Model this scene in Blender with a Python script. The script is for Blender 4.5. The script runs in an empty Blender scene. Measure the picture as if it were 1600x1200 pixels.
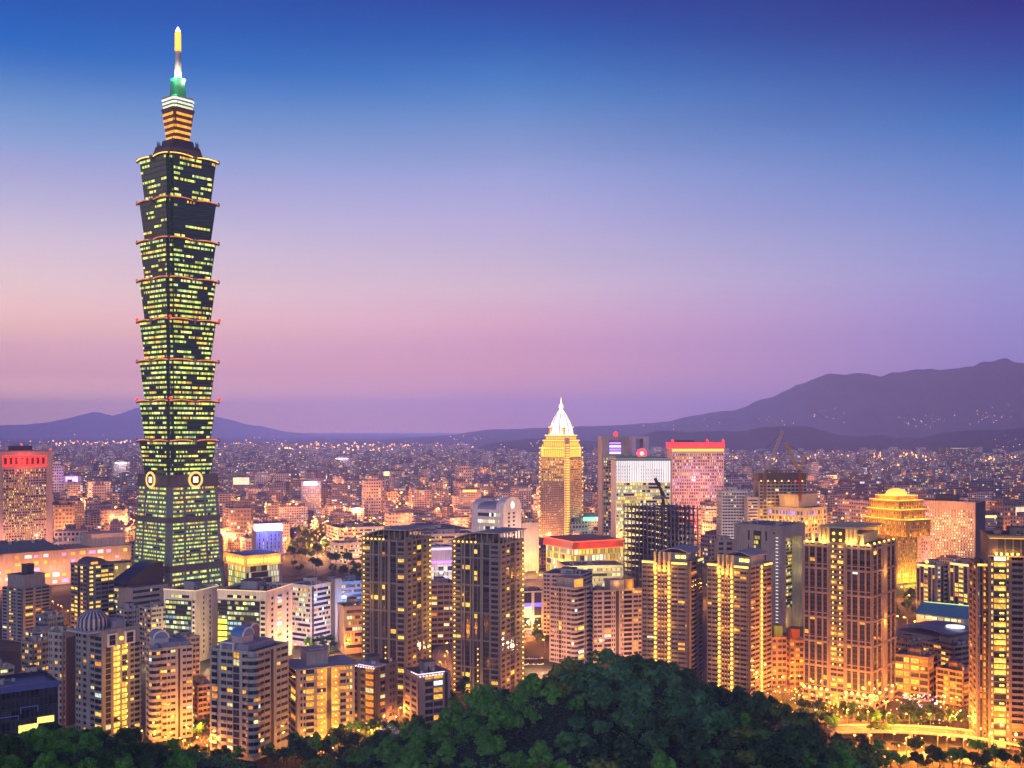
import bpy, math, random
from mathutils import Vector, Matrix, noise
SC = bpy.context.scene
COL = SC.collection
R = math.radians
PI = math.pi
random.seed(7)

# ------------------------------------------------------------------ camera
F, HOR, EYE = 1700.0, 672.0, 165.0          # focal length and horizon row in photo pixels, eye height in metres
cam_d = bpy.data.cameras.new('camera')
cam = bpy.data.objects.new('camera', cam_d)
COL.objects.link(cam)
cam.location = (0, 0, EYE)
cam.rotation_euler = (R(90), 0, 0)
cam_d.sensor_width = 36
cam_d.lens = 36 * F / 1600
cam_d.shift_y = (HOR - 600) / 1600
cam_d.clip_start = 1
cam_d.clip_end = 90000
SC.camera = cam

SC.view_settings.view_transform = 'Standard'
SC.view_settings.look = 'None'
SC.view_settings.gamma = 1
SC.view_settings.exposure = 0
cy = SC.cycles
cy.use_denoising = True
cy.max_bounces = 5
cy.diffuse_bounces = 2
cy.glossy_bounces = 2
cy.transmission_bounces = 2
cy.volume_bounces = 0
cy.sample_clamp_indirect = 3
cy.caustics_reflective = False
cy.caustics_refractive = False

def lin(r, g, b):
    def f(c):
        c /= 255.0
        return c / 12.92 if c <= 0.04045 else ((c + 0.055) / 1.055) ** 2.4
    return (f(r), f(g), f(b), 1)

# ------------------------------------------------------------------ dusk sky
SUN_EL, SUN_AZ = R(18), R(175)               # the bright afterglow that lights the fronts comes from behind the viewer
world = bpy.data.worlds.new('World')
SC.world = world
world.use_nodes = True
nt = world.node_tree
for n in list(nt.nodes):
    nt.nodes.remove(n)
def wn(t, **k):
    n = nt.nodes.new(t)
    for a, b in k.items():
        setattr(n, a, b)
    return n
tc = wn('ShaderNodeTexCoord')
sep = wn('ShaderNodeSeparateXYZ')
nt.links.new(tc.outputs['Generated'], sep.inputs[0])
# the sky itself glows redder near the skyline than it looks through the blue violet air in front of it
SKY = {'left': [(660, [2.5978, 1.3627, 0.7232]), (620, [2.5978, 1.3627, 0.7232]), (580, [1.4494, 0.7231, 0.5846]), (540, [1.2094, 0.6563, 0.6001]), (510, [1.2673, 0.7483, 0.5859]), (480, [1.2502, 0.7903, 0.6777]), (440, [1.077, 0.7793, 0.7374]), (380, [0.8487, 0.6858, 0.7886]), (320, [0.616, 0.573, 0.7856]), (260, [0.4331, 0.4563, 0.7698]), (210, [0.2678, 0.4098, 0.7511]), (160, [0.1504, 0.3242, 0.6663]), (100, [0.0424, 0.199, 0.6128]), (60, [0.0, 0.1422, 0.5722]), (0, [0.0, 0.1016, 0.4843]), (-300, [0.0, 0.0252, 0.242])], 'middle': [(650, [1.3153, 0.4583, 0.0188]), (600, [1.1074, 0.4685, 0.3032]), (540, [0.8753, 0.4185, 0.4989]), (500, [0.9026, 0.5062, 0.5808]), (450, [0.7932, 0.5889, 0.6758]), (400, [0.6328, 0.5444, 0.7195]), (340, [0.4925, 0.4659, 0.7602]), (280, [0.3516, 0.4156, 0.7433]), (220, [0.2083, 0.3321, 0.6672]), (160, [0.0855, 0.2619, 0.6236]), (120, [0.0345, 0.198, 0.5754]), (60, [0.0, 0.1106, 0.473]), (0, [0.0, 0.0568, 0.3705]), (-300, [0.0, 0.0026, 0.1581])], 'right': [(660, [0.3161, 0.2956, 0.7]), (600, [0.3161, 0.2956, 0.7]), (540, [0.3161, 0.2956, 0.7]), (480, [0.3354, 0.3342, 0.7602]), (420, [0.3063, 0.3621, 0.7588]), (360, [0.2274, 0.3298, 0.7124]), (300, [0.1394, 0.2883, 0.6874]), (240, [0.0707, 0.234, 0.6257]), (180, [0.0096, 0.1677, 0.5409]), (120, [0.0, 0.0983, 0.439]), (60, [0.0, 0.0468, 0.3392]), (0, [0.0, 0.019, 0.2442]), (-300, [0.0, 0.0, 0.1151])]}  #SKYTABLE
def ramp(stops, side):
    mr = wn('ShaderNodeMapRange')
    mr.inputs['From Min'].default_value = 0.0
    mr.inputs['From Max'].default_value = 0.5
    nt.links.new(sep.outputs['Z'], mr.inputs['Value'])
    r = wn('ShaderNodeValToRGB')
    nt.links.new(mr.outputs[0], r.inputs[0])
    cr = r.color_ramp
    cr.interpolation = 'B_SPLINE' if False else 'LINEAR'
    while len(cr.elements) < len(stops):
        cr.elements.new(0.5)
    for e, (y, c) in zip(cr.elements, stops):
        e.position = min(1, max(0, ((HOR - y) / F) / math.sqrt(1 + ((HOR - y) / F) ** 2 + side * .2215) / 0.5))
        e.color = (c[0], c[1], c[2], 1)
    return r
# how far left or right of the view's middle a direction lies
zz_ = wn('ShaderNodeMath', operation='MULTIPLY_ADD')
nt.links.new(sep.outputs['Z'], zz_.inputs[0]); ng = wn('ShaderNodeMath', operation='MULTIPLY'); nt.links.new(sep.outputs['Z'], ng.inputs[0]); ng.inputs[1].default_value = -1
nt.links.new(ng.outputs[0], zz_.inputs[1]); zz_.inputs[2].default_value = 1.0001
sq = wn('ShaderNodeMath', operation='SQRT'); nt.links.new(zz_.outputs[0], sq.inputs[0])
saz = wn('ShaderNodeMath', operation='DIVIDE'); nt.links.new(sep.outputs['X'], saz.inputs[0]); nt.links.new(sq.outputs[0], saz.inputs[1])
def between(lo, hi, a, b_):
    m = wn('ShaderNodeMapRange')
    m.inputs['From Min'].default_value = lo; m.inputs['From Max'].default_value = hi
    nt.links.new(saz.outputs[0], m.inputs['Value'])
    x = wn('ShaderNodeMix', data_type='RGBA')
    nt.links.new(m.outputs[0], x.inputs['Factor'])
    nt.links.new(a, x.inputs['A']); nt.links.new(b_, x.inputs['B'])
    return x.outputs['Result']
rl, rc, rr_ = (ramp(SKY[k], 0 if k == 'middle' else 1).outputs[0] for k in ('left', 'middle', 'right'))
mixed = between(0.0, 0.42, between(-0.42, 0.0, rl, rc), rr_)
# faint uneven veils of high cloud near the skyline
mp = wn('ShaderNodeMapping')
mp.inputs['Scale'].default_value = (1.6, 1.6, 14)
nt.links.new(tc.outputs['Generated'], mp.inputs[0])
nz = wn('ShaderNodeTexNoise')
nz.inputs['Scale'].default_value = 2.2
nz.inputs['Detail'].default_value = 3
nt.links.new(mp.outputs[0], nz.inputs['Vector'])
nr = wn('ShaderNodeMapRange')
nr.inputs['From Min'].default_value = 0.3
nr.inputs['From Max'].default_value = 0.7
nr.inputs['To Min'].default_value = 0.98
nr.inputs['To Max'].default_value = 1.02
nt.links.new(nz.outputs['Fac'], nr.inputs['Value'])
mul = wn('ShaderNodeVectorMath', operation='SCALE')
nt.links.new(mixed, mul.inputs[0])
nt.links.new(nr.outputs[0], mul.inputs['Scale'])
bg1 = wn('ShaderNodeBackground')
nt.links.new(mul.outputs[0], bg1.inputs['Color'])
bg1.inputs['Strength'].default_value = 1.0
sky = wn('ShaderNodeTexSky', sky_type='NISHITA', sun_disc=False)
sky.sun_elevation = R(1.0)
sky.sun_rotation = SUN_AZ
bg2 = wn('ShaderNodeBackground')
nt.links.new(sky.outputs[0], bg2.inputs['Color'])
bg2.inputs['Strength'].default_value = 0.008
add = wn('ShaderNodeAddShader')
nt.links.new(bg1.outputs[0], add.inputs[0])
nt.links.new(bg2.outputs[0], add.inputs[1])
wo = wn('ShaderNodeOutputWorld')
nt.links.new(add.outputs[0], wo.inputs['Surface'])

sl = bpy.data.lights.new('sun', 'SUN')
sl.energy = 1.0
sl.angle = R(40)
sl.color = (0.94, 0.93, 1.0)
sun = bpy.data.objects.new('sun', sl)
COL.objects.link(sun)
sun.rotation_euler = Vector((-0.01, 0.94, -0.32)).to_track_quat('-Z', 'Y').to_euler()
sun.location = (-300, -400, 800)

# ------------------------------------------------------------------ mesh helpers
class MB:
    """collects boxes, prisms, tubes; build() links them as one mesh object"""
    def __init__(s):
        s.v, s.f, s.m, s.uv = [], [], [], []
    def quad(s, a, b, c, d, m=0, uv=None):
        i = len(s.v)
        s.v += [a, b, c, d]
        s.f.append((i, i + 1, i + 2, i + 3)); s.m.append(m)
        s.uv.append(uv or ((0, 0), (1, 0), (1, 1), (0, 1)))
    def box(s, x0, y0, z0, x1, y1, z1, m=0, off=0.0, top=True, bot=True):
        if x1 < x0: x0, x1 = x1, x0
        if y1 < y0: y0, y1 = y1, y0
        i = len(s.v)
        s.v += [(x0, y0, z0), (x1, y0, z0), (x1, y1, z0), (x0, y1, z0), (x0, y0, z1), (x1, y0, z1), (x1, y1, z1), (x0, y1, z1)]
        def q(a, b, c, d, u0, u1, v0, v1):
            s.f.append((i + a, i + b, i + c, i + d)); s.m.append(m)
            s.uv.append(((u0 + off, v0), (u1 + off, v0), (u1 + off, v1), (u0 + off, v1)))
        q(0, 1, 5, 4, x0, x1, z0, z1)
        q(1, 2, 6, 5, y0 + 331, y1 + 331, z0, z1)
        q(2, 3, 7, 6, -x1 + 617, -x0 + 617, z0, z1)
        q(3, 0, 4, 7, -y1 + 857, -y0 + 857, z0, z1)
        if top: q(4, 5, 6, 7, x0, x1, y0, y1)
        if bot: q(3, 2, 1, 0, x0, x1, y0, y1)
    def loft(s, rings, m=0, cap=True, closed=True, mside=None):
        """rings: lists of points (same count), counter-clockwise seen from above, bottom first"""
        base = len(s.v)
        n = len(rings[0])
        for r in rings: s.v += [tuple(p) for p in r]
        per = 0
        for k in range(len(rings) - 1):
            u = 0.0
            for j in range(n if closed else n - 1):
                j2 = (j + 1) % n
                a, b = rings[k][j], rings[k][j2]
                w = math.hypot(b[0] - a[0], b[1] - a[1])
                s.f.append((base + k * n + j, base + k * n + j2, base + (k + 1) * n + j2, base + (k + 1) * n + j))
                s.m.append(m if mside is None else mside(j))
                z0, z1 = a[2], rings[k + 1][j][2]
                s.uv.append(((u, z0), (u + w, z0), (u + w, z1), (u, z1)))
                u += w
        if cap and closed:
            s.f.append(tuple(base + j for j in reversed(range(n)))); s.m.append(m); s.uv.append([(0, 0)] * n)
            t = base + (len(rings) - 1) * n
            s.f.append(tuple(t + j for j in range(n))); s.m.append(m); s.uv.append([(0, 0)] * n)
    def prism(s, poly, z0, z1, m=0):
        s.loft([[(x, y, z0) for x, y in poly], [(x, y, z1) for x, y in poly]], m)
    def cyl(s, x, y, z0, z1, r0, r1=None, n=10, m=0):
        r1 = r0 if r1 is None else r1
        ang = [2 * PI * k / n for k in range(n)]
        s.loft([[(x + r0 * math.cos(a), y + r0 * math.sin(a), z0) for a in ang], [(x + r1 * math.cos(a), y + r1 * math.sin(a), z1) for a in ang]], m)
    def lathe(s, prof, n=16, m=0, x=0, y=0, ph=0.0):
        ang = [2 * PI * k / n + ph for k in range(n)]
        s.loft([[(x + r * math.cos(a), y + r * math.sin(a), z) for a in ang] for r, z in prof], m)
    def tube(s, pts, r, n=6, m=0, r1=None):
        pts = [Vector(p) for p in pts]
        rings = []
        for i, p in enumerate(pts):
            d = (pts[min(i + 1, len(pts) - 1)] - pts[max(i - 1, 0)]).normalized()
            up = Vector((0, 0, 1)) if abs(d.z) < 0.95 else Vector((1, 0, 0))
            a = d.cross(up).normalized(); b = a.cross(d).normalized()
            rr = r if r1 is None else r + (r1 - r) * i / max(1, len(pts) - 1)
            rings.append([tuple(p + rr * (math.cos(t) * a + math.sin(t) * b)) for t in [2 * PI * k / n for k in range(n)]])
        s.loft(rings, m)
    def add(s, o, M, moff=0):
        i = len(s.v)
        s.v += [tuple(M @ Vector(p)) for p in o.v]
        s.f += [tuple(i + k for k in f) for f in o.f]
        s.m += [k + moff for k in o.m]
        s.uv += o.uv
    def mesh(s, name, mats, smooth=False):
        me = bpy.data.meshes.new(name)
        me.from_pydata(s.v, [], s.f)
        for mt in mats: me.materials.append(mt)
        if len(mats) > 1:
            me.polygons.foreach_set('material_index', s.m)
        ul = me.uv_layers.new(name='UVMap')
        flat = []
        for u in s.uv:
            for p in u: flat += [p[0], p[1]]
        if len(flat) == 2 * len(me.loops):
            ul.data.foreach_set('uv', flat)
        if smooth:
            me.polygons.foreach_set('use_smooth', [True] * len(me.polygons))
        me.update()
        return me
    def build(s, name, mats, parent=None, smooth=False, loc=None, rz=0):
        if not isinstance(mats, (list, tuple)): mats = [mats]
        o = bpy.data.objects.new(name, s.mesh(name, mats, smooth))
        COL.objects.link(o)
        if parent is not None: o.parent = parent
        if loc is not None: o.location = loc
        o.rotation_euler[2] = rz
        return o

def empty(name, loc, rz=0):
    o = bpy.data.objects.new(name, None)
    COL.objects.link(o)
    o.location = loc
    o.rotation_euler[2] = rz
    o.empty_display_size = 2
    return o
def tag(o, label, cat, group=None, kind=None):
    if label: o['label'] = label
    if cat: o['category'] = cat
    if group: o['group'] = group
    if kind: o['kind'] = kind
    return o
def structure(o):
    o['kind'] = 'structure'
    return o
def child(name, data, parent, loc=(0, 0, 0), rz=0, label=None):
    o = bpy.data.objects.new(name, data)
    COL.objects.link(o)
    o.parent = parent
    o.location = loc
    o.rotation_euler[2] = rz
    if label: o['label'] = label
    return o
def light(parent, loc, power, color, radius=0.5, typ='POINT', name='lamp_light', rot=None, spot=90):
    d = bpy.data.lights.new(name, typ)
    d.energy = power
    d.color = color
    d.shadow_soft_size = radius
    if typ == 'SPOT':
        d.spot_size = R(spot); d.spot_blend = 0.8
    o = bpy.data.objects.new(name, d)
    COL.objects.link(o)
    o.parent = parent
    o.location = loc
    if rot is not None: o.rotation_euler = rot
    return o
def at(px, d, py=None):
    """the point a distance d out under photo column px (and row py); without py, on the ground"""
    return Vector(((px - 800) / F * d, d, 0 if py is None else EYE - (py - HOR) / F * d))
def gd(py):
    return F * EYE / (py - HOR)

# ------------------------------------------------------------------ materials
class NT:
    def __init__(s, name):
        s.mat = bpy.data.materials.new(name)
        s.mat.use_nodes = True
        s.t = s.mat.node_tree
        s.b = s.t.nodes['Principled BSDF']
    def n(s, t, ins=None, **k):
        x = s.t.nodes.new(t)
        for a, b in k.items(): setattr(x, a, b)
        for a, b in (ins or {}).items():
            if isinstance(b, bpy.types.NodeSocket): s.t.links.new(b, x.inputs[a])
            else: x.inputs[a].default_value = b
        return x
    def math(s, op, a, b=0.0, c=None):
        ins = {0: a, 1: b}
        if c is not None: ins[2] = c
        return s.n('ShaderNodeMath', ins, operation=op).outputs[0]
    def set(s, k, v):
        if isinstance(v, bpy.types.NodeSocket): s.t.links.new(v, s.b.inputs[k])
        else: s.b.inputs[k].default_value = v
    def mix(s, f, a, b):
        x = s.n('ShaderNodeMix', data_type='RGBA')
        for k, v in (('Factor', f), ('A', a), ('B', b)):
            if isinstance(v, bpy.types.NodeSocket): s.t.links.new(v, x.inputs[k])
            else: x.inputs[k].default_value = v
        return x.outputs['Result']
def c4(c):
    return (c[0], c[1], c[2], 1)

_m = {}
def wall(c, rough=0.8, amp=0.3, scale=0.35, key=None):
    """painted concrete or tile: base colour with weather streaks and blotches"""
    k = ('wall', c, rough, amp, scale)
    if k in _m: return _m[k]
    t = NT('wall_finish')
    co = t.n('ShaderNodeTexCoord').outputs['Object']
    m1 = t.n('ShaderNodeMapping', {'Vector': co, 'Scale': (scale * 2.5, scale * 2.5, scale * 0.22)})
    a = t.n('ShaderNodeTexNoise', {'Vector': m1.outputs[0], 'Scale': 1.0, 'Detail': 4.0}).outputs['Fac']
    b = t.n('ShaderNodeTexNoise', {'Vector': co, 'Scale': 0.06, 'Detail': 2.0}).outputs['Fac']
    f = t.math('ADD', t.math('MULTIPLY', a, 0.65), t.math('MULTIPLY', b, 0.35))
    f = t.n('ShaderNodeMapRange', {'Value': f, 'From Min': 0.3, 'From Max': 0.7}).outputs[0]
    lo = tuple(x * (1 - amp * 1.3) for x in c); hi = tuple(min(1, x * (1 + amp * 0.7)) for x in c)
    t.set('Base Color', t.mix(f, c4(lo), c4(hi)))
    t.set('Roughness', rough)
    _m[k] = t.mat
    return t.mat
def plain(c, rough=0.5, metal=0.0):
    k = ('plain', c, rough, metal)
    if k in _m: return _m[k]
    t = NT('finish')
    co = t.n('ShaderNodeTexCoord').outputs['Object']
    a = t.n('ShaderNodeTexNoise', {'Vector': co, 'Scale': 0.7, 'Detail': 3.0}).outputs['Fac']
    t.set('Base Color', t.mix(a, c4([x * .75 for x in c]), c4([min(1, x * 1.2) for x in c])))
    t.set('Roughness', rough); t.set('Metallic', metal)
    _m[k] = t.mat
    return t.mat
def glow(c, e, sample=True, vary=0.0, sc=0.5):  # emissive finish for lamps and for surfaces painted as lit
    k = ('glow', c, e, sample, vary)
    if k in _m: return _m[k]
    t = NT('glow_finish')
    t.set('Base Color', c4([min(.9, x) for x in c])); t.set('Emission Color', c4(c))
    if vary:
        co = t.n('ShaderNodeTexCoord').outputs['Object']
        a = t.n('ShaderNodeTexNoise', {'Vector': co, 'Scale': sc, 'Detail': 2.0}).outputs['Fac']
        t.set('Emission Strength', t.n('ShaderNodeMapRange', {'Value': a, 'From Min': .3, 'From Max': .7, 'To Min': e * (1 - vary), 'To Max': e * (1 + vary)}).outputs[0])
    else:
        t.set('Emission Strength', e)
    if not sample: t.mat.cycles.emission_sampling = 'NONE'
    _m[k] = t.mat
    return t.mat
def glass(c=(0.02, 0.025, 0.04), rough=0.12):
    k = ('glass', c, rough)
    if k in _m: return _m[k]
    t = NT('dark_glass')
    oi = t.n('ShaderNodeObjectInfo').outputs['Random']
    t.set('Base Color', t.mix(oi, c4([x * .5 for x in c]), c4([x * 2 for x in c])))
    t.set('Roughness', rough); t.set('IOR', 1.5)
    _m[k] = t.mat
    return t.mat
def lit_window(c, e):
    """a lit room behind glass: curtains, lamps and furniture break up the glow"""
    k = ('lit', c, e)
    if k in _m: return _m[k]
    t = NT('lit_window')
    co = t.n('ShaderNodeTexCoord').outputs['Object']
    oi = t.n('ShaderNodeObjectInfo').outputs['Random']
    v = t.n('ShaderNodeVectorMath', {0: co, 1: (3.1, 5.3, 7.7)}, operation='ADD').outputs[0]
    a = t.n('ShaderNodeTexNoise', {'Vector': v, 'Scale': 0.8, 'Detail': 2.0}).outputs['Fac']
    s = t.n('ShaderNodeMapRange', {'Value': a, 'From Min': .3, 'From Max': .7, 'To Min': .45 * e, 'To Max': 1.4 * e}).outputs[0]
    s = t.math('MULTIPLY', s, t.math('ADD', t.math('MULTIPLY', oi, 0.8), 0.6))
    t.set('Base Color', c4([x * .3 for x in c])); t.set('Emission Color', c4(c)); t.set('Emission Strength', s)
    t.set('Roughness', 0.2)
    t.mat.cycles.emission_sampling = 'NONE'
    _m[k] = t.mat
    return t.mat
GOLD = (1.0, 0.42, 0.045)
YEL = (1.0, 0.60, 0.10)
ORG = (1.0, 0.27, 0.025)
WARM = (1.0, 0.80, 0.50)
GRN = (0.62, 0.85, 0.22)
def cells(cw, fh, p, run, cols, e, base=(0.02, 0.025, 0.035), fill=(0.06, 0.94, 0.0, 1.0), wallc=None, wallvar=None, rough=0.15, seed=0.0, obj=True, fine=None):
    """window cells over a wall measured in metres by its UV: cw wide, fh high, share p lit, in runs of several cells; unlit cells are dark glass, the rest wall"""
    t = NT('window_cells')
    uv = t.n('ShaderNodeUVMap').outputs[0]
    s = t.n('ShaderNodeSeparateXYZ', {0: uv})
    u = t.math('DIVIDE', s.outputs[0], cw); v = t.math('DIVIDE', s.outputs[1], fh)
    iu, iv = t.math('FLOOR', u), t.math('FLOOR', v)
    fu, fv = t.math('FRACT', u), t.math('FRACT', v)
    r = t.n('ShaderNodeObjectInfo').outputs['Random'] if obj else 0.5
    rs = t.math('ADD', t.math('MULTIPLY', r, 91.7), seed) if obj else seed
    def white(x, y, z):
        return t.n('ShaderNodeTexWhiteNoise', {'Vector': t.n('ShaderNodeCombineXYZ', {0: x, 1: y, 2: z}).outputs[0]}, noise_dimensions='3D')
    w1 = white(iu, iv, rs)
    iu2 = t.math('FLOOR', t.math('DIVIDE', u, run))
    w2 = white(iu2, iv, t.math('ADD', rs, 5.5))
    q1 = fine or math.sqrt(p)
    lit = t.math('MULTIPLY', t.math('LESS_THAN', w1.outputs['Value'], q1), t.math('LESS_THAN', w2.outputs['Value'], p / q1))
    inside = t.math('MULTIPLY', t.math('MULTIPLY', t.math('GREATER_THAN', fu, fill[0]), t.math('LESS_THAN', fu, fill[1])),
                    t.math('MULTIPLY', t.math('GREATER_THAN', fv, fill[2]), t.math('LESS_THAN', fv, fill[3])))
    geo = t.n('ShaderNodeNewGeometry').outputs['Normal']
    nzv = t.math('ABSOLUTE', t.n('ShaderNodeSeparateXYZ', {0: geo}).outputs[2])
    inside = t.math('MULTIPLY', inside, t.math('LESS_THAN', nzv, 0.5))
    sc = t.n('ShaderNodeSeparateColor', {0: w2.outputs['Color']})
    rp = t.n('ShaderNodeValToRGB', {0: sc.outputs[1]})
    rp.color_ramp.interpolation = 'CONSTANT'
    while len(rp.color_ramp.elements) < len(cols): rp.color_ramp.elements.new(0.5)
    for k, (el, c) in enumerate(zip(rp.color_ramp.elements, cols)):
        el.position = k / len(cols); el.color = c4(c)
    sc1 = t.n('ShaderNodeSeparateColor', {0: w1.outputs['Color']})
    amp = t.math('ADD', t.math('MULTIPLY', t.math('POWER', sc1.outputs[2], 1.5), 1.3), 0.35)
    st = t.math('MULTIPLY', t.math('MULTIPLY', lit, inside), t.math('MULTIPLY', amp, e))
    t.set('Emission Color', rp.outputs[0]); t.set('Emission Strength', st)
    if wallc is None:
        t.set('Base Color', c4(base)); t.set('Roughness', rough)
    else:
        wc = c4(wallc)
        if wallvar:
            bid = t.math('FLOOR', t.math('DIVIDE', s.outputs[0], 1000.0)) if not obj else 0.0
            w3 = white(bid, 3.3, rs if obj else seed)
            rr = t.n('ShaderNodeValToRGB', {0: w3.outputs['Value']})
            while len(rr.color_ramp.elements) < len(wallvar): rr.color_ramp.elements.new(0.5)
            for k, (el, c) in enumerate(zip(rr.color_ramp.elements, wallvar)):
                el.position = k / (len(wallvar) - 1); el.color = c4(c)
            wc = rr.outputs[0]
        t.set('Base Color', t.mix(inside, wc, c4(base)))
        t.set('Roughness', t.n('ShaderNodeMapRange', {'Value': inside, 'To Min': 0.85, 'To Max': rough}).outputs[0])
    t.mat.cycles.emission_sampling = 'NONE'
    return t.mat
M = dict(
    glass=glass((0.03, 0.034, 0.05), 0.1), roof=wall((0.10, 0.10, 0.12), 0.9, 0.35), dark=plain((0.03, 0.03, 0.035), 0.6), steel=plain((0.22, 0.22, 0.24), 0.45, 0.6),
    white=plain((0.75, 0.75, 0.76), 0.5), tank=plain((0.5, 0.5, 0.53), 0.35, 0.5),
    gold=glow((1.0, 0.50, 0.07), 3.2), gold_s=glow((1.0, 0.60, 0.12), 4.5), yel=glow((1.0, 0.64, 0.12), 2.6), orange=glow(ORG, 5.0), red=glow((1.0, 0.03, 0.02), 3.0), whitel=glow((1.0, 0.93, 0.85), 3.0),
    pinkl=glow((1.0, 0.72, 0.86), 2.0), blue=glow((0.12, 0.2, 1.0), 6.0),
)
LITS = [lit_window((1.0, 0.46, 0.055), 1.2), lit_window((1.0, 0.60, 0.09), 1.5), lit_window((1.0, 0.33, 0.03), 0.9), lit_window((0.95, 0.80, 0.35), 1.2), lit_window((0.75, 0.95, 0.85), 1.2)]
LITW = [5, 5, 4, 2, 1]
# ------------------------------------------------------------------ the land
def gauss(x): return math.exp(-x * x)
def hill_z(x, y):
    """ground height of the near wooded ridge and of the shoulder at the left, zero down in the city"""
    dx = x - 44
    rx = 132 if dx < 0 else 126
    z = 0.0
    fx = 1 - abs(dx / rx) ** 1.65
    if fx > 0:
        if y > 400: fy = 1 - ((y - 400) / 150) ** 2
        elif y > 200: fy = 1 - 0.14 * (400 - y) / 100
        else: fy = 0.72 + (200 - y) / 200 * 1.2
        z = max(z, 66 * max(0, fx) * max(0, fy))
    ax = 1 - ((x + 132) / 95) ** 2
    if ax > 0 and y > 120:
        ay = 1 - ((y - 290) / 190) ** 2
        z = max(z, 69 * ax * max(0, ay))
    if y < 200:
        z = max(z, (1 - max(0, y) / 200) ** 0.8 * 135 * max(0, 1 - (abs(x) / 420) ** 2))
    if z > 0.5:
        z += 2.2 * noise.noise((x * .03, y * .03, 0)) + 1.0 * noise.noise((x * .09, y * .09, 4))
    return max(z, 0.0)

def grid_sheet(name, xs, ys, fz, mat):
    mb = MB()
    n = len(xs)
    mb.v = [(x, y, fz(x, y)) for y in ys for x in xs]
    for j in range(len(ys) - 1):
        for i in range(n - 1):
            a = j * n + i
            mb.f.append((a, a + 1, a + n + 1, a + n)); mb.m.append(0); mb.uv.append([(0, 0)] * 4)
    return structure(mb.build(name, mat, smooth=True))

def ground_mat():
    t = NT('city_ground')
    co = t.n('ShaderNodeTexCoord').outputs['Object']
    a = t.n('ShaderNodeTexNoise', {'Vector': co, 'Scale': 0.02, 'Detail': 6.0}).outputs['Fac']
    b = t.n('ShaderNodeTexVoronoi', {'Vector': co, 'Scale': 0.018}).outputs['Color']
    g = t.n('ShaderNodeSeparateColor', {0: b}).outputs[0]
    c = t.mix(a, (0.03, 0.03, 0.032, 1), (0.08, 0.078, 0.075, 1))
    t.set('Base Color', t.mix(t.math('GREATER_THAN', g, 0.62), c, (0.02, 0.03, 0.018, 1)))
    t.set('Roughness', 0.85)
    return t.mat
gm = MB()
ext = 60000
gm.quad((-ext, -2000, -0.4), (ext, -2000, -0.4), (ext, ext, -0.4), (-ext, ext, -0.4))
structure(gm.build('ground', ground_mat()))

def forest_floor():
    t = NT('forest_floor')
    co = t.n('ShaderNodeTexCoord').outputs['Object']
    a = t.n('ShaderNodeTexNoise', {'Vector': co, 'Scale': 0.25, 'Detail': 6.0}).outputs['Fac']
    t.set('Base Color', t.mix(a, (0.012, 0.022, 0.010, 1), (0.04, 0.055, 0.022, 1)))
    t.set('Roughness', 0.95)
    return t.mat
def fz_hill(x, y):
    z = hill_z(x, y)
    return z if z > 0.05 else -1.5
grid_sheet('wooded_hill', [-420 + 8 * i for i in range(96)], [-60 + 8 * j for j in range(78)], fz_hill, forest_floor())

def mountain_mat(c0, c1):
    t = NT('mountain_forest')
    co = t.n('ShaderNodeTexCoord').outputs['Object']
    a = t.n('ShaderNodeTexNoise', {'Vector': co, 'Scale': 0.0035, 'Detail': 10.0, 'Roughness': .7}).outputs['Fac']
    t.set('Base Color', t.mix(a, c4(c0), c4(c1)))
    t.set('Roughness', 0.95)
    return t.mat
def interp(pts, x):
    if x <= pts[0][0]: return pts[0][1]
    for (x0, y0), (x1, y1) in zip(pts, pts[1:]):
        if x <= x1:
            t = (x - x0) / (x1 - x0)
            t = t * t * (3 - 2 * t) * .5 + t * .5
            return y0 + (y1 - y0) * t
    return pts[-1][1]
def mountain(name, prof, d, depth, px0, px1, mat, rough=1.0, step=6):
    """a ridge whose crest, d metres out, follows prof (photo column, row); slopes fall depth metres before and behind it"""
    xs = []
    p = px0
    while p <= px1:
        xs.append(p); p += step
    rows = [-1.0, -0.85, -0.7, -0.55, -0.4, -0.28, -0.17, -0.08, 0, 0.12, 0.35, 0.7, 1.0]
    mb = MB()
    for r in rows:
        for px in xs:
            c = at(px, d, interp(prof, px))
            h = max(0, c.z)
            t = 1 - abs(r)
            rough_n = noise.noise((c.x * .0011, r * 3.1, d * .01)) * .2 + noise.noise((c.x * .004, r * 7, 3)) * .16 + noise.noise((c.x * .011, r * 12, 6)) * .07
            t2 = min(1.0, max(0, t + rough_n * rough * (1 - t) * t * 4))
            ridge = 1 + 0.06 * noise.noise((c.x * .0021, d, 0)) + 0.045 * noise.noise((c.x * .006, d, 5)) + 0.012 * noise.noise((c.x * .02, d, 5))
            mb.v.append((c.x * (1 + r * depth / d * .3), d + r * depth, h * t2 * (ridge if r == 0 else 1) - 0.5))
    n = len(xs)
    for j in range(len(rows) - 1):
        for i in range(n - 1):
            a = j * n + i
            mb.f.append((a, a + 1, a + n + 1, a + n)); mb.m.append(0); mb.uv.append([(0, 0)] * 4)
    return structure(mb.build(name, mat, smooth=True))
P_LEFT = [(-250, 672), (0, 664), (60, 663), (100, 655), (150, 643), (178, 650), (215, 637), (270, 634), (340, 652), (400, 665), (450, 675), (520, 683), (580, 689)]
P_MID = [(560, 690), (640, 684), (700, 680), (760, 672), (850, 668), (950, 665), (1010, 662), (1040, 658), (1080, 650), (1150, 640), (1200, 621), (1260, 597), (1300, 584), (1340, 580),
         (1362, 587), (1400, 581), (1440, 578), (1480, 577), (1520, 572), (1560, 562), (1600, 566), (1680, 575), (1850, 600)]
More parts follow.
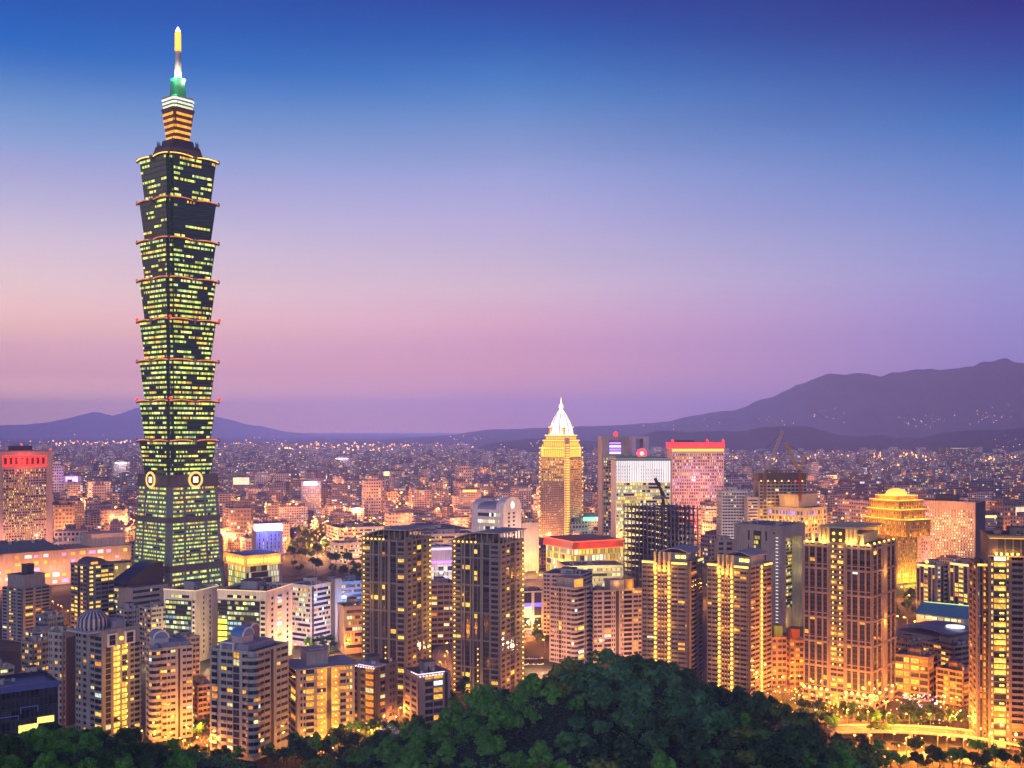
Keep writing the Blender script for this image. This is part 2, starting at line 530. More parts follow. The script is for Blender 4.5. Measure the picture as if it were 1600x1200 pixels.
P_NEAR = [(715, 712), (735, 704), (765, 693), (800, 688), (845, 684), (880, 680), (910, 688), (935, 690), (965, 684), (1000, 680), (1030, 673), (1070, 676), (1100, 673), (1150, 672), (1200, 667), (1260, 667), (1285, 672),
          (1310, 679), (1340, 682), (1370, 679), (1400, 683), (1440, 683), (1480, 675), (1520, 672), (1600, 669), (1700, 676), (1850, 690)]
mountain('far_mountains', P_LEFT, 32000, 6000, -250, 580, mountain_mat((0.03, 0.05, 0.03), (0.08, 0.09, 0.05)))
mountain('mountains', P_MID, 14500, 3600, 560, 1850, mountain_mat((0.01, 0.02, 0.018), (0.09, 0.10, 0.06)))
mountain('hills', P_NEAR, 8200, 1500, 715, 1850, mountain_mat((0.006, 0.014, 0.01), (0.05, 0.06, 0.03)), 0.7)

# ------------------------------------------------------------------ haze over the plain
t = NT('haze_air')
t.t.nodes.remove(t.b)
HAZE_D = 5.6e-5
pv = t.n('ShaderNodeVolumePrincipled', {'Color': (0.50, 0.45, 1.0, 1), 'Density': HAZE_D, 'Anisotropy': -0.66})
t.t.links.new(pv.outputs[0], t.t.nodes['Material Output'].inputs['Volume'])
hz = MB()
hz.box(-33500, -900, -2.4, 33500, 40500, 1190)
ho = hz.build('haze', t.mat)
ho['kind'] = 'stuff'
# ------------------------------------------------------------------ buildings
_winmesh = {}
def win_mb(w, h, mi):
    """a window: frame and pane; faces -Y, lower left corner at the origin. materials: 0 frame, 1 pane"""
    mb = MB()
    f = min(0.09, w * .08)
    mb.box(0, -0.05, 0, f, 0.05, h); mb.box(w - f, -0.05, 0, w, 0.05, h)
    mb.box(f, -0.05, 0, w - f, 0.05, f); mb.box(f, -0.05, h - f, w - f, 0.05, h)
    if w > 1.5:
        mb.box(w / 2 - f / 2, -0.045, f, w / 2 + f / 2, 0.04, h - f)
    mb.quad((f, 0, f), (w - f, 0, f), (w - f, 0, h - f), (f, 0, h - f), 1)
    return mb
FRAME = plain((0.12, 0.12, 0.13), 0.5)

class Bld:
    """one building, an Empty at its nearest ground corner. local +x runs along the face seen at the right, local +y along the face seen at the left.
    xl, xc, xr: photo columns of the left edge, nearest corner and right edge; top: photo row of its roof edge there; d: its distance"""
    def __init__(s, name, label, cat, xl, xc, xr, top, base=None, d=None, group=None, arel=None, depth=None):
        s.d = d = d or gd(base)
        C = at(xc, d)
        th = math.atan2(xc - 800, F)
        if arel is None:
            arel = math.atan2(max(xc - xl, 1), max(xr - xc, 1))
            arel = min(R(76), max(R(14), arel))
        else: arel = R(arel)
        a = arel - th
        s.a = a
        k = (xr - 800) / F
        s.wr = (k * C.y - C.x) / (math.cos(a) - k * math.sin(a)) if xr > xc else depth
        k = (xl - 800) / F
        s.wl = (C.x - k * C.y) / (math.sin(a) + k * math.cos(a)) if xl < xc else depth
        if depth and xl < xc and xr > xc: s.wl = depth
        s.h = EYE - (top - HOR) / F * d
        s.root = tag(empty(name, C, a), label, cat, group)
        s.W = MB()
        s.pools = {}
        s.ppm = F / d
        foot.append((C.x, C.y, a, 0, 0, s.wr, s.wl))
    def z(s, py):
        return EYE - (py - HOR) / F * s.d
    def core(s, x0=0, y0=0, x1=None, y1=None, z0=0, z1=None, m=0):
        s.W.box(x0, y0, z0, s.wr if x1 is None else x1, s.wl if y1 is None else y1, s.h if z1 is None else z1, m)
    def fbox(s, mb, face, pl, s0, s1, z0, z1, d0, d1, m=0):
        if face == 'R': mb.box(s0, pl - d1, z0, s1, pl - d0, z1, m)
        elif face == 'L': mb.box(pl - d1, s0, z0, pl - d0, s1, z1, m)
        elif face == 'E': mb.box(pl + d0, s0, z0, pl + d1, s1, z1, m)     # far end of the right face
    def pool(s, name, key, make, mats, pos, rz=0):
        s.pools.setdefault(name, []).append((key, make, mats, pos, rz))
    def win(s, face, pl, s0, s1, z0, z1, lit, d=0.06):
        w, h = round(s1 - s0, 1), round(z1 - z0, 1)
        if w < .25 or h < .25: return
        mi = random.choices(range(5), s.litw)[0] if lit is True else lit
        mat = M['glass'] if mi is None or mi is False else LITS[mi] if isinstance(mi, int) else mi
        pos, rz = ((s0, pl - d, z0), 0) if face == 'R' else ((pl - d, s1, z0), -PI / 2)
        s.pool('window', ('win', w, h, mat.name), lambda: win_mb(w, h, 0), [FRAME, mat], pos, rz)
    litw = LITW
    def balcony(s, face, pl, s0, s1, z, out=1.3, hgt=1.05, m=None, name='balcony'):
        w = round(s1 - s0, 1)
        def mk():
            mb = MB()
            mb.box(0, -out, -0.2, w, 0.1, 0.0)
            mb.box(0, -out, 0, w, -out + .12, hgt); mb.box(0, -out + .12, 0, .1, 0.1, hgt); mb.box(w - .1, -out + .12, 0, w, 0.1, hgt)
            return mb
        pos, rz = ((s0, pl, z), 0) if face == 'R' else ((pl, s1, z), -PI / 2)
        m = m or s.wallmat
        s.pool(name, ('balc', w, out, hgt, m.name), mk, [m], pos, rz)
    def lamp(s, face, pl, sp, z, sz=0.7, m='gold', d=0.5, h=None):
        h = h or sz
        mat = M[m] if isinstance(m, str) else m
        def mk():
            mb = MB()
            mb.lathe([(sz * .18, -h * .5), (sz * .5, -h * .3), (sz * .5, h * .3), (sz * .18, h * .5)], 8)
            return mb
        pos = (sp, pl - d, z) if face == 'R' else (pl - d, sp, z)
        s.pool('wall_lamp', ('wl', sz, h, mat.name), mk, [mat], pos, 0)
    def facade(s, face, spec, s0=0.0, s1=None, z0=0.0, z1=None, nf=10, pl=0.0, off=0.35, pw=0.35, p=0.1, sill=0.32, head=0.14, m=0, post=True, bout=1.3, hue=None):
        """piers, spandrels and windows over one face. spec: bays as (kind, weight): w window, g tall glass, t twin windows, b balcony, x blank, o dark panel painted for a shaded slot; capital: mostly lit"""
        s1 = (s.wr if face == 'R' else s.wl) if s1 is None else s1
        z1 = s.h if z1 is None else z1
        bays = [(q[0], float(q[1:] or 1)) for q in spec.split()]
        tot = sum(w for _, w in bays)
        fh = (z1 - z0) / nf
        x = s0
        W = s.W
        edges = [s0]
        for k, w in bays:
            a, b = x, x + (s1 - s0) * w / tot
            x = b
            edges.append(b)
            kl = k.lower()
            pp = 0.8 if k.isupper() else p
            if kl == 'x':
                s.fbox(W, face, pl, a, b, z0, z1, -.1, off, m); continue
            if kl == 'o':
                s.fbox(W, face, pl, a + .02, b - .02, z0, z1, -.1, .03, 2); continue  # dark panel paints the shade of an open slot
            for f in range(nf):
                za = z0 + f * fh
                zs, zh = za + fh * sill, za + fh * (1 - head)
                lit = (hue if hue is not None and random.random() < .8 else True) if random.random() < pp else None
                if kl == 'b':
                    s.fbox(W, face, pl, a, b, za - fh * .06, za + fh * .06, -.1, off - .02, m)
                    s.win(face, pl, a + pw * .7, b - pw * .7, za + .25, za + fh * .88, lit)
                    s.balcony(face, pl, a + .05, b - .05, za + .1, bout)
                elif kl == 'v':
                    s.fbox(W, face, pl, a, b, za, za + fh * .2, -.1, off - .28, 2)
                    s.win(face, pl, a + pw * .5, b - pw * .5, za + fh * .2, za + fh * 1.0, lit)
                elif kl == 'g':
                    s.fbox(W, face, pl, a, b, za, za + fh * .14, -.1, off - .12, m)
                    s.win(face, pl, a + pw * .5, b - pw * .5, za + fh * .15, za + fh * .99, lit)
                else:
                    s.fbox(W, face, pl, a, b, za, zs, -.1, off, m)
                    s.fbox(W, face, pl, a, b, zh, za + fh + (.0 if f < nf - 1 else .0), -.1, off - .015, m)
                    if kl == 't':
                        mid = (a + b) / 2
                        s.fbox(W, face, pl, mid - .3, mid + .3, zs, zh, -.1, off - .03, m)
                        s.win(face, pl, a + pw * .5, mid - .3, zs, zh, lit)
                        s.win(face, pl, mid + .3, b - pw * .5, zs, zh, True if random.random() < pp else None)
                    else:
                        s.win(face, pl, a + pw * .5, b - pw * .5, zs, zh, lit)
                        if s.d < 800 and random.random() < .16:
                            c_ = random.uniform(a + pw, max(a + pw + .1, b - pw - 1.0))
                            pos, rz = ((c_, pl - off, za + fh * .06), 0) if face == 'R' else ((pl - off, c_ + 1.0, za + fh * .06), -PI / 2)
                            s.pool('air_conditioner', ('ac',), lambda: (lambda m: (m.box(0, -.55, 0, .95, .02, .62), m.box(.1, -.6, .08, .6, -.55, .54), m)[-1])(MB()), [plain((.5, .5, .5), .6)], pos, rz)
        for i, e in enumerate(edges):
            w = pw * (1.0 if 0 < i < len(edges) - 1 else 1.3)
            a = min(max(e - w / 2, s0), s1 - w)
            s.fbox(W, face, pl, a, a + w, z0, z1 + .05, -.1, off + .05, m)
        if post and pl == 0 and s0 == 0:
            W.box(-off - .09, -off - .09, z0, pw, pw, z1 + .08, m)
    def bands(s, face, mat, s0=0.0, s1=None, z0=0.0, z1=None, nf=10, pl=0.0, frac=0.62, sill=.25, d0=-.05, d1=0.12, off=.0):
        """one strip of windows on every floor, each strip a part"""
        s1 = (s.wr if face == 'R' else s.wl) if s1 is None else s1
        z1 = s.h if z1 is None else z1
        fh = (z1 - z0) / nf
        L = s1 - s0
        for f in range(nf):
            za = z0 + (f + sill) * fh
            jit = random.randrange(400) * 7.0
            def mk(jit=jit, zz=random.randrange(60)):
                mb = MB()
                h = fh * frac
                v0 = zz * 10.0
                mb.quad((0, -d1, 0), (L, -d1, 0), (L, -d1, h), (0, -d1, h), 0, ((jit, v0), (jit + L, v0), (jit + L, v0 + 9.99), (jit, v0 + 9.99)))
                mb.quad((0, -d1, h), (L, -d1, h), (L, .02, h), (0, .02, h), 0)
                mb.quad((0, .02, 0), (L, .02, 0), (L, -d1, 0), (0, -d1, 0), 0)
                mb.quad((L, -d1, 0), (L, .02, 0), (L, .02, h), (L, -d1, h), 0)
                mb.quad((0, .02, 0), (0, -d1, 0), (0, -d1, h), (0, .02, h), 0)
                return mb
            pos, rz = ((s0, pl, za), 0) if face == 'R' else ((pl, s1, za), -PI / 2)
            s.pool('window_band', ('band', id(s), face, s0, pl, f, z0), mk, [mat], pos, rz)
    def fins(s, face, n, s0=0.0, s1=None, z0=0.0, z1=None, pl=0.0, w=.5, d=.5, m=0, name=None, mat=None):
        """upright fins or piers standing proud of a face"""
        s1 = (s.wr if face == 'R' else s.wl) if s1 is None else s1
        z1 = s.h if z1 is None else z1
        for i in range(n + 1):
            c = s0 + (s1 - s0 - w) * i / max(1, n)
            s.fbox(s.W, face, pl, c, c + w, z0, z1, -.1, d, m)
    def part(s, name, fn, mats, label=None, parent=None, smooth=False, kind=None):
        mb = MB()
        fn(mb)
        o = mb.build(name, mats, parent or s.root, smooth)
        if label: o['label'] = label
        if kind: o['kind'] = kind
        return o
    def roof(s, x0=0, y0=0, x1=None, y1=None, z=None, par=1.1, units=3, hut=True, mat=None, hutm=None, hh=4.0):
        x1 = s.wr if x1 is None else x1; y1 = s.wl if y1 is None else y1; z = s.h if z is None else z
        def deck(mb):
            mb.box(x0 + .3, y0 + .3, z - .2, x1 - .3, y1 - .3, z + .16)
        s.part('roof', deck, mat or M['roof'])
        def rim(mb):
            mb.box(x0 - .3, y0 - .3, z - .1, x1 + .3, y0 + .25, z + par); mb.box(x0 - .3, y1 - .25, z - .1, x1 + .3, y1 + .3, z + par)
            mb.box(x0 - .3, y0 + .25, z - .1, x0 + .25, y1 - .25, z + par); mb.box(x1 - .25, y0 + .25, z - .1, x1 + .3, y1 - .25, z + par)
        s.part('parapet', rim, s.wallmat)
        W, D = x1 - x0, y1 - y0
        if hut:
            hx, hy = x0 + W * random.uniform(.3, .42), y0 + D * random.uniform(.3, .42)
            def hutf(mb):
                mb.box(hx, hy, z + .1, hx + W * .34, hy + D * .34, z + hh, 0); mb.box(hx - .3, hy - .3, z + hh, hx + W * .34 + .3, hy + D * .34 + .3, z + hh + .35, 1)
                mb.box(hx + W * .1, hy - .05, z + .2, hx + W * .1 + 1.0, hy + .02, z + 2.3, 2)
            s.part('penthouse', hutf, [hutm or s.wallmat, M['roof'], M['dark']])
        for i in range(max(1, units // 2)):
            ax_, ay_ = x0 + W * random.uniform(.15, .85), y0 + D * random.uniform(.1, .9)
            ah = random.uniform(2.5, 6)
            s.part('antenna', lambda mb: (mb.cyl(ax_, ay_, z + .1, z + ah, .09, .05, 6), mb.box(ax_ - .7, ay_ - .05, z + ah * .75, ax_ + .7, ay_ + .05, z + ah * .75 + .1), mb.box(ax_ - .45, ay_ - .05, z + ah * .9, ax_ + .45, ay_ + .05, z + ah * .9 + .1)), M['steel'])
            px_, py_ = x0 + W * random.uniform(.1, .6), y0 + D * random.uniform(.1, .8)
            pl_ = W * random.uniform(.15, .3)
            s.part('roof_pipe', lambda mb: (mb.box(px_, py_, z + .35, px_ + pl_, py_ + .3, z + .65), mb.box(px_, py_, z + .1, px_ + .3, py_ + .3, z + .35), mb.box(px_ + pl_ - .3, py_, z + .1, px_ + pl_, py_ + .3, z + .35)), M['tank'])
            if random.random() < .6:
                sx_, sy_ = x0 + W * random.uniform(.1, .6), y0 + D * random.uniform(.1, .6)
                sw_ = random.uniform(2.5, 4.5)
                s.part('roof_shed', lambda mb: mb.loft([[(sx_, sy_, z + .1), (sx_ + sw_, sy_, z + .1), (sx_ + sw_, sy_ + 3, z + .1), (sx_, sy_ + 3, z + .1)], [(sx_, sy_, z + 2.2), (sx_ + sw_, sy_, z + 2.2), (sx_ + sw_, sy_ + 3, z + 2.9), (sx_, sy_ + 3, z + 2.9)]], 0), random.choice([plain((.16, .22, .2), .5), plain((.3, .16, .13), .6), plain((.3, .3, .33), .5)]))
        for i in range(units):
            ux, uy = x0 + W * random.uniform(.1, .85), y0 + D * random.uniform(.08, .3 if hut else .85)
            if random.random() < .45:
                r = random.uniform(.7, 1.1)
                s.part('water_tank', lambda mb: (mb.cyl(ux, uy, z + .9, z + 2.6, r, n=12), mb.cyl(ux, uy, z + 2.6, z + 2.9, r, .2, 12), mb.cyl(ux, uy, z + .1, z + .9, r * .6)), M['tank'])
            else:
                w, dd, hh2 = random.uniform(1.2, 2.6), random.uniform(1, 1.8), random.uniform(.9, 1.7)
                s.part('cooling_unit', lambda mb: (mb.box(ux, uy, z + .3, ux + w, uy + dd, z + .3 + hh2), mb.cyl(ux + w / 2, uy + dd / 2, z + .3 + hh2, z + .5 + hh2, .4), mb.box(ux + .1, uy + .1, z + .1, ux + w - .1, uy + dd - .1, z + .3)), plain((.4, .41, .42), .6))
    def finish(s, mats=None, cap=100):
        s.W.build('wall', mats or [s.wallmat, M['white'], M['dark']], s.root)
        for name, items in s.pools.items():
            lim = cap
            if len(items) > lim:
                order = sorted(range(len(items)), key=lambda i: items[i][3][0] ** 2 * .002 + items[i][3][1] ** 2 * .002 - items[i][3][2])
                solo = set(order[:lim])
            else: solo = set(range(len(items)))
            rest, rmats = MB(), []
            for i, (key, mk, ms, pos, rz) in enumerate(items):
                if i in solo:
                    if key not in _winmesh: _winmesh[key] = mk().mesh(name, ms)
                    child(name, _winmesh[key], s.root, pos, rz)
                else:
                    mb = mk()
                    idx = []
                    for q in ms:
                        if q not in rmats: rmats.append(q)
                        idx.append(rmats.index(q))
                    k0 = len(rest.m)
                    rest.add(mb, Matrix.Translation(pos) @ Matrix.Rotation(rz, 4, 'Z'))
                    for j in range(k0, len(rest.m)): rest.m[j] = idx[rest.m[j]]
            if rest.f:
                o = rest.build(name, rmats, s.root)
                o['kind'] = 'stuff'
        return s
foot = []          # ground circles already built on
def building(*a, wallc=(.4, .38, .38), wmat=None, **k):
    b = Bld(*a, **k)
    g = sum(wallc) / 3
    wallc = tuple(round((g + (v - g) * .72) * .92, 3) for v in wallc)
    b.wallmat = wmat or wall(wallc)
    return b
# ------------------------------------------------------------------ the supertall tower
def tower101():
    d = 944.0
    px = 278
    c = at(px, d)
    root = tag(empty('skyscraper', c, R(33) - math.atan2(px - 800, F)), 'supertall dark green glass tower of eight flared stacked tiers with lit floors and slim spire', 'skyscraper')
    k = d / F
    def z(py): return EYE - (py - HOR) * k
    def sawtooth(h, n):
        return [(-h + n, -h), (h - n, -h), (h - n, -h + n * .55), (h - n * .45, -h + n * .55), (h - n * .45, -h + n), (h, -h + n), (h, h - n), (h - n * .45, h - n), (h - n * .45, h - n * .55), (h - n, h - n * .55), (h - n, h), (-h + n, h),
                (-h + n, h - n * .55), (-h + n * .45, h - n * .55), (-h + n * .45, h - n), (-h, h - n), (-h, -h + n), (-h + n * .45, -h + n), (-h + n * .45, -h + n * .55), (-h + n, -h + n * .55)]
    skin = plain((0.075, 0.125, 0.11), 0.3, .35)
    belt = wall((0.16, 0.13, 0.13), .6)
    cols = [(0.72, 0.80, 0.10), (0.90, 0.78, 0.12), (0.62, 0.78, 0.16), (1.0, 0.60, 0.06), (0.80, 0.84, 0.18), (0.66, 0.80, 0.12), (0.85, 0.85, 0.25), (0.60, 0.80, 0.25)]
    def gl(p, e=1.35):
        return cells(1.5, 10.0, p, 7.0, cols, e, (0.045, 0.085, 0.07), (0.05, 0.95, 0.0, 1.0), fine=.88)
    dens = [gl(.55), gl(.74), gl(.78), gl(.78), gl(.72), gl(.62), gl(.15), gl(.32)]
    arcglow = glow((1.0, 0.25, 0.08), .9, vary=.5, sc=.15)
    tops = [687, 626, 564, 502, 439, 379, 318, 252]
    zb = z(742)
    def strip_faces(parent, mat, h0, h1, z0, z1, nf, n, sill=.34, frac=.44, inset=.0, segs=((0.0, 1.0),)):
        for f in range(nf):
            za = z0 + (f + sill) / nf * (z1 - z0)
            zc = za + frac * (z1 - z0) / nf
            ta, tb = (za - z0) / (z1 - z0), (zc - z0) / (z1 - z0)
            ha, hb = h0 + (h1 - h0) * ta + .08, h0 + (h1 - h0) * tb + .08
            for r in range(4):
                if r in (1, 2): continue
                mb = MB()
                j = random.randrange(900) * 3.4
                v = random.randrange(90) * 10.0
                for sa, sb in segs:
                    w0, w1 = ha - n, hb - n
                    def X(w, t): return -w + 2 * w * t
                    pts = [(X(w0, sa), -ha, za), (X(w0, sb), -ha, za), (X(w1, sb), -hb, zc), (X(w1, sa), -hb, zc)]
                    L = 2 * w0
                    mb.quad(*pts, 0, ((j + L * sa, v), (j + L * sb, v), (j + L * sb, v + 9.99), (j + L * sa, v + 9.99)))
                if len(segs) == 1:      # the notched corner carries a short strip of the same floor
                    for q in (-1, 1):
                        e0 = (ha - n * .45) + .02
                        xs = sorted((q * (ha - n), q * (ha - n * .45)))
                        y = -ha + n * .55 - .05
                        mb.quad((xs[0], y, za), (xs[1], y, za), (xs[1], y - (hb - ha), zc), (xs[0], y - (hb - ha), zc), 0, ((j + q * 40, v), (j + q * 40 + 2, v), (j + q * 40 + 2, v + 9.99), (j + q * 40, v + 9.99)))
                rot = Matrix.Rotation(r * PI / 2, 4, 'Z')
                mb.v = [tuple(rot @ Vector(p)) for p in mb.v]
                mb.build('window_band', mat, parent)
    for i, ty in enumerate(tops):
        z0 = zb if i == 0 else z(tops[i - 1])
        z1 = z(ty)
        h0, h1, n = 21.5, 24.7, 4.5
        mb = MB()
        zt = z1 - 1.2
        mb.loft([[(x, y, z0) for x, y in sawtooth(h0, n)], [(x, y, zt) for x, y in sawtooth(h1, n)]], 0)
        for f in range(1, 8):
            tt = f / 8
            hh = h0 + (h1 - h0) * tt + .14
            zz = z0 + (zt - z0) * tt
            mb.loft([[(x, y, zz - .18) for x, y in sawtooth(hh - .02, n)], [(x, y, zz + .18) for x, y in sawtooth(hh, n)]], 1)
        mod = mb.build('tier', [skin, plain((0.03, 0.035, 0.04), .4)], root)
        strip_faces(mod, dens[i], h0, h1, z0, zt, 8, n)
        # eaves: two bowed slabs a side, rimmed with light, and a knot of scrolls at the middle
        for r in range(4):
            rot = Matrix.Rotation(r * PI / 2, 4, 'Z')
            for sgn in (-1, 1):
                a, b = (1.8, h1 - .6)
                ring0, ring1, edge = [], [], []
                for q in range(9):
                    tq = q / 8
                    x = sgn * (a + (b - a) * tq)
                    bow = 1.1 * math.sin(PI * (.12 + .76 * tq))
                    zz = z1 - .9 + 1.0 * math.sin(PI * tq) ** .7 * .9
                    ring0.append((x, -h1 - bow, zz)); edge.append((x, -h1 - bow - .1, zz + .1))
                    ring1.append((x, -h1 + 3.0, zz))
                mb = MB()
                for q in range(8):
                    A, B, C2, D = ring0[q], ring0[q + 1], ring1[q + 1], ring1[q]
                    if sgn < 0: A, B, C2, D = B, A, D, C2
                    mb.quad(A, B, C2, D); dn = lambda p: (p[0], p[1], p[2] - 1.1)
                    mb.quad(dn(B), dn(A), dn(D), dn(C2)); mb.quad(dn(A), dn(B), B, A)
                mb.v = [tuple(rot @ Vector(p)) for p in mb.v]
                e = mb.build('eave', belt, mod)
                g = MB(); g.tube([tuple(rot @ Vector(p)) for p in edge], .42, 5)
                g.build('light_strip', glow((1, .5, .06), 2.4, vary=.3, sc=.2) if i == 7 else arcglow, mod)
            kn = MB()
            y = -h1 - 1.5
            kn.lathe([(.5, z1 - 4.6), (1.0, z1 - 3.6), (.7, z1 - 2.9), (1.5, z1 - 1.6), (1.6, z1 - .6), (.8, z1 + .5)], 8, 0, 0, y)
            kn.v = [tuple(rot @ Vector(p)) for p in kn.v]
            kn.build('ornament', wall((.33, .26, .25), .5) if i < 6 else belt, mod)
            cr = MB()
            cr.lathe([(.5, z1 - 2.6), (1.2, z1 - 1.2), (.9, z1 + .5), (.3, z1 + 1.2)], 6, 0, h1 - .2, -h1 + .2)
            cr.v = [tuple(rot @ Vector(p)) for p in cr.v]
            cr.build('ornament', belt, mod)
        if i in (3, 1):
            for (x, y) in ((-h1 + 3.4, -h1 + 3.2), (-h1 + .5, h1), (h1 + .5, -h1)):
                b = MB(); b.lathe([(.2, z1 - .2), (1.2, z1 + .4), (1.2, z1 + 1.9), (.2, z1 + 2.6)], 8, 0, x, y)
                b.build('beacon', M['red'], mod)
    # base: a truncated pyramid in three belts
    hb0, hb1 = 30.5, 24.4
    zt = z(757)
    mb = MB()
    mb.loft([[(x, y, 0) for x, y in sawtooth(hb0, 2.2)], [(x, y, zt) for x, y in sawtooth(hb1, 2.2)]], 0)
    base = mb.build('base_tier', [plain((0.20, 0.235, 0.22), .4)], root)
    gb = gl(.82, 1.2)
    seg = ((.05, .27), (.31, .69), (.73, .95))
    def hz_(zz): return hb0 + (hb1 - hb0) * zz / zt
    for (ya, yb, nf) in ((806, 758, 7), (878, 812, 11), (918, 886, 4)):
        strip_faces(base, gb, hz_(z(ya)), hz_(z(yb)), z(ya), z(yb), nf, 2.2, .35, .42, segs=seg)
    for ya, yb in ((812, 804), (886, 877)):
        mb = MB(); ha, hb_ = hz_(z(ya)) + .5, hz_(z(yb)) + .5
        mb.loft([[(x, y, z(ya)) for x, y in sawtooth(ha, 2.2)], [(x, y, z(yb)) for x, y in sawtooth(hb_, 2.2)]], 0)
        mb.build('belt', belt, base)
    for sx in (-.42, .42):
        for r in (0, 3):
            mb = MB()
            mb.tube([(sx * hb0, -hb0 - .2, 0), (sx * hb1, -hb1 - .2, zt)], .6, 4)
            rot = Matrix.Rotation(r * PI / 2, 4, 'Z')
            mb.v = [tuple(rot @ Vector(p)) for p in mb.v]
            mb.build('mullion', plain((0.12, 0.15, 0.15), .4), base)
    mb = MB()
    mb.loft([[(x, y, z(758)) for x, y in sawtooth(25.6, 2.4)], [(x, y, z(740)) for x, y in sawtooth(24.8, 2.4)]], 0)
    mb.loft([[(x, y, z(757)) for x, y in sawtooth(26.1, 2.4)], [(x, y, z(754.5)) for x, y in sawtooth(26.1, 2.4)]], 0)
    mb.loft([[(x, y, z(743)) for x, y in sawtooth(25.6, 2.4)], [(x, y, z(740.5)) for x, y in sawtooth(25.6, 2.4)]], 0)
    bl = mb.build('coin_belt', belt, root)
    for r in range(4):
        rot = Matrix.Rotation(r * PI / 2, 4, 'Z')
        def coin(rad, r_in, y, mat, name, sq=False):
            mb = MB()
            if sq:
                mb.box(-rad, y - .3, z(748) - rad, rad, y, z(748) + rad)
            else:
                n = 28
                out = []
                for rr, yy in ((r_in, y), (r_in, y - .7), (rad, y - .7), (rad, y)):
                    out.append([(rr * math.cos(2 * PI * q / n), yy, z(748) + rr * math.sin(2 * PI * q / n)) for q in range(n)])
                mb.loft(out + [out[0]], 0, cap=False)
            mb.v = [tuple(rot @ Vector(p)) for p in mb.v]
            return mb.build(name, mat, bl)
        coin(7.0, 5.2, -26.2, glow((1.0, .55, .13), 1.3), 'coin_ring')
        coin(5.2, 0.05, -25.9, plain((.12, .06, .04), .5), 'coin_disc')
        coin(2.5, 0, -26.4, glow((1.0, .86, .55), 1.5), 'coin_hole', True)
    # crown
    lin_g = cells(2.4, 10, .5, 3, [GOLD, YEL], 1.2)
    def tier(name, y0, y1, w0, w1, mat, parent=root, n=None):
        h0_, h1_ = w0 * k / 2.72, w1 * k / 2.72
        mb = MB()
        nn = n or min(h0_, h1_) * .22
        mb.loft([[(x, y, z(y0)) for x, y in sawtooth(h0_, nn)], [(x, y, z(y1)) for x, y in sawtooth(h1_, nn)]], 0)
        return mb.build(name, mat, parent)
    tier('crown_base', 252, 238, 86, 76, belt)
    tier('crown_block', 239, 232, 76, 72, plain((.09, .08, .1), .5))
    cb = tier('crown_block', 233, 222, 54, 50, plain((.09, .08, .1), .5))
    for sx, sy in ((-1, -1), (1, -1), (-1, 1), (1, 1)):
        mb = MB()
        hh = 11.5
        for q in range(4):
            mb.box(sx * hh - 1.6 + q * .9, sy * hh - .3, z(233), sx * hh - 1.25 + q * .9, sy * hh + .3, z(222) - (q % 2) * 1.2)
        mb.box(sx * hh - 1.7, sy * hh - .25, z(229), sx * hh + 1.6, sy * hh + .25, z(229) + .5)
        mb.build('scroll_ornament', plain((.10, .09, .12), .5), cb)
    neck = tier('lantern', 222, 178, 36.5, 49, plain((.24, .12, .06), .5))
    for i in range(5):
        yy = 221 - i * 9.2
        t0 = (222 - yy) / 44
        w = 36.5 + 12.5 * t0 + 1.0
        tier('light_strip', yy, yy - 3.8, w, w + 1.0, glow((1.0, .40, .05), 1.15, vary=.5, sc=.3), neck)
    tier('lantern_eave', 180, 173, 49, 54.5, belt)
    cr = tier('lit_crown', 173, 155, 46, 52, plain((.35, .36, .3), .5))
    for i, lc in enumerate(((1.0, .86, .5), (.72, 1.0, .72), (.95, 1.0, .8))):
        yy = 172 - i * 5.6
        tier('light_strip', yy, yy - 2.8, 47.5 + i * 2, 49 + i * 2, glow(lc, .95, vary=.6, sc=1.3), cr)
    gs = tier('green_shaft', 155, 124, 27, 22, plain((.03, .22, .12), .4))
    gc = tier('green_collar', 131, 124, 20, 25, glow((.03, .5, .22), .5))
    light(root, (-9, -9, z(154)), 5000, (.1, 1, .45), 1.0, name='uplight')
    def shaft(y0, y1, r0, r1, name, mat):
        mb = MB(); mb.cyl(0, 0, z(y0), z(y1), r0, r1, 12)
        return mb.build(name, mat, root, True)
    shaft(124, 80, 3.1, 2.3, 'spire', plain((.75, .72, .62), .4, .3))
    for sx, sy in ((-7, -5), (5, -7)):
        light(root, (sx, sy, z(125)), 12000, (1, .85, .6), 1.0, name='uplight')
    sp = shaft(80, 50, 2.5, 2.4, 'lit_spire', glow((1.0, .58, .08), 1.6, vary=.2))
    for i in range(7):
        mb = MB(); mb.cyl(0, 0, z(79 - i * 4.2), z(78 - i * 4.2), 2.8, 2.8, 12)
        mb.build('spire_ring', glow((1.0, .42, .05), 1.4), sp)
    mb = MB(); mb.lathe([(2.2, z(50)), (1.8, z(47.5)), (.9, z(45)), (.15, z(42))], 10)
    mb.build('finial', glow((1, .97, .9), 7), root, True)
    foot.append((c.x, c.y, R(33) - math.atan2(px - 800, F), -33, -33, 33, 33))
tower101()

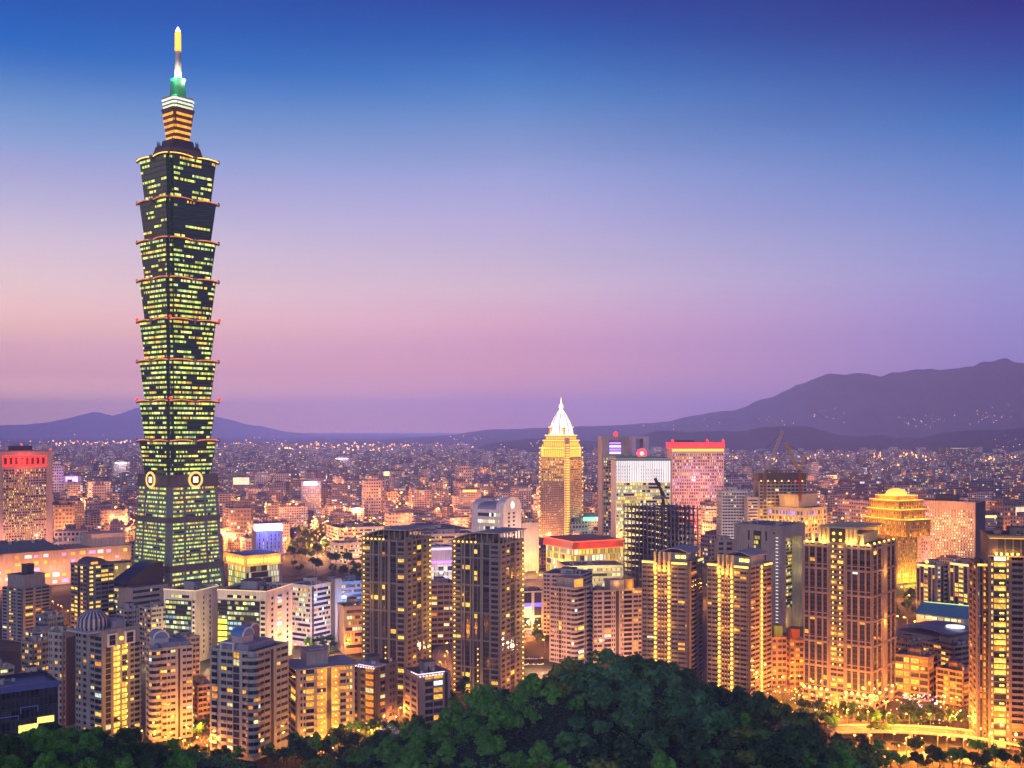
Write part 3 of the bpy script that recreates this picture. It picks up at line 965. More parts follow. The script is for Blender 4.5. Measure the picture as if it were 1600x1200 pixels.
# ------------------------------------------------------------------ the domed tower
def dome_tower():
    b = building('office_tower', 'tall tan tower topped by a glowing white dome and pointed finial', 'tower', 843, 886, 910, 716, 866, wallc=(.42, .30, .26))
    S = b
    W, D, H = b.wr, b.wl, b.h
    b.core(m=0)
    nb = cells(1.9, 10, .16, 3, [YEL, GOLD, WARM], .9, (.05, .035, .04), (.2, .8, 0, 1))
    nt_ = cells(1.9, 10, .8, 6, [YEL, (1, .7, .22)], 1.1, (.05, .03, .03), (.12, .88, 0, 1))
    g2 = cells(1.9, 10, .55, 4, [YEL, GOLD], .9, (.05, .035, .04), (.2, .8, 0, 1))
    b.bands('L', nb, 1.5, D - 1, 22, H - 31, 31, frac=.5); b.bands('R', nb, 3, W - 1, 22, H - 31, 31, frac=.5)
    b.bands('L', nt_, 1.5, D - 1, H - 31, H, 9, frac=.55); b.bands('R', g2, 3, W - 1, H - 31, H, 9, frac=.5)
    b.bands('L', g2, 1.5, D - 1, 2, 22, 5, frac=.6); b.bands('R', g2, 3, W - 1, 2, 22, 5, frac=.6)
    b.fins('L', 14, z0=0, w=.7, d=.35); b.fins('R', 8, z0=0, w=.7, d=.35)
    # the bowed corner with its ladder of gold lamps
    def cor(mb): mb.lathe([(3.6, 0), (3.6, b.z(684))], 12)
    b.part('corner_bay', cor, wall((.5, .36, .25)))
    n = 44
    for i in range(n):
        zz = 4 + (b.z(690) - 6) * i / n
        b.pool('wall_lamp', 'domecorner', lambda: (lambda m: (m.box(-2.9, -3.4, 0, 2.0, -2.6, 1.5), m.box(-3.4, -2.6, 0, -2.6, 2.0, 1.5), m)[-1])(MB()), [glow((1, .55, .08), 1.3)], (0, 0, zz))
        if i % 2 == 0:
            b.lamp('L', 0, D - .6, zz, 1.4, 'gold'); b.lamp('R', 0, W - .6, zz, 1.3, 'gold')
    # gold terraces stepping in
    gw = wall((.62, .42, .16), .6)
    steps = [(716, 700, 2.0, 30), (700, 688, 3.6, 26), (688, 680, 6.0, 20), (681, 667, 9.5, 0)]
    for y0, y1, ins, _ in steps:
        f = lambda mb: (mb.box(ins, ins, b.z(y0) - .1, W - ins, D - ins, b.z(y1), 0), mb.box(ins - .8, ins - .8, b.z(y1) - .9, W - ins + .8, D - ins + .8, b.z(y1) + .25, 1))
        o = b.part('terrace', f, [gw, glow((1, .55, .1), 2.0, vary=.3, sc=.2)])
        for face in ('L', 'R'):
            L = (D if face == 'L' else W)
            k = 0
            nn = max(3, int((L - 2 * ins) / 3.4))
            for q in range(nn):
                s0 = ins + .8 + (L - 2 * ins - 1.6) * q / nn
                mb = MB()
                b.fbox(mb, face, ins, s0 + .3, s0 + (L - 2 * ins - 1.6) / nn - .7, b.z(y0) + 1.5, b.z(y1) - 2.2, -.1, .15)
                mb.build('window', glow((1, .55, .08), .8, False), o)
    cx, cyy = W / 2, D / 2
    r = min(W, D) * .36
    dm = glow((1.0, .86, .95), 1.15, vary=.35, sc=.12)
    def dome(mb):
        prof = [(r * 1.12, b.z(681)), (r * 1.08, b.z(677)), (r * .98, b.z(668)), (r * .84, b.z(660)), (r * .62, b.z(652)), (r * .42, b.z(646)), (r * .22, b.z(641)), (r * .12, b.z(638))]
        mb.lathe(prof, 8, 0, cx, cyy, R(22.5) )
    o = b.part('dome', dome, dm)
    def rib(mb):
        for k in range(8):
            a = 2 * PI * k / 8 + R(22.5)
            pts = [(cx + (q + .4) * math.cos(a), cyy + (q + .4) * math.sin(a), zz) for q, zz in ((r * 1.08, b.z(677)), (r * .98, b.z(668)), (r * .84, b.z(660)), (r * .62, b.z(652)), (r * .42, b.z(646)))]
            mb.tube(pts, .55, 5)
    b.part('dome_ribs', rib, wall((.55, .35, .4)), parent=o)
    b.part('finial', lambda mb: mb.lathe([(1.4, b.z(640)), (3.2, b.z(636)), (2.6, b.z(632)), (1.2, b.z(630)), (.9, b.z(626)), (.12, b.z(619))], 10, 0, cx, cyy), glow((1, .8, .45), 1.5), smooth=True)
    for sx, sy in ((0, 0), (W, 0), (0, D), (W, D)):
        b.part('corner_pinnacle', lambda mb: mb.lathe([(2.2, b.z(714)), (2.0, b.z(706)), (2.6, b.z(704)), (1.2, b.z(699)), (.2, b.z(694))], 8, 0, sx + (3 if sx == 0 else -3), sy + (3 if sy == 0 else -3)), glow((1, .5, .08), 1.0))
    light(b.root, (cx - 30, cyy - 40, b.z(640)), 30000, (1, .7, .85), 3, name='uplight')
    for q in (.25, .75):
        light(b.root, (-16, D * q, b.z(724)), 16000, GOLD, 1.5, name='uplight'); light(b.root, (W * q, -16, b.z(724)), 16000, GOLD, 1.5, name='uplight')
        light(b.root, (-18, D * q, 8), 60000, (1, .4, .12), 2, name='uplight')
    b.finish()
dome_tower()
# ------------------------------------------------------------------ near apartment and office blocks
def round_bay(b, cx, cy, r, z0, z1, nf, lit=.12):
    def f(mb):
        mb.cyl(cx, cy, z0, z1, r - .55, n=20, m=1)
        fh = (z1 - z0) / nf
        for i in range(nf):
            za = z0 + i * fh
            mb.cyl(cx, cy, za - .18, za + fh * .40, r, n=20)
        mb.cyl(cx, cy, z1 - .2, z1 + .9, r + .1, n=20)
    o = b.part('corner_bay', f, [b.wallmat, plain((.10, .10, .11), .5)])
    fh = (z1 - z0) / nf
    for i in range(nf):
        za = z0 + (i + .42) * fh
        for q in range(4):
            if random.random() < .12: continue
            mb = MB()
            n = 4
            a0 = PI + q * PI / 4 * .98
            for j in range(n):
                a, c = a0 + j * .17, a0 + (j + 1) * .17
                p0 = (cx + (r - .45) * math.cos(a), cy + (r - .45) * math.sin(a)); p1 = (cx + (r - .45) * math.cos(c), cy + (r - .45) * math.sin(c))
                mb.quad((*p0, za), (*p1, za), (*p1, za + fh * .46), (*p0, za + fh * .46))
            mb.build('window', random.choice(LITS) if random.random() < lit else M['glass'], o)
def vault_hut(b, x, y, w, l, z, h, wallm, vm, end=True):
    """a rooftop hut under a barrel vault with an arched gable"""
    def hut(mb):
        mb.box(x, y, z, x + w, y + l, z + h)
    o = b.part('penthouse', hut, wallm)
    def va(mb):
        rings = []
        for yy in (y - .3, y + l + .3):
            rings.append([(x + w / 2 + (w / 2 + .3) * math.cos(PI * q / 10), yy, z + h + (w / 2) * .95 * math.sin(PI * q / 10)) for q in range(11)])
        mb.loft([rings[1], rings[0]], 0, cap=True)
    b.part('vault_roof', va, vm, parent=o)
    def gab(mb):
        for q in range(10):
            a, c = PI * q / 10, PI * (q + 1) / 10
            R0, R1 = w / 2 + .35, w / 2 - .4
            P = lambda r, t, yy: (x + w / 2 + r * math.cos(t), yy, z + h + r * .95 * math.sin(t))
            mb.quad(P(R0, c, y - .55), P(R1, c, y - .55), P(R1, a, y - .55), P(R0, a, y - .55))
            mb.quad(P(R0, a, y - .55), P(R0, a, y), P(R0, c, y), P(R0, c, y - .55))
    b.part('arched_gable', gab, M['white'], parent=o)

# grey block with the striped rooftop dome
b = building('apartment_block', 'grey apartment block with ribbed dome on its roof and a glowing yellow stair column', 'apartment block', 119, 160, 219, 989, 1152, wallc=(.36, .35, .35), group=None)
b.core()
H = b.h
nf = 16
b.facade('L', 'b1.4 w.8 x.7 w.7 x.4 t1', nf=nf, z1=H - 2, p=.08)
b.facade('R', 'x.5 g1.1 x.35 G1.3 x.3 G1.1 x.5 w.8 b1.2', nf=nf, z1=H - 8, p=.08, off=.4, hue=1)
for s0, s1 in ((.12, .36), (.58, .84)):
    def fr(mb):
        a, c = b.wr * s0, b.wr * s1
        z0, z1 = H - 8.2, H - 1.2
        b.fbox(mb, 'R', 0, a, c, z0, z0 + .7, -.1, 1.1); b.fbox(mb, 'R', 0, a, c, z1 - .7, z1, -.1, 1.1)
        b.fbox(mb, 'R', 0, a, a + .7, z0 + .7, z1 - .7, -.1, 1.1); b.fbox(mb, 'R', 0, c - .7, c, z0 + .7, z1 - .7, -.1, 1.1)
    o = b.part('window_frame', fr, M['white'])
    b.win('R', 0, b.wr * s0 + .8, b.wr * s1 - .8, H - 7.4, H - 4.8, None, .3); b.win('R', 0, b.wr * s0 + .8, b.wr * s1 - .8, H - 4.5, H - 2, None, .3)
for i in range(nf):
    zz = (i + .75) * (H - 8) / nf
    b.lamp('R', 0, b.wr * .40, zz, 1.3 if i % 2 else 1.0, 'gold', .9)
    if i % 3 != 1: b.lamp('R', 0, b.wr * .62, zz, .9, 'yel', .7)
b.lamp('R', 0, b.wr * .47, H - 4.4, 2.0, 'gold', 1.0)
for q in (.2, .5, .75): light(b.root, (b.wr * .43, -6, H * q), 2210, GOLD, .6, name='stair_light')
b.roof(units=4, hut=False)
def striped(mb):
    cx, cy = b.wr * .1, b.wl * .5
    prof = [(7.2, H), (8.4, H + 2.5), (8.0, H + 7), (5.4, H + 9.6), (4.4, H + 10.4)]
    n = 40
    ang = [2 * PI * k / n for k in range(n)]
    mb.loft([[(cx + r * math.cos(a), cy + r * 1.0 * math.sin(a), z) for a in ang] for r, z in prof], 0, mside=lambda j: j % 2)
    mb.box(cx - 9.6, cy - 9.6, H - .1, cx + 9.6, cy + 9.6, H + .8, 0)
b.part('ribbed_dome', striped, [wall((.5, .46, .52)), plain((.06, .06, .08), .6)])
b.part('stair_hut', lambda mb: (mb.box(b.wr * .45, b.wl * .2, H, b.wr * .75, b.wl * .7, H + 4), mb.box(b.wr * .43, b.wl * .18, H + 4, b.wr * .77, b.wl * .72, H + 4.4)), wall((.45, .42, .48)))
b.finish()

b = building('apartment_block', 'narrow grey apartment slab with a windowless brown brick side and pale corner strip', 'apartment block', 76, 98, 119, 992, 1142, wallc=(.46, .40, .40))
b.core()
b.facade('L', 'w.7 x.3 w.8 x.5 t.9', nf=15, p=.06)
b.facade('R', 'w.3 x1.6', nf=15, p=.05)
b.part('brick_cladding', lambda mb: b.fbox(mb, 'R', 0, b.wr * .22, b.wr - .1, 2, b.h - 2, .3, .5), wall((.15, .10, .10), .9, .2, 1.2))
for i in range(1, 14, 2):
    b.balcony('L', 0, b.wl * .05, b.wl * .22, i * b.h / 15, 1.2)
b.roof(units=2)
b.finish()

b = building('apartment_block', 'cream rounded corner apartment block with white balcony bands and a dark vertical slot', 'apartment block', 229, 240, 301, 1017, 1160, wallc=(.54, .49, .46))
b.core()
b.facade('L', 'w1 w1', nf=14, p=.06)
b.facade('R', 'x.5 w1.1 w.6 w.9 x.3 o.5 x.3 w.7 w1.1', nf=14, p=.08, sill=.42, s0=2.0, post=False)
round_bay(b, 1.2, 1.2, 3.6, 2, b.h, 14)
b.roof(units=3, hut=False)
b.part('stair_hut', lambda mb: mb.box(b.wr * .3, b.wl * .2, b.h, b.wr * .95, b.wl * .9, b.h + 3.0), wall((.30, .30, .40)))
vault_hut(b, b.wr * .05, b.wl * .3, 8.0, 9.0, b.h, 5.5, wall((.5, .46, .52)), plain((.20, .25, .42), .4))
b.part('turret', lambda mb: mb.lathe([(1.8, b.h), (1.8, b.h + 2.4), (1.2, b.h + 3.2), (.1, b.h + 3.6)], 12, 0, 2.4, 2.4), plain((.16, .19, .34), .4), smooth=True)
for q in (.3, .8): light(b.root, (b.wr * q, -9, 4), 2380, ORG, .6, name='uplight')
b.finish()

b = building('apartment_block', 'pale grey rounded corner apartment block with blue vaulted huts, standing in front of the trees', 'apartment block', 329, 396, 450, 1022, 1190, wallc=(.45, .45, .44))
b.core()
H = b.h
b.facade('L', 'x.3 w1.1 x.4 g1.2 w1.1 w1.1 x.5 b1.2 x.2', nf=14, p=.16, s0=2.0, post=False, z0=3)
b.facade('R', 'x.3 w.9 w.9 o.55 x.4 w.7 w1.2', nf=14, p=.1, s0=2.0, post=False, sill=.4, z0=3)
round_bay(b, 1.2, 1.2, 4.0, 3, H - 3, 13, .14)
b.part('corner_terrace', lambda mb: mb.cyl(1.2, 1.2, H - 3.0, H - 1.6, 4.3, n=20), b.wallmat)
b.roof(units=5, hut=False)
b.part('upper_storey', lambda mb: mb.box(b.wr * .15, b.wl * .25, H, b.wr * .9, b.wl * .95, H + 3.2), wall((.32, .31, .42)))
vault_hut(b, b.wr * .2, b.wl * .42, 8.5, 7, H + 3.2, 3.5, wall((.55, .44, .44)), plain((.10, .24, .55), .35))
vault_hut(b, b.wr * .5, b.wl * .5, 7.5, 6, H + 3.2, 4.6, wall((.34, .27, .33)), plain((.26, .18, .24), .5))
b.part('gabled_frame', lambda mb: (mb.box(-.6, b.wl * .45, H, .2, b.wl * .47, H + 4), mb.box(-.6, b.wl * .73, H, .2, b.wl * .75, H + 4), mb.box(-.6, b.wl * .44, H + 4, .4, b.wl * .76, H + 4.6)), M['white'])
for x, y in ((-7, b.wl * .3), (-7, b.wl * .8), (b.wr * .6, -7)): light(b.root, (x, y, 4), 1700, ORG, .6, name='uplight')
b.finish()

b = building('apartment_block', 'tan apartment block with wavy grey eaves, its right half washed in golden light', 'apartment block', 447, 463, 554, 1047, 1160, wallc=(.46, .36, .31))
b.core()
H = b.h
b.facade('L', 'b1 b1', nf=11, p=.05, bout=.7)
b.facade('R', 'x.5 t.8 b1.2 x.3 B1.4 o.7 B1.2 w.9 T.9 x.3', nf=11, p=.3, hue=0)
def eave(mb):
    n = 24
    rings = []
    for k in range(n + 1):
        t_ = k / n
        x = -1.5 + (b.wr + 3) * t_
        o_ = -1.6 - 1.1 * abs(math.sin(t_ * PI * 3))
        rings.append([(x, o_, H + .2), (x, b.wl + 1, H + .2), (x, b.wl + 1, H + .9), (x, o_, H + .75)])
    mb.loft([[r[q] for q in (0, 3, 2, 1)] for r in rings], 0)
b.part('eaves', eave, wall((.33, .33, .40)))
b.part('penthouse', lambda mb: (mb.box(b.wr * .22, b.wl * .2, H + .8, b.wr * .58, b.wl * .8, H + 7.5), mb.box(b.wr * .2, b.wl * .15, H + 7.5, b.wr * .6, b.wl * .85, H + 8.3), mb.box(b.wr * .27, b.wl * .3, H + 8.3, b.wr * .53, b.wl * .7, H + 9.2)), wall((.38, .32, .33)))
for i in range(11):
    b.lamp('R', 0, b.wr * .42, (i + .6) * H / 11, .8, 'gold', 1.5); b.lamp('R', 0, b.wr * .66, (i + .6) * H / 11, .8, 'gold', 1.5)
for q in (.2, .6, .9): light(b.root, (b.wr * .55, -5, H * q), 3230, GOLD, .6, name='stair_light'); light(b.root, (b.wr * q, -8, 4), 4250, GOLD, .6, name='uplight')
b.finish()

b = building('apartment_block', 'dark brown apartment block under a white lit scalloped eave with orange balconies', 'apartment block', 552, 588, 620, 1043, 1152, wallc=(.20, .15, .15))
b.core()
H = b.h
b.facade('L', 'o.4 B1.6 w.8 x.6 w.8', nf=10, p=.15, hue=2)
b.facade('R', 'x.6 w1 x.7 t1 x.4', nf=10, p=.1)
b.roof(units=3, par=.6)
b.part('lit_eave', lambda mb: (mb.box(-1.8, -1.2, H + .4, b.wr * .4, b.wl + .8, H + 1.0), ), wall((.6, .58, .62)))
for i in range(9):
    b.lamp('L', 0, b.wl * (.06 + .11 * i), H - .6, .8, 'pinkl', 1.0)
b.part('light_strip', lambda mb: mb.box(-1.85, 0, H + .5, -1.72, b.wl, H + .8), glow((1, .8, .88), 1.3))
b.finish()

b = building('apartment_block', 'slim grey apartment block with a crown of white lights and a dark left wing', 'apartment block', 631, 654, 703, 1055, 1142, wallc=(.33, .28, .30))
b.core()
H = b.h
b.facade('L', 'x.3 w1 x.3 w1 x.3', nf=8, p=.12, z1=H - 3)
b.facade('R', 'x1.1 b1.6 B1.8 x.2 o.7 x.4', nf=8, p=.15, hue=0)
b.roof(units=2, par=.5, hh=5)
b.part('light_strip', lambda mb: (mb.box(-.9, -1.1, H + .3, b.wr * .8, -.9, H + .8), mb.box(-1.1, -.9, H + .3, -.9, b.wl * .4, H + .8)), glow((1, .8, .88), 1.4))
for i in range(8): b.lamp('R', 0, b.wr * (.04 + .1 * i), H - .8, .8, 'pinkl', .7)
b.finish()

b = building('apartment_block', 'low pink apartment block with red balconies squeezed between two cream towers', 'apartment block', 300, 309, 331, 1074, 1142, wallc=(.5, .30, .26))
b.core()
b.facade('L', 'w1 W1', nf=8, p=.2); b.facade('R', 'b1 w.8 b1', nf=8, p=.2)
b.roof(units=2); b.finish()

# dark office in the corner
b = building('office_block', 'black glass office block with blue roof rim and bright yellow lit openings', 'office block', -60, -60, 90, 1088, d=440, arel=9, depth=24, wallc=(.03, .03, .04))
b.core()
H = b.h
b.facade('R', 'g1 g1 g1 g1 g1 g1 g1 g1 g1 g1', nf=13, p=.0, off=.15, pw=.2)
b.fbox(b.W, 'E', b.wr, .2, 23.5, 0, H - .5, -.1, .2, 0)
b.roof(units=4, hut=False, par=1.4, mat=plain((.10, .10, .20), .5))
def rim(mb): b.fbox(mb, 'R', 0, -.5, b.wr + .5, H - 1.0, H + 1.7, .36, .7)
b.part('roof_rim', rim, plain((.10, .12, .34), .4))
s = lambda px: (px + 60) / 150 * b.wr
for p0, p1, ya, yb in ((57, 84, 1138, 1148), (27, 58, 1147, 1159), (0, 16, 1158, 1170)):
    b.part('window', lambda mb: b.fbox(mb, 'R', 0, s(p0), s(p1), b.z(yb), b.z(ya), .1, .35), glow((1, .85, .18), 1.2, False, .35, .6))
for p0, p1, ya, yb in ((30, 58, 1118, 1128), (-5, 27, 1130, 1138)):
    def fr(mb):
        b.fbox(mb, 'R', 0, s(p0), s(p1), b.z(ya) - .25, b.z(ya), .2, .8); b.fbox(mb, 'R', 0, s(p1) - .25, s(p1), b.z(yb), b.z(ya) - .25, .2, .8); b.fbox(mb, 'R', 0, s(p0), s(p0) + .25, b.z(yb), b.z(ya) - .25, .2, .8)
    b.part('terrace_rail', fr, plain((.2, .3, .75), .4))
b.finish()

# twin grey towers
def twin(label, xl, xc, xr, top, base):
    b = building('apartment_tower', label, 'apartment tower', xl, xc, xr, top, base, wallc=(.27, .24, .21))
    b.core()
    H = b.h
    nf = 28
    b.litw = [6, 5, 3, 1, 1]
    b.facade('L', 'b1.1 x.12 v1.0 x.12 o.35 v.45 o.35 x.12 v1.0 x.12 b1.1', nf=nf, p=.07, off=.4, hue=1)
    b.facade('R', 'x.3 w.7 x.3 w.7 o.15 v.9 o.15 x.2 w.7 x.15 w.8', nf=nf, p=.06, hue=1)
    for q in range(1, 6):       # belts every few storeys
        zz = H * q / 5.5
        b.fbox(b.W, 'L', 0, 0, b.wl, zz - .5, zz + .5, .2, .62); b.fbox(b.W, 'R', 0, 0, b.wr, zz - .5, zz + .5, .2, .62)
    for sfrac in (.0, .175, .34, .535, .72):
        c = b.wl * sfrac
        b.fbox(b.W, 'L', 0, c, c + .9, 0, H + 2, -.1, .8)
    for i in range(nf):
        zz = (i + .6) * H / nf
        b.lamp('L', 0, b.wl * .93, zz, .95, 'gold', 1.6); b.lamp('R', 0, b.wr * .93, zz, 1.0, 'gold', .8)
        if i < 9: b.lamp('L', 0, b.wl * .45, zz, .8, 'gold', .6)
    b.roof(units=4, hh=4.5)
    Z = H + 7.0
    def canopy(mb):
        n = 14
        rings = []
        for k in range(n + 1):
            t_ = k / n
            y = -1.5 + (b.wl + 3.0) * t_
            zz = Z - (0 if t_ < .45 else 6.0 * ((t_ - .45) / .55) ** 1.6)
            rings.append([(-1.8, y, zz), (-1.8, y, zz + .7), (b.wr + 1.8, y, zz + .7), (b.wr + 1.8, y, zz)])
        mb.loft(rings, 0)
    b.part('roof_canopy', canopy, wall((.38, .35, .38)))
    for k in range(9):
        t_ = k / 8
        zz = Z - (0 if t_ < .45 else 6.0 * ((t_ - .45) / .55) ** 1.6)
        b.part('canopy_post', lambda mb: mb.box(-.3, .2 + t_ * (b.wl - 1), H - .2, .3, .8 + t_ * (b.wl - 1), zz + .05), b.wallmat)
        if k: b.part('canopy_post', lambda mb: mb.box(.2 + t_ * (b.wr - 1), -.3, H - .2, .8 + t_ * (b.wr - 1), .3, Z + .05), b.wallmat)
    for k in range(6):
        b.lamp('L', 0, b.wl * (.5 + .09 * k), H + 1.2, 1.1, 'gold', .6)
    light(b.root, (b.wr * .5, -12, 8), 13600, ORG, 1, name='uplight'); light(b.root, (b.wr * .9, -10, 45), 7650, GOLD, 1, name='uplight')
    light(b.root, (b.wr * .85, -9, 75), 5100, GOLD, 1, name='uplight'); light(b.root, (-9, b.wl * .9, 60), 4250, GOLD, 1, name='uplight'); light(b.root, (-9, b.wl * .5, 4), 5100, GOLD, 1, name='uplight')
    b.finish()
twin('grey apartment tower under a curved roof canopy, beside a blue-lit office', 566, 634, 673, 847, 1088)
twin('grey apartment tower under a curved roof canopy, rising behind the left hill slope', 707, 781, 818, 852, 1090)

# pink blocks behind the hill
b = building('apartment_block', 'pale slab block with small dark windows behind a pink rounded block', 'apartment block', 849, 908, 925, 900, 995, wallc=(.56, .45, .45))
b.core(); b.facade('L', 'x.3 t1 w1 t1 w1 x.3 t1', nf=15, p=.04); b.facade('R', 'w1 w1', nf=15, p=.04); b.roof(); b.finish()
b = building('apartment_block', 'pink apartment block with rounded balconies down its right corner, left of its stepped neighbour', 'apartment block', 859, 898, 925, 921, 1040, wallc=(.50, .36, .32))
b.core()
b.facade('L', 'w.8 w1.1 x.2 t1 g.8 t1 w1 x.2', nf=16, p=.05, sill=.36); b.facade('R', 'b1.4 o.4 w1 x.3', nf=16, p=.14, s0=3)
round_bay(b, 1.5, 1.5, 3.4, 0, b.h, 16, .1)
b.roof(units=2, hut=False)
b.part('penthouse', lambda mb: (mb.box(b.wr * .1, b.wl * .1, b.h, b.wr * .7, b.wl * .8, b.h + 7), mb.box(b.wr * .05, b.wl * .05, b.h + 7, b.wr * .75, b.wl * .85, b.h + 7.5)), wall((.28, .27, .28)))
for q in (.2, .6): light(b.root, (-30, b.wl * q, 10), 44200, (1, .42, .2), 1, name='uplight')
b.part('gold_light_sheet', lambda mb: mb.box(b.wr * .12, b.wl * .1 - .25, b.h + .6, b.wr * .6, b.wl * .1 - .05, b.h + 6.2), glow(GOLD, .9, vary=.4))  # glowing sheet imitates gold light on the penthouse side
b.finish()
b = building('apartment_block', 'pink apartment block split by a dark slot, with golden drum on its roof', 'apartment block', 924, 927, 1003, 925, 1036, wallc=(.47, .34, .29), arel=22, depth=16)
b.core()
b.facade('R', 'w.7 w.9 x.3 b1.4 t.7 o.7 x.2 t.6 b1.6 x.2 w.9 w.7', nf=15, p=.1, hue=0)
b.facade('L', 'w1 w1', nf=15, p=.05)
b.roof(units=2, hut=False)
b.part('penthouse', lambda mb: mb.box(b.wr * .36, 2, b.h, b.wr * .66, 12, b.h + 7.5), wall((.36, .33, .32)))
for q in (.2, .5, .85): light(b.root, (b.wr * q, -30, 10), 37400, (1, .42, .2), 1, name='uplight')
b.part('drum', lambda mb: mb.cyl(b.wr * .78, 6, b.h, b.h + 8, 4.6, n=20), wall((.5, .33, .12)), smooth=False)
light(b.root, (b.wr * .78, -2, b.h + 3), 2125, GOLD, .5, name='uplight'); light(b.root, (b.wr * .5, 0, b.h + 5), 765, GOLD, .5, name='uplight')
b.finish()

# two towers with gold lamp columns
def lamp_tower(label, xl, xc, xr, top, base, strip):
    b = building('apartment_tower', label, 'apartment tower', xl, xc, xr, top, base, wallc=(.28, .195, .165))
    b.core()
    H, D = b.h, b.wl
    nf = 27
    b.facade('L', 't.5 w1.1 w1.0 x.55 w.5 w.5 w.5 x.55 w1.1 w.8', nf=nf, p=.04, hue=0, sill=.36)
    if strip: b.facade('R', 'w1 w.8 x.7 w.8 w1', nf=nf, p=.05, hue=2)
    else: b.facade('R', 'x.5 b1.5 o.4 w1', nf=nf, p=.03)
    tot = 7.0
    cols = [(2.6 + .27) / tot * D, (2.6 + .55 + 1.5 + .27) / tot * D]
    for i in range(nf):
        zz = (i + .55) * H / nf
        for c in cols: b.lamp('L', 0, c, zz, 1.55, 'gold', .7, 1.7)
        for q in range(3):
            b.lamp('L', 0, cols[0] + (cols[1] - cols[0]) * (.27 + .23 * q), zz - .9, .55, glow((1, .32, .03), 1.3), .5)
        if strip: b.lamp('R', 0, b.wr * .5, zz, 1.3, 'gold', .6, 2.2)
    # crown: four lit fins, lamp rows along the parapets, a curved roof behind
    o = None
    for q in range(4):
        y = cols[0] - .8 + (cols[1] - cols[0] + .4) * q / 3
        b.part('crown_fin', lambda mb: mb.box(-1.6, y, H - 6, 1.0, y + 1.3, H + 6.5), wall((.62, .48, .28), .6))
        light(b.root, (-3.2, y + .6, H - 5), 935, GOLD, .4, name='uplight')
    b.roof(units=3, hut=False, par=.8)
    for s0, s1 in ((.03, .36), (.74, .99)):
        b.part('light_strip', lambda mb: b.fbox(mb, 'L', 0, D * s0, D * s1, H - 1.1, H + .2, .45, .9), glow((1, .62, .14), 1.6, vary=.4, sc=.5))
    b.part('light_strip', lambda mb: b.fbox(mb, 'R', 0, b.wr * .62, b.wr, H - 1.1, H + .2, .45, .9), glow((1, .62, .14), 1.6, vary=.4, sc=.5))
    def pent(mb):
        mb.box(b.wr * .2, D * .08, H, b.wr * .8, D * .62, H + 5.5)
        n = 12
        rings = []
        for k in range(n + 1):
            t_ = k / n
            y = D * .02 + D * .64 * t_
            rings.append([(b.wr * .1, y, H + 5.5 + 2.6 * math.sin(PI * t_)), (b.wr * .1, y, H + 6.3 + 2.6 * math.sin(PI * t_)), (b.wr * .9, y, H + 6.3 + 2.6 * math.sin(PI * t_)), (b.wr * .9, y, H + 5.5 + 2.6 * math.sin(PI * t_))])
        mb.loft(rings, 0)
    b.part('penthouse', pent, wall((.34, .32, .38)))
    for q in (.12, .24): b.part('lamp_bar', lambda mb: mb.box(b.wr * .2 - .4, D * q, H + 2, b.wr * .2 - .1, D * q + 3, H + 4), M['yel'])
    for q in (.06, .25, .5, .75, .95):
        for c in cols: light(b.root, (-4, c, H * q), 1955, GOLD, .6, name='uplight')
    if strip:
        for q in (.05, .2, .35, .5, .65, .8): light(b.root, (b.wr * .5, -5.5, H * q), 4420, ORG, .6, name='uplight')
    b.finish()
lamp_tower('brown apartment tower with two golden lamp columns and a shaded right side', 1003, 1076, 1097, 880, 1078, False)
lamp_tower('brown apartment tower with two golden lamp columns and an orange right side', 1105, 1172, 1205, 886, 1090, True)

# the big tower with uplit piers
b = building('apartment_tower', 'broad tower of pale piers with floodlit golden base and blazing rooftop crown', 'apartment tower', 1256, 1362, 1399, 854, 1110, wallc=(.35, .245, .205))
b.core()
H, D, Wd = b.h, b.wl, b.wr
nf = 30
L3 = 'v.6 x.12 v.75 x.2 v.75 x.12 v.6'
b.facade('L', 'x.12 ' + L3 + ' x.12', s0=0, s1=D * .37, nf=nf, p=.035, off=.5, z0=8, hue=0)
b.facade('L', 'o.1 b1 b1 o.1', s0=D * .39, s1=D * .61, nf=nf, p=.3, off=.0, z0=4, hue=0, post=False, bout=.9)
b.facade('L', 'x.12 ' + L3 + ' x.12', s0=D * .63, s1=D, nf=nf, p=.035, off=.5, z0=8, hue=0)
b.facade('R', 'x.15 v.6 x.1 v.6 x.9 v.6 x.1 v.6 x.15', nf=nf, p=.03, off=.5, z0=8)
b.fbox(b.W, 'R', 0, Wd * .43, Wd * .57, 8, H, .45, .9)
for q in range(0, 7):
    zz = 8 + (H - 8) * q / 6 - (1.2 if q == 6 else 0)
    for a, c in ((-.6, D * .37), (D * .63, D)):
        b.fbox(b.W, 'L', 0, a, c, zz - 1.0, zz + .2, .2, .9); b.fbox(b.W, 'L', 0, a, c, zz + 2.0, zz + 2.6, .2, .75) if q < 6 else None
    b.fbox(b.W, 'R', 0, 0, Wd, zz - 1.0, zz + .2, .2, .9)
    if 0 < q < 6: b.fbox(b.W, 'L', 0, D * .37, D * .63, zz - .8, zz, .2, .7)
b.W.box(-1.2, -1.2, 0, Wd + .5, D + .5, 7.4, 0)
b.facade('L', ' '.join(['x.3 w1'] * 9), z0=.2, z1=7.2, nf=2, p=.3, off=.25, post=False, pl=-1.3, hue=0)
b.facade('R', ' '.join(['x.3 w1'] * 5), z0=.2, z1=7.2, nf=2, p=.3, off=.25, post=False, pl=-1.3, hue=0)
for i in range(nf):
    zz = 4 + (i + .6) * (H - 4) / nf
    if i > 5:
        b.lamp('L', 0, D * .45, zz, .95, 'gold', .8); b.lamp('L', 0, D * .555, zz, .95, 'gold', .8)
pier = [.01, .10, .185, .27, .36, .64, .725, .81, .90, .985]
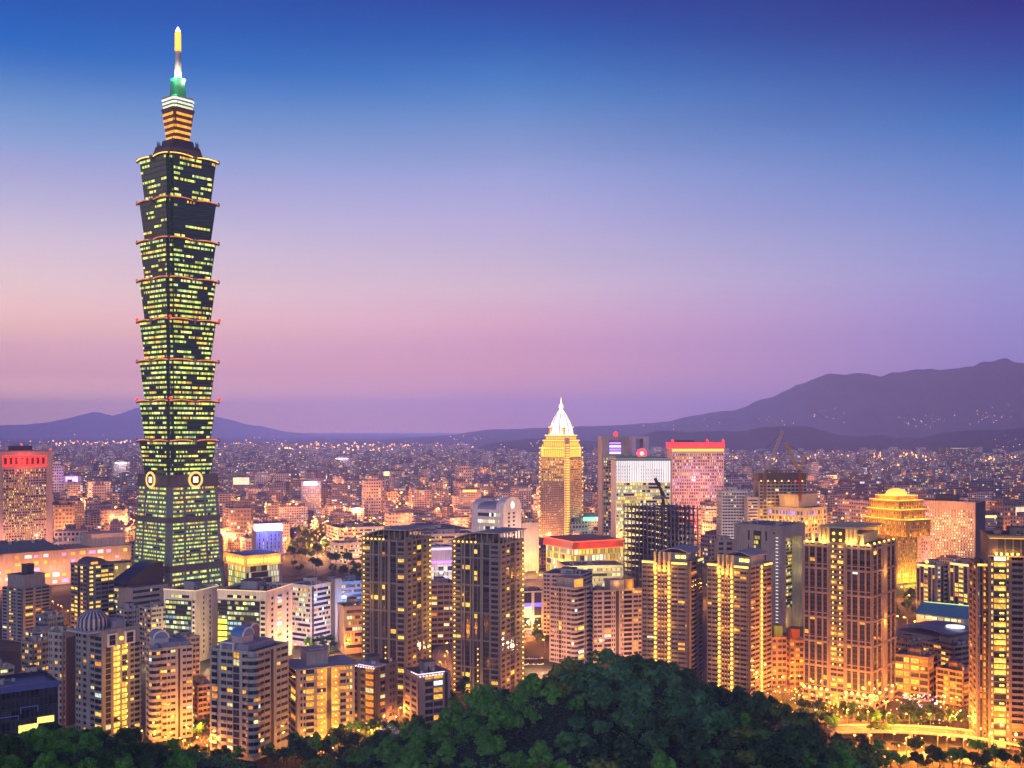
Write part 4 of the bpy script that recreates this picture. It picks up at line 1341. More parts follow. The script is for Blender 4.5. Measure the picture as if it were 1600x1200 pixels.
for q in pier:
    b.lamp('L', 0, D * q, 8.6, 1.5, 'gold_s', 1.2)
    light(b.root, (-1.9, D * q, 8.8), 34000, GOLD, .3, 'SPOT', 'uplight', (PI, R(-12), 0), 50)
for q in (.0, .25, .5, .78, .98):
    b.lamp('R', 0, Wd * q, 8.6, 1.5, 'gold_s', 1.2)
    light(b.root, (Wd * q, -2.0, 8.8), 36000, GOLD, .3, 'SPOT', 'uplight', (PI + R(-12), 0, 0), 50)
light(b.root, (Wd * .5, -4, 50), 4250, GOLD, .5, name='uplight'); light(b.root, (Wd * .5, -4, 80), 2975, GOLD, .5, name='uplight')
light(b.root, (-14, D * .2, 4), 2550, GOLD, .6, name='uplight'); light(b.root, (-14, D * .8, 4), 2550, GOLD, .6, name='uplight'); light(b.root, (Wd * .5, -14, 4), 2550, GOLD, .6, name='uplight')
b.roof(units=2, hut=False)
gl_ = wall((.70, .52, .25), .6)
def crown(mb):
    mb.box(Wd * .25, D * .25, H, Wd * .95, D * .75, H + 6)
    mb.box(Wd * .05, D * .2, H + 9.4, Wd * .99, D * .8, H + 10.4)
    for q in (.24, .3, .36, .64, .7, .76): mb.box(.3, D * q - .9, H, 2.0, D * q + .9, H + 9.4)
    for q in (.14, .86): mb.box(.3, D * q - .8, H, 1.6, D * q + .8, H + 6)
    mb.box(.3, D * .1, H + 6, 1.8, D * .22, H + 6.6); mb.box(.3, D * .78, H + 6, 1.8, D * .9, H + 6.6)
b.part('crown', crown, gl_)
b.part('crown_core', lambda mb: mb.box(1.0, D * .39, H, Wd * .25, D * .61, H + 9.4), M['dark'])
for q in (.45, .55):
    for zz in (H + 2.5, H + 6.5): b.lamp('L', 0, D * q, zz, 1.6, 'gold', .2)
for q in (.27, .33, .67, .73, .14, .86, .05, .95):
    light(b.root, (-1.3, D * q, H + 1.5), 1445, YEL, .4, name='uplight'); b.lamp('L', 0, D * q, H + 1.0, 1.1, 'gold_s', .2)
for q in (.1, .3, .5, .7, .9): b.lamp('R', 0, Wd * q, H + 1.4, 1.3, 'gold', .2)
light(b.root, (Wd * .5, -2, H + 4), 2125, GOLD, .4, name='uplight')
b.finish()

# the tower at the right edge
b = building('apartment_tower', 'brown tower with arcaded lit top and a ladder of bright yellow stair windows', 'apartment tower', 1545, 1546, 1660, 838, 1168, wallc=(.22, .15, .13), arel=10, depth=26)
b.core()
H, Wd = b.h, b.wr
nf = 32
b.facade('R', 'x.12 W.25 G1.15 W.25 x.2 b1.1 x.12 w.6 b1 x.3 g1.2 x.2', nf=nf, p=.05, hue=1, z1=H - 10, off=.5)
b.facade('R', 'x1 o1 o1 o1 o1 x1.2 o1 o1 x1', nf=1, z0=H - 10, off=.5, pw=.6)
for i in range(nf):
    zz = (i + .5) * (H - 10) / nf
    if i % 5 != 3: b.lamp('R', 0, Wd * .15, zz, 1.0, 'yel', .75); b.lamp('R', 0, Wd * .065 + 4.2, zz, 1.0, 'yel', .75)
    b.lamp('R', 0, Wd * .475, zz, .5, glow((1, .32, .03), 1.2), 1.6)
b.part('cornice', lambda mb: (b.fbox(mb, 'R', 0, -.8, Wd, H - .6, H + .5, -.1, 1.6), b.fbox(mb, 'R', 0, -.8, Wd, H - 10.4, H - 9.8, -.1, 1.0)), wall((.55, .38, .2)))
b.part('light_strip', lambda mb: b.fbox(mb, 'R', 0, 0, Wd, H - 1.0, H - .65, .6, 1.5), glow(GOLD, 1.4))
for q in (.09, .16, .24, .31, .39, .60, .70): b.lamp('R', 0, Wd * q, H - 9.0, 1.2, 'gold_s', 1.0); light(b.root, (Wd * q, -2.0, H - 8.5), 765, GOLD, .3, name='uplight')
for q in (.02, .36): b.lamp('R', 0, Wd * q, 8, 1.5, 'gold_s', 1.4); light(b.root, (Wd * q, -3.0, 8), 4250, GOLD, .3, 'SPOT', 'uplight', (PI + R(-12), 0, 0), 60)
b.roof(units=3)
b.finish()
b = building('apartment_tower', 'brown side wing of red lit balconies below the arcaded tower', 'apartment tower', 1526, 1527, 1546, 884, 1162, wallc=(.25, .17, .155), arel=10, depth=22)
b.core()
b.facade('L', 'x.3 w.8 x.4 w.8 x.3', nf=28, p=.08, off=.4, hue=0)
b.facade('R', 'x.1 w.45 x.1 v.8 x.1 B.9 w.9', nf=28, p=.1, hue=2, off=.5)
for i in range(28): b.lamp('R', 0, b.wr * .6, (i + .5) * b.h / 28, .7, glow((1, .32, .03), 1.2), 1.6)
for q in (28, 56, 84): b.fbox(b.W, 'R', 0, 0, b.wr, q, q + .8, .2, .7)
b.part('light_strip', lambda mb: b.fbox(mb, 'R', 0, 0, b.wr * .8, b.h, b.h + 1.2, .5, .9), glow((1, .58, .12), 1.6))
light(b.root, (b.wr * .5, -8, 6), 4250, GOLD, .5, name='uplight')
b.roof(units=1, hut=False); b.finish()

# low golden blocks at the lower right
for lab, xl, xc, xr, top, base, n in (('low orange lit block of long balconies beside the broad pale-pier tower', 1396, 1451, 1465, 1030, 1096, 6), ('low brown block of golden rimmed balconies right of another orange low block', 1463, 1505, 1527, 1052, 1104, 6)):
    b = building('apartment_block', lab, 'apartment block', xl, xc, xr, top, base, wallc=(.45, .28, .17))
    b.core()
    b.facade('L', 'b1.5 b1.5 x.2 B1 b1.5 x.2', nf=n, p=.25, hue=0); b.facade('R', 'w1 b1', nf=n, p=.2, hue=2)
    b.roof(units=5)
    for q in (.1, .5, .9): light(b.root, (-9, b.wl * q, 5), 4250, ORG, .6, name='uplight')
    light(b.root, (b.wr * .5, -9, 6), 4250, ORG, .6, name='uplight')
    light(b.root, (b.wr * .3, b.wl * .3, b.h + 8), 2125, ORG, .6, name='uplight')
    b.finish()
for lab, xl, xc, xr, top, base in (('small tan block with square yellow windows behind the golden balcony blocks', 1440, 1490, 1527, 1012, 1062), ('low brown block with lit rooftop hut, behind the orange lit balcony block', 1398, 1425, 1441, 1006, 1062)):
    b = building('apartment_block', lab, 'apartment block', xl, xc, xr, top, base, wallc=(.34, .24, .19))
    b.core(); b.facade('L', 'w1 W.6 w1 W.6 w1', nf=6, p=.2, hue=1); b.facade('R', 'w1 w1 b1', nf=6, p=.15); b.roof(units=4)
    light(b.root, (-10, b.wl * .5, 10), 3825, ORG, .6, name='uplight'); b.finish()
for lab, xl, xc, xr, top, base, hc in (('small orange block with green lit hut on its roof', 1203, 1206, 1229, 998, 1072, (.2, .35, .06)), ('small orange block with a red brick hut on its roof', 1231, 1234, 1256, 1003, 1074, (.4, .14, .07))):
    b = building('apartment_block', lab, 'apartment block', xl, xc, xr, top, base, wallc=(.42, .22, .12), arel=20, depth=14)
    b.core(); b.facade('R', 'w1 x.3 w1 w1', nf=8, p=.12, hue=0); b.facade('L', 'w1 x1 w1', nf=8, p=.05)
    b.roof(units=2, hut=False)
    b.part('rooftop_hut', lambda mb: mb.box(b.wr * .25, 2, b.h, b.wr * .8, 9, b.h + 8), wall(hc))
    light(b.root, (b.wr * .5, -8, 14), 5950, ORG, .6, name='uplight'); light(b.root, (b.wr * .5, -6, b.h + 3), 1530, ORG, .5, name='uplight'); b.finish()

# grey towers at the left behind the front row
b = building('apartment_tower', 'stepped mauve grey apartment tower with a dark penthouse, beside a lit arcade', 'apartment tower', 4, 35, 80, 902, 1004, wallc=(.33, .28, .31))
b.core(0, 0, b.wr, b.wl, 0, b.h - 9)
b.core(b.wr * .1, b.wl * .1, b.wr * .85, b.wl * .9, b.h - 9.2, b.h)
b.facade('L', 'w.9 x.3 t.9 W.4 x.4 w.9', nf=15, p=.08, z1=b.h - 9); b.facade('R', 'x.4 b1.2 x.3 w.9 b1.2 x.3', nf=15, p=.14, z1=b.h - 9)
b.roof(z=b.h, units=1, x0=b.wr * .1, y0=b.wl * .1, x1=b.wr * .85, y1=b.wl * .9, hh=8, hutm=plain((.05, .05, .07), .6))
b.finish()
b = building('apartment_tower', 'dark grey apartment tower with yellow lit strips and a humped roof', 'apartment tower', 111, 136, 178, 885, 1002, wallc=(.22, .21, .23))
b.core()
b.facade('L', 'w.7 W.5 o.5 W.6 w.7', nf=17, p=.15, hue=1); b.facade('R', 'x.3 W.6 x.3 w.8 b1.1 w.8', nf=17, p=.35, hue=1)
b.roof(units=2, hut=False)
b.part('humped_roof', lambda mb: mb.loft([[(b.wr * .1 + b.wr * .5 * (1 + math.cos(PI * q / 10)) / 2 * 1.4, yy, b.h + .1 + 5.5 * math.sin(PI * q / 10)) for q in range(11)] for yy in (b.wl * .8, b.wl * .1)], 0), plain((.10, .09, .11), .6))
b.part('lit_gable', lambda mb: mb.box(b.wr * .2, b.wl * .1 - .3, b.h + .5, b.wr * .45, b.wl * .1 - .1, b.h + 2.6), glow(ORG, 2))
b.finish()
small = [
    ('small pale house with a dark roof drum and yellow rooms, below the stepped grey tower', 34, 52, 76, 1006, 1092, (.4, .32, .28), .45),
    ('small white box building with a flat dark tank roof', 30, 34, 75, 1060, 1118, (.55, .53, .52), .0),
    ('low pale building with shaded loggias at the far left', -30, -28, 22, 1050, 1125, (.45, .38, .38), .05),
    ('small grey block with an open arched frame on its roof', 40, 58, 92, 990, 1060, (.36, .31, .34), .1),
    ('low pinkish block with striped louvres behind the ribbed dome', 182, 200, 226, 955, 1022, (.46, .37, .40), .12),
    ('pale block with a white roof hut behind the cream rounded tower', 218, 236, 268, 952, 1036, (.48, .37, .36), .15),
    ('low grey block behind the barrel vaulted cream tower', 262, 280, 312, 1000, 1060, (.34, .30, .36), .1),
    ('dim slate block left of the ribbed dome', 56, 74, 100, 966, 1040, (.27, .25, .31), .12),
]
for lab, xl, xc, xr, top, base, wc, p in small:
    b = building('low_building', lab, 'building', xl, xc, xr, top, base, wallc=wc, **(dict(arel=18, depth=14) if xc - xl < 6 else {}))
    b.core(); n = max(3, int(b.h / 3.4))
    b.facade('L', 'w1 x.3 t1 w1', nf=n, p=p); b.facade('R', 'w1 t1 x.3 w1 w.8', nf=n, p=p)
    b.roof(units=5, hh=random.uniform(3, 6)); b.finish(cap=60)
# ------------------------------------------------------------------ middle distance: offices, malls, hotels
OFF = lambda p, e=1.0, cols=None, run=4, cw=2.0, base=(.03, .035, .05), fill=(.08, .92, 0, 1): cells(cw, 10.0, p, run, cols or [YEL, (1, .85, .45), (.8, .9, .4), GOLD], e, base, fill)
ofA = OFF(.45); ofB = OFF(.66, 1.15, [(.80, .86, .30), (1, .85, .2), (.9, .9, .45), (.75, .86, .4), (.45, .8, .85)], 3, 3.2)
ofC = OFF(.25); ofD = OFF(.12, .9); ofE = OFF(.6, 1.3, [GOLD, YEL, (1, .6, .12)], 5, 2.6, (.05, .03, .03), (.2, .8, 0, 1))
def bandbox(name, label, cat, xl, xc, xr, top, base, wc, matL, matR, fh=3.8, frac=.55, fin=None, roof=True, units=3, hut=True, z0=3, group=None, fincol=0, **k):
    b = building(name, label, cat, xl, xc, xr, top, base, wallc=wc, group=group, **k)
    b.core()
    n = max(2, int((b.h - z0) / fh))
    if matL is not None and b.wl > 1: b.bands('L', matL, 1.0, b.wl - 1.0, z0, b.h - 1, n, frac=frac)
    if matR is not None and b.wr > 1: b.bands('R', matR, 1.0, b.wr - 1.0, z0, b.h - 1, n, frac=frac)
    if fin:
        if matL is not None: b.fins('L', max(2, int(b.wl / fin)), w=.55, d=.4)
        if matR is not None: b.fins('R', max(2, int(b.wr / fin)), w=.55, d=.4)
    if roof: b.roof(units=units, hut=hut, hh=5)
    return b

# white offices with lit glass fronts
def glass_wing(lab, xl, xc, xr, top, base, first):
    b = building('office_block', lab, 'office block', xl, xc, xr, top, base, wallc=(.82, .70, .64))
    b.core()
    H, D, W = b.h, b.wl, b.wr
    b.part('glass_front', lambda mb: b.fbox(mb, 'L', 0, D * .13, D * (.94 if first else .995), 4, H - 6, .02, .3), plain((.035, .035, .05), .3))
    b.bands('L', ofB, D * .14, D * (.93 if first else .79), 5, H - 6, 11, frac=.55, d1=.42)
    if not first:
        b.bands('L', glow((1, .74, .07), 1.0, False, .3, .2), D * .80, D * .985, 5, H * .62, 6, frac=.72, d1=.5)
        b.bands('L', ofB, D * .80, D * .985, H * .62, H - 6, 5, frac=.55, d1=.42)
    b.facade('L', 'w1', s0=.3, s1=D * .12, z0=4, z1=H - 5, nf=11, post=False, sill=.3)
    b.bands('L', ofB, D * .2, D * .8, H - 5.2, H - 1.2, 1, frac=.5)
    if first: b.facade('R', 'x1.2 w.35 x.8 w.35 x1.4', nf=11, z0=4, z1=H - 3, p=.0, post=False)
    else: b.facade('R', 'x.7 w.4 x.6 W.8 x.7 w.4 x.6', nf=11, z0=4, z1=H - 3, p=.02, hue=3, post=False)
    b.roof(units=6, hut=True, par=1.6, hh=6, hutm=wall((.3, .29, .34)))
    b.part('roof_light', lambda mb: (b.fbox(mb, 'L', 0, 0, D, H + 1.2, H + 1.65, .35, .7), b.fbox(mb, 'R', 0, 0, W, H + 1.2, H + 1.65, .35, .7)), glow((1, .66, .3), .9))
    for q in (.2, .6): light(b.root, (W * .5, -16, 8), 38016, (1, .5, .25), 1, name='uplight'); light(b.root, (-18, D * q, 10), 22809, (1, .75, .35), 1, name='uplight')  # front lights added to brighten the white walls
    b.finish()
glass_wing('white office with greenish lit glass front and blank pale end, nearest the curved black roof', 256, 306, 341, 926, 1036, True)
glass_wing('white office with wide lit glass front and a glowing yellow stair tower at its left', 340, 416, 456, 927, 1040, False)

b = bandbox('office_block', 'pale pink office with slotted windows and one dark seam, left of the blue-lit office', 'office block', 453, 486, 517, 917, 1012, (.72, .62, .66), ofA, ofC, 3.8, units=7)
light(b.root, (-22, b.wl * .5, 16), 22000, (1, .8, .85), 1, name='uplight'); light(b.root, (b.wr * .5, -20, 16), 20000, (1, .75, .85), 1, name='uplight')  # lights added out in front to brighten the pale walls
b.fbox(b.W, 'R', 0, b.wr * .05, b.wr * .12, 0, b.h, .1, .5, 2); b.finish()
b = bandbox('office_block', 'blue-lit office with a grey service core and dark window strips', 'office block', 514, 525, 572, 912, 1006, (.10, .24, .48), ofA, ofD, 3.9, units=5, arel=24)  # blue of the lighting is put into the wall colour
b.part('service_core', lambda mb: mb.box(-1.5, -1.5, 0, b.wr * .16, b.wl, b.h + 4), wall((.3, .27, .28)))
light(b.root, (b.wr * .5, -14, b.h * .7), 28800, (.25, .5, 1), 1, name='uplight'); b.finish()
b = bandbox('office_block', 'low orange lit office with four rows of windows left of the first grey canopy tower', 'office block', 535, 538, 572, 950, 1022, (.55, .36, .24), None, ofA, 4.4, units=4, arel=14, depth=20)
light(b.root, (b.wr * .4, -14, 8), 10240, ORG, 1, name='uplight'); b.finish()
# building under the black wedge roof
b = bandbox('hall', 'grey hall under a curved black wedge roof in front of the supertall tower', 'hall', 172, 206, 262, 919, 1000, (.38, .32, .33), ofC, ofA, 4.5, roof=False)
def wedge(mb):
    n = 10
    rings = []
    for k in range(n + 1):
        t_ = k / n
        x = -2 + (b.wr + 3) * t_
        zz = b.h + 2.5 + 15 * math.sin(t_ * PI * .5) ** 1.1
        rings.append([(x, b.wl * .25, b.h - .1), (x, b.wl * .25, zz), (x, b.wl * .9, zz), (x, b.wl * .9, b.h - .1)])
    mb.loft(rings, 0)
b.part('wedge_roof', wedge, plain((.035, .03, .04), .4)); b.part('roof', lambda mb: mb.box(-.3, -.3, b.h, b.wr + .3, b.wl + .3, b.h + .8), M['roof'])
b.finish()

# mall wings round the tower's foot
b = building('shopping_mall', 'glass mall annex crowned by a row of golden lights beside the supertall tower', 'mall', 356, 384, 437, 884, 938, wallc=(.45, .40, .26))
b.core(); H = b.h
b.bands('L', OFF(.9, .8, [(1, .8, .15), (.8, .85, .3)], 3, 4), 1, b.wl - 1, 2, H - 2, 5, frac=.85); b.bands('R', OFF(.5, .6, [(.8, .8, .5), WARM], 3, 3), 1, b.wr - 1, 2, H - 2, 5, frac=.85)
b.part('crown', lambda mb: (mb.box(-1, -1, H, b.wr + 1, b.wl + 1, H + 8.5), mb.box(-2.2, -2.2, H + 8.5, b.wr + 2.2, b.wl + 2.2, H + 9.8), mb.box(-2, -2, H - .8, b.wr + 2, b.wl + 2, H + .4)), wall((.72, .5, .22), .6))
for k in range(10):
    b.lamp('R', -1, b.wr * (k + .5) / 10, H + 4, 2.2, 'gold', .6, 5)
    if k < 6: b.lamp('L', -1, b.wl * (k + .5) / 6, H + 4, 2.2, 'gold', .6, 5)
for q in (.2, .8): light(b.root, (b.wr * q, -9, H + 4), 8960, GOLD, 1, name='uplight'); light(b.root, (-9, b.wl * q, H + 4), 8960, GOLD, 1, name='uplight')
b.part('roof', lambda mb: mb.box(1, 1, H + 9.9, b.wr - 1, b.wl - 1, H + 10.4), M['roof'])
b.finish()
b = building('office_tower', 'striped lilac tower under a glaring blue white rooftop sign', 'tower', 397, 400, 441, 830, 925, wallc=(.55, .42, .50), arel=10, depth=26)
b.core(); b.fins('R', 6, w=3.0, d=.9, z1=b.h - 1)
b.bands('R', OFF(.3), 1, b.wr - 1, 3, b.h - 3, 14, frac=.6)
b.part('sign_box', lambda mb: mb.box(-.5, -1.0, b.h, b.wr + .5, 10, b.h + 6.5), glow((.50, .60, 1.0), 2.2, vary=.3, sc=.15))
light(b.root, (b.wr * .3, -14, b.h + 10), 83200, (.15, .2, 1), 2, name='sign_light'); b.finish()

b = building('shopping_mall', 'sprawling mall with grey hipped roofs and pink and amber lit walls', 'mall', -90, -88, 205, 872, 930, wallc=(.50, .34, .24), arel=14, depth=46)
b.core(); H, W = b.h, b.wr
def hip(mb, x0, x1, y0, y1, z, h, i):
    mb.loft([[(x0, y0, z), (x1, y0, z), (x1, y1, z), (x0, y1, z)], [(x0 + i, y0 + i, z + h), (x1 - i, y0 + i, z + h), (x1 - i, y1 - i, z + h), (x0 + i, y1 - i, z + h)]], 0)
b.part('hipped_roof', lambda mb: hip(mb, W * .2, W * .62, -3, 40, H + .1, 10, 16), wall((.13, .15, .17)))
b.part('hipped_roof', lambda mb: hip(mb, -4, W * .2 - .5, -2, 36, H + .1, 6, 12), wall((.13, .15, .17)))
b.part('upper_block', lambda mb: (mb.box(W * .78, 6, H, W * .98, 36, H + 13), mb.box(W * .77, 5, H + 13, W * .99, 37, H + 14)), wall((.6, .42, .34)))
for f in range(5):
    for k in range(20):
        x0 = W * (k + .1) / 20
        c = random.choice([YEL, GOLD, ORG, (1, .3, .7), (1, .75, .8), GOLD])
        if random.random() < .75:
            b.part('window', lambda mb: b.fbox(mb, 'R', 0, x0, x0 + W / 20 * random.uniform(.35, .8), 2 + f * H / 5.2, 2 + f * H / 5.2 + H / random.uniform(9, 14), -.1, .25), glow(c, .75, False, .5, .3))  # glowing patches imitate pink and amber light washing the walls
for q in range(8): light(b.root, (W * (q + .5) / 8, -16, 12), 30976, random.choice([GOLD, ORG, (1, .36, .22)]), 1.5, name='uplight')
for q in range(14): b.part('roof_unit', lambda mb: mb.box(W * (.22 + .04 * q), 10 + q % 3 * 6, H + 7, W * (.22 + .04 * q) + 2.6, 13 + q % 3 * 6, H + 11.4), plain((.30, .42, .40), .6))
b.finish()
b = building('arcade', 'yellow floodlit arcade hall between the mall and the supertall tower', 'hall', 148, 150, 212, 884, 942, wallc=(.62, .48, .14), arel=12, depth=24)
b.core(); b.fins('R', 9, w=1.6, d=1.2, z1=b.h - 1)
for q in (.2, .5, .8): light(b.root, (b.wr * q, -10, 6), 10240, (1, .72, .1), 1, name='uplight'); b.lamp('R', 0, b.wr * q, b.h - 3, 2, 'gold_s', 1.4)
b.roof(units=3, hut=False); b.finish()

b = bandbox('office_tower', 'brick pink office slab with a red lit crown and a dark roof hut', 'tower', -30, -10, 82, 706, 880, (.55, .33, .29), None, None, roof=False, arel=12, depth=40)
W, H = b.wr, b.h
b.bands('R', ofE, W * .15, W * .9, 10, H - 22, 32, frac=.55); b.fins('R', 16, s0=W * .15, s1=W * .9, z0=0, z1=H - 22, w=.8, d=.5)
b.part('red_crown', lambda mb: b.fbox(mb, 'R', 0, W * .15, W * .9, H - 19, H - 5, -.1, .3), glow((1, .05, .03), 1.1, vary=.3, sc=.08))
for k in range(8): b.part('window', lambda mb: b.fbox(mb, 'R', 0, W * (.17 + .092 * k), W * (.22 + .092 * k), H - 16, H - 7.5, .2, .42), plain((.12, .03, .03), .4))
b.part('penthouse', lambda mb: mb.box(W * .33, 8, H, W * .68, 28, H + 7), plain((.07, .05, .06), .7))
b.part('parapet', lambda mb: mb.box(-.5, -.5, H - .5, W + .5, 40.5, H + 1), wall((.35, .22, .2)))
for x in (0, W * .5, W): b.part('beacon', lambda mb: mb.lathe([(.2, H + (7 if x == W * .5 else 1)), (.9, H + (8 if x == W * .5 else 2)), (.2, H + (9.5 if x == W * .5 else 3.5))], 8, 0, x, 9), M['red'])
for q in (.2, .8): light(b.root, (W * q, -22, 30), 44800, (1, .4, .25), 2, name='uplight')
light(b.root, (W * .5, -12, H - 12), 19200, (1, .08, .05), 2, name='crown_light')
b.finish()

# government offices across the middle
CH = (.55, .42, .37)
def gov(lab, xl, xc, xr, top, base, p=ofA, lt=1, **k):
    b = bandbox('government_office', lab, 'office block', xl, xc, xr, top, base, CH, p, p, 4.6, .5, units=6, **k)
    for q in range(lt): light(b.root, (-22, b.wl * (q + .5) / max(1, lt), 8), 38400, (1, .5, .28), 2, name='uplight'); light(b.root, (b.wr * (q + .5) / max(1, lt), -22, 8), 38400, (1, .5, .28), 2, name='uplight')
    b.finish(); return b
gov('tan stepped office with a yellow floodlit left flank', 510, 528, 600, 826, 868, lt=2)
gov('low rounded tan office wing in front of the stepped office', 521, 528, 572, 850, 882, ofC, arel=20, depth=30)
gov('long low tan office with a lit ground arcade behind the first grey canopy tower', 600, 640, 740, 832, 872, ofA, 3)
gov('tan office wing with a dark flat roof between the two grey canopy towers', 660, 664, 742, 836, 890, ofC, 1, arel=12, depth=40)
b = bandbox('office_block', 'tan windowless slab standing left of the domed tower', 'office block', 812, 815, 842, 818, 893, (.55, .40, .30), None, None, arel=16, depth=24)
light(b.root, (b.wr * .5, -18, 10), 25600, ORG, 2, name='uplight'); b.finish()
# white office with rounded shoulders
b = building('office_block', 'white office with rounded shoulders and a round lit emblem on its arched end', 'office block', 737, 786, 814, 797, 900, wallc=(.85, .76, .78))
b.core(); H, W, D = b.h, b.wr, b.wl
b.bands('L', OFF(.75, 1.1, [(1, .9, .6), (1, .85, .4)], 6, 3), D * .1, D * .8, 4, H - 2, 9, frac=.5)
b.facade('R', 'x1 w.5 x.6 w.5 x1.4', nf=15, z0=3, z1=H - 3, p=.03, post=False)
def arch(mb, y0, y1, hh=14):
    rings = []
    for yy in (y1, y0): rings.append([(W / 2 + W / 2 * math.cos(PI * q / 12), yy, H + hh * math.sin(PI * q / 12) ** .8 - .05) for q in range(13)])
    mb.loft(rings, 0)
b.part('arched_end', lambda mb: arch(mb, -.4, D * .22), b.wallmat); b.part('arched_end', lambda mb: arch(mb, D * .82, D, 11), b.wallmat)
b.part('vault_roof', lambda mb: arch(mb, D * .22, D * .82, 8), plain((.3, .28, .36), .5))
b.part('emblem', lambda mb: mb.loft([[(W * .5 + 3.6 * math.cos(2 * PI * q / 20), yy, H + 4.5 + 3.6 * math.sin(2 * PI * q / 20)) for q in range(20)] for yy in (-.4, -.9)], 0), glow((1, .95, .92), 2))
for q in (.2, .8): light(b.root, (-20, D * q, 20), 70400, (1, .8, .75), 2, name='uplight')
light(b.root, (W * .5, -20, 25), 70400, (1, .7, .6), 2, name='uplight'); b.finish()
# red roofed mall
b = building('shopping_mall', 'amber lit glass mall under a flat roof with a red neon fascia', 'mall', 853, 896, 969, 858, 902, wallc=(.55, .42, .16))
b.core(); H = b.h
b.bands('L', OFF(.85, 1.0, [(1, .74, .12), (1, .9, .5)], 3, 5), 1, b.wl - 1, 1, H - 1, 4, frac=.8); b.bands('R', OFF(.75, 1.0, [(1, .7, .1), (1, .9, .5)], 3, 5), 1, b.wr - 1, 1, H - 1, 4, frac=.8)
b.part('fascia', lambda mb: mb.box(-2.5, -2.5, H, b.wr + 2.5, b.wl + 2.5, H + 8), plain((.30, .05, .035), .5))
b.part('neon_strip', lambda mb: (mb.box(-2.8, -2.8, H + 7.6, b.wr + 2.8, b.wl + 2.8, H + 8.4), mb.box(-2.8, -2.8, H - .4, b.wr + 2.8, b.wl + 2.8, H + .3)), glow((1, .10, .02), 1.3))
b.part('roof', lambda mb: mb.box(0, 0, H + 8.5, b.wr, b.wl, H + 9), plain((.13, .05, .09), .8))
for q in (.2, .5, .8): light(b.root, (-15, b.wl * q, 12), 23040, GOLD, 1.5, name='uplight'); light(b.root, (b.wr * q, -15, 12), 19200, GOLD, 1.5, name='uplight'); light(b.root, (b.wr * q, -9, H + 3), 4480, (1, .1, .03), 1, name='neon_light')
b.finish()
b = bandbox('market_hall', 'cream floodlit low hall below the red fascia mall', 'hall', 880, 884, 976, 886, 924, (.62, .52, .36), None, OFF(.8, .9, [(1, .8, .35)], 4, 5), 5, arel=12, depth=40, units=6, hut=False)
for q in (.1, .4, .7): light(b.root, (b.wr * q, -14, b.h), 16640, (1, .75, .25), 1.5, name='uplight')
b.finish()
# banks and hotels behind
b = building('office_tower', 'tall grey tower whose top is an open portal frame with a lit sign inside', 'tower', 939, 941, 986, 712, 882, wallc=(.40, .34, .36), arel=12, depth=26)
b.core(); H, W = b.h, b.wr
T = b.z(682)
b.bands('R', OFF(.35), 2, W - 2, 6, H - 2, 34, frac=.55); b.fins('R', 9, w=.8, d=.5)
def portal(mb):
    mb.box(0, 0, H, W * .22, 26, T); mb.box(W * .72, 0, H, W, 26, T); mb.box(W * .22, 0, T - 5, W * .72, 26, T)
b.part('portal_frame', portal, b.wallmat)
b.part('sign', lambda mb: [mb.box(W * .3, 8, H + 2 + q * 4, W * .70, 9, H + 4.6 + q * 4, q % 2) for q in range(4)], [glow((1, .75, .9), 1.2), glow((.5, .25, 1), 1.2)])
b.part('back_panel', lambda mb: mb.box(W * .22, 10, H, W * .72, 11, T - 5), plain((.18, .14, .3), .5))
b.part('beacon', lambda mb: mb.lathe([(.3, T), (2.4, T + 1.5), (2.4, T + 4), (.3, T + 6)], 10, 0, W * .5, 5), M['red'])
b.finish()
b = building('office_tower', 'slim grey tower with an open square frame for its top, abutting the portal topped tower', 'tower', 986, 988, 1014, 720, 888, wallc=(.40, .35, .40), arel=12, depth=22)
b.core(); H, W = b.h, b.wr; T = b.z(682)
b.bands('R', OFF(.3), 1, W - 1, 6, H - 2, 32, frac=.55)
b.part('portal_frame', lambda mb: (mb.box(0, 0, H, W * .2, 22, T), mb.box(W * .66, 0, H, W, 22, T), mb.box(W * .2, 0, T - 2.5, W * .66, 22, T)), wall((.42, .40, .55)))
b.finish()
b = building('office_tower', 'white lit bank tower with green eaves and a round red sign above glowing yellow floors', 'tower', 959, 962, 1048, 716, 892, wallc=(.72, .70, .72), arel=10, depth=34)
b.core(); H, W = b.h, b.wr
zs = b.z(754)
b.bands('R', OFF(.8, 1.15, [(1, .70, .08), (1, .8, .3), (.9, .85, .4), (1, .62, .06)], 4, 3.2), 1, W - 1, 4, zs, 24, frac=.62)
b.part('white_glow_sheet', lambda mb: b.fbox(mb, 'R', 0, 0, W, zs, H - 3, .1, .6), glow((.95, .97, 1), .7, vary=.15, sc=.05))  # glowing sheet imitates the white-lit upper front
b.fins('R', 24, z0=zs, z1=H - 3, w=.8, d=1.3)
for f in range(6):
    for k in range(22): b.part('window', lambda mb: b.fbox(mb, 'R', 0, W * (k + .4) / 22.5, W * (k + .62) / 22.5, zs + 2 + f * (H - zs - 5) / 6, zs + 4.0 + f * (H - zs - 5) / 6, .5, .75), plain((.25, .27, .35), .3)) if (f * 22 + k) < 100 else None
b.part('eaves', lambda mb: (mb.box(-.6, -1.4, H - 3, W + .6, 34.6, H - 1.4), mb.box(-.6, -1.4, H + .6, W * .8, 34.6, H + 2)), plain((.05, .22, .18), .5))
b.part('roof', lambda mb: mb.box(.5, .5, H, W - .5, 33.5, H + .4), M['roof'])
def disc(mb): mb.loft([[(W * .49 + 6.0 * math.cos(2 * PI * q / 24), yy, H + 5.5 + 6.0 * math.sin(2 * PI * q / 24)) for q in range(24)] for yy in (6, 5)], 0)
o = b.part('round_sign', disc, glow((1, .06, .08), 1.7))
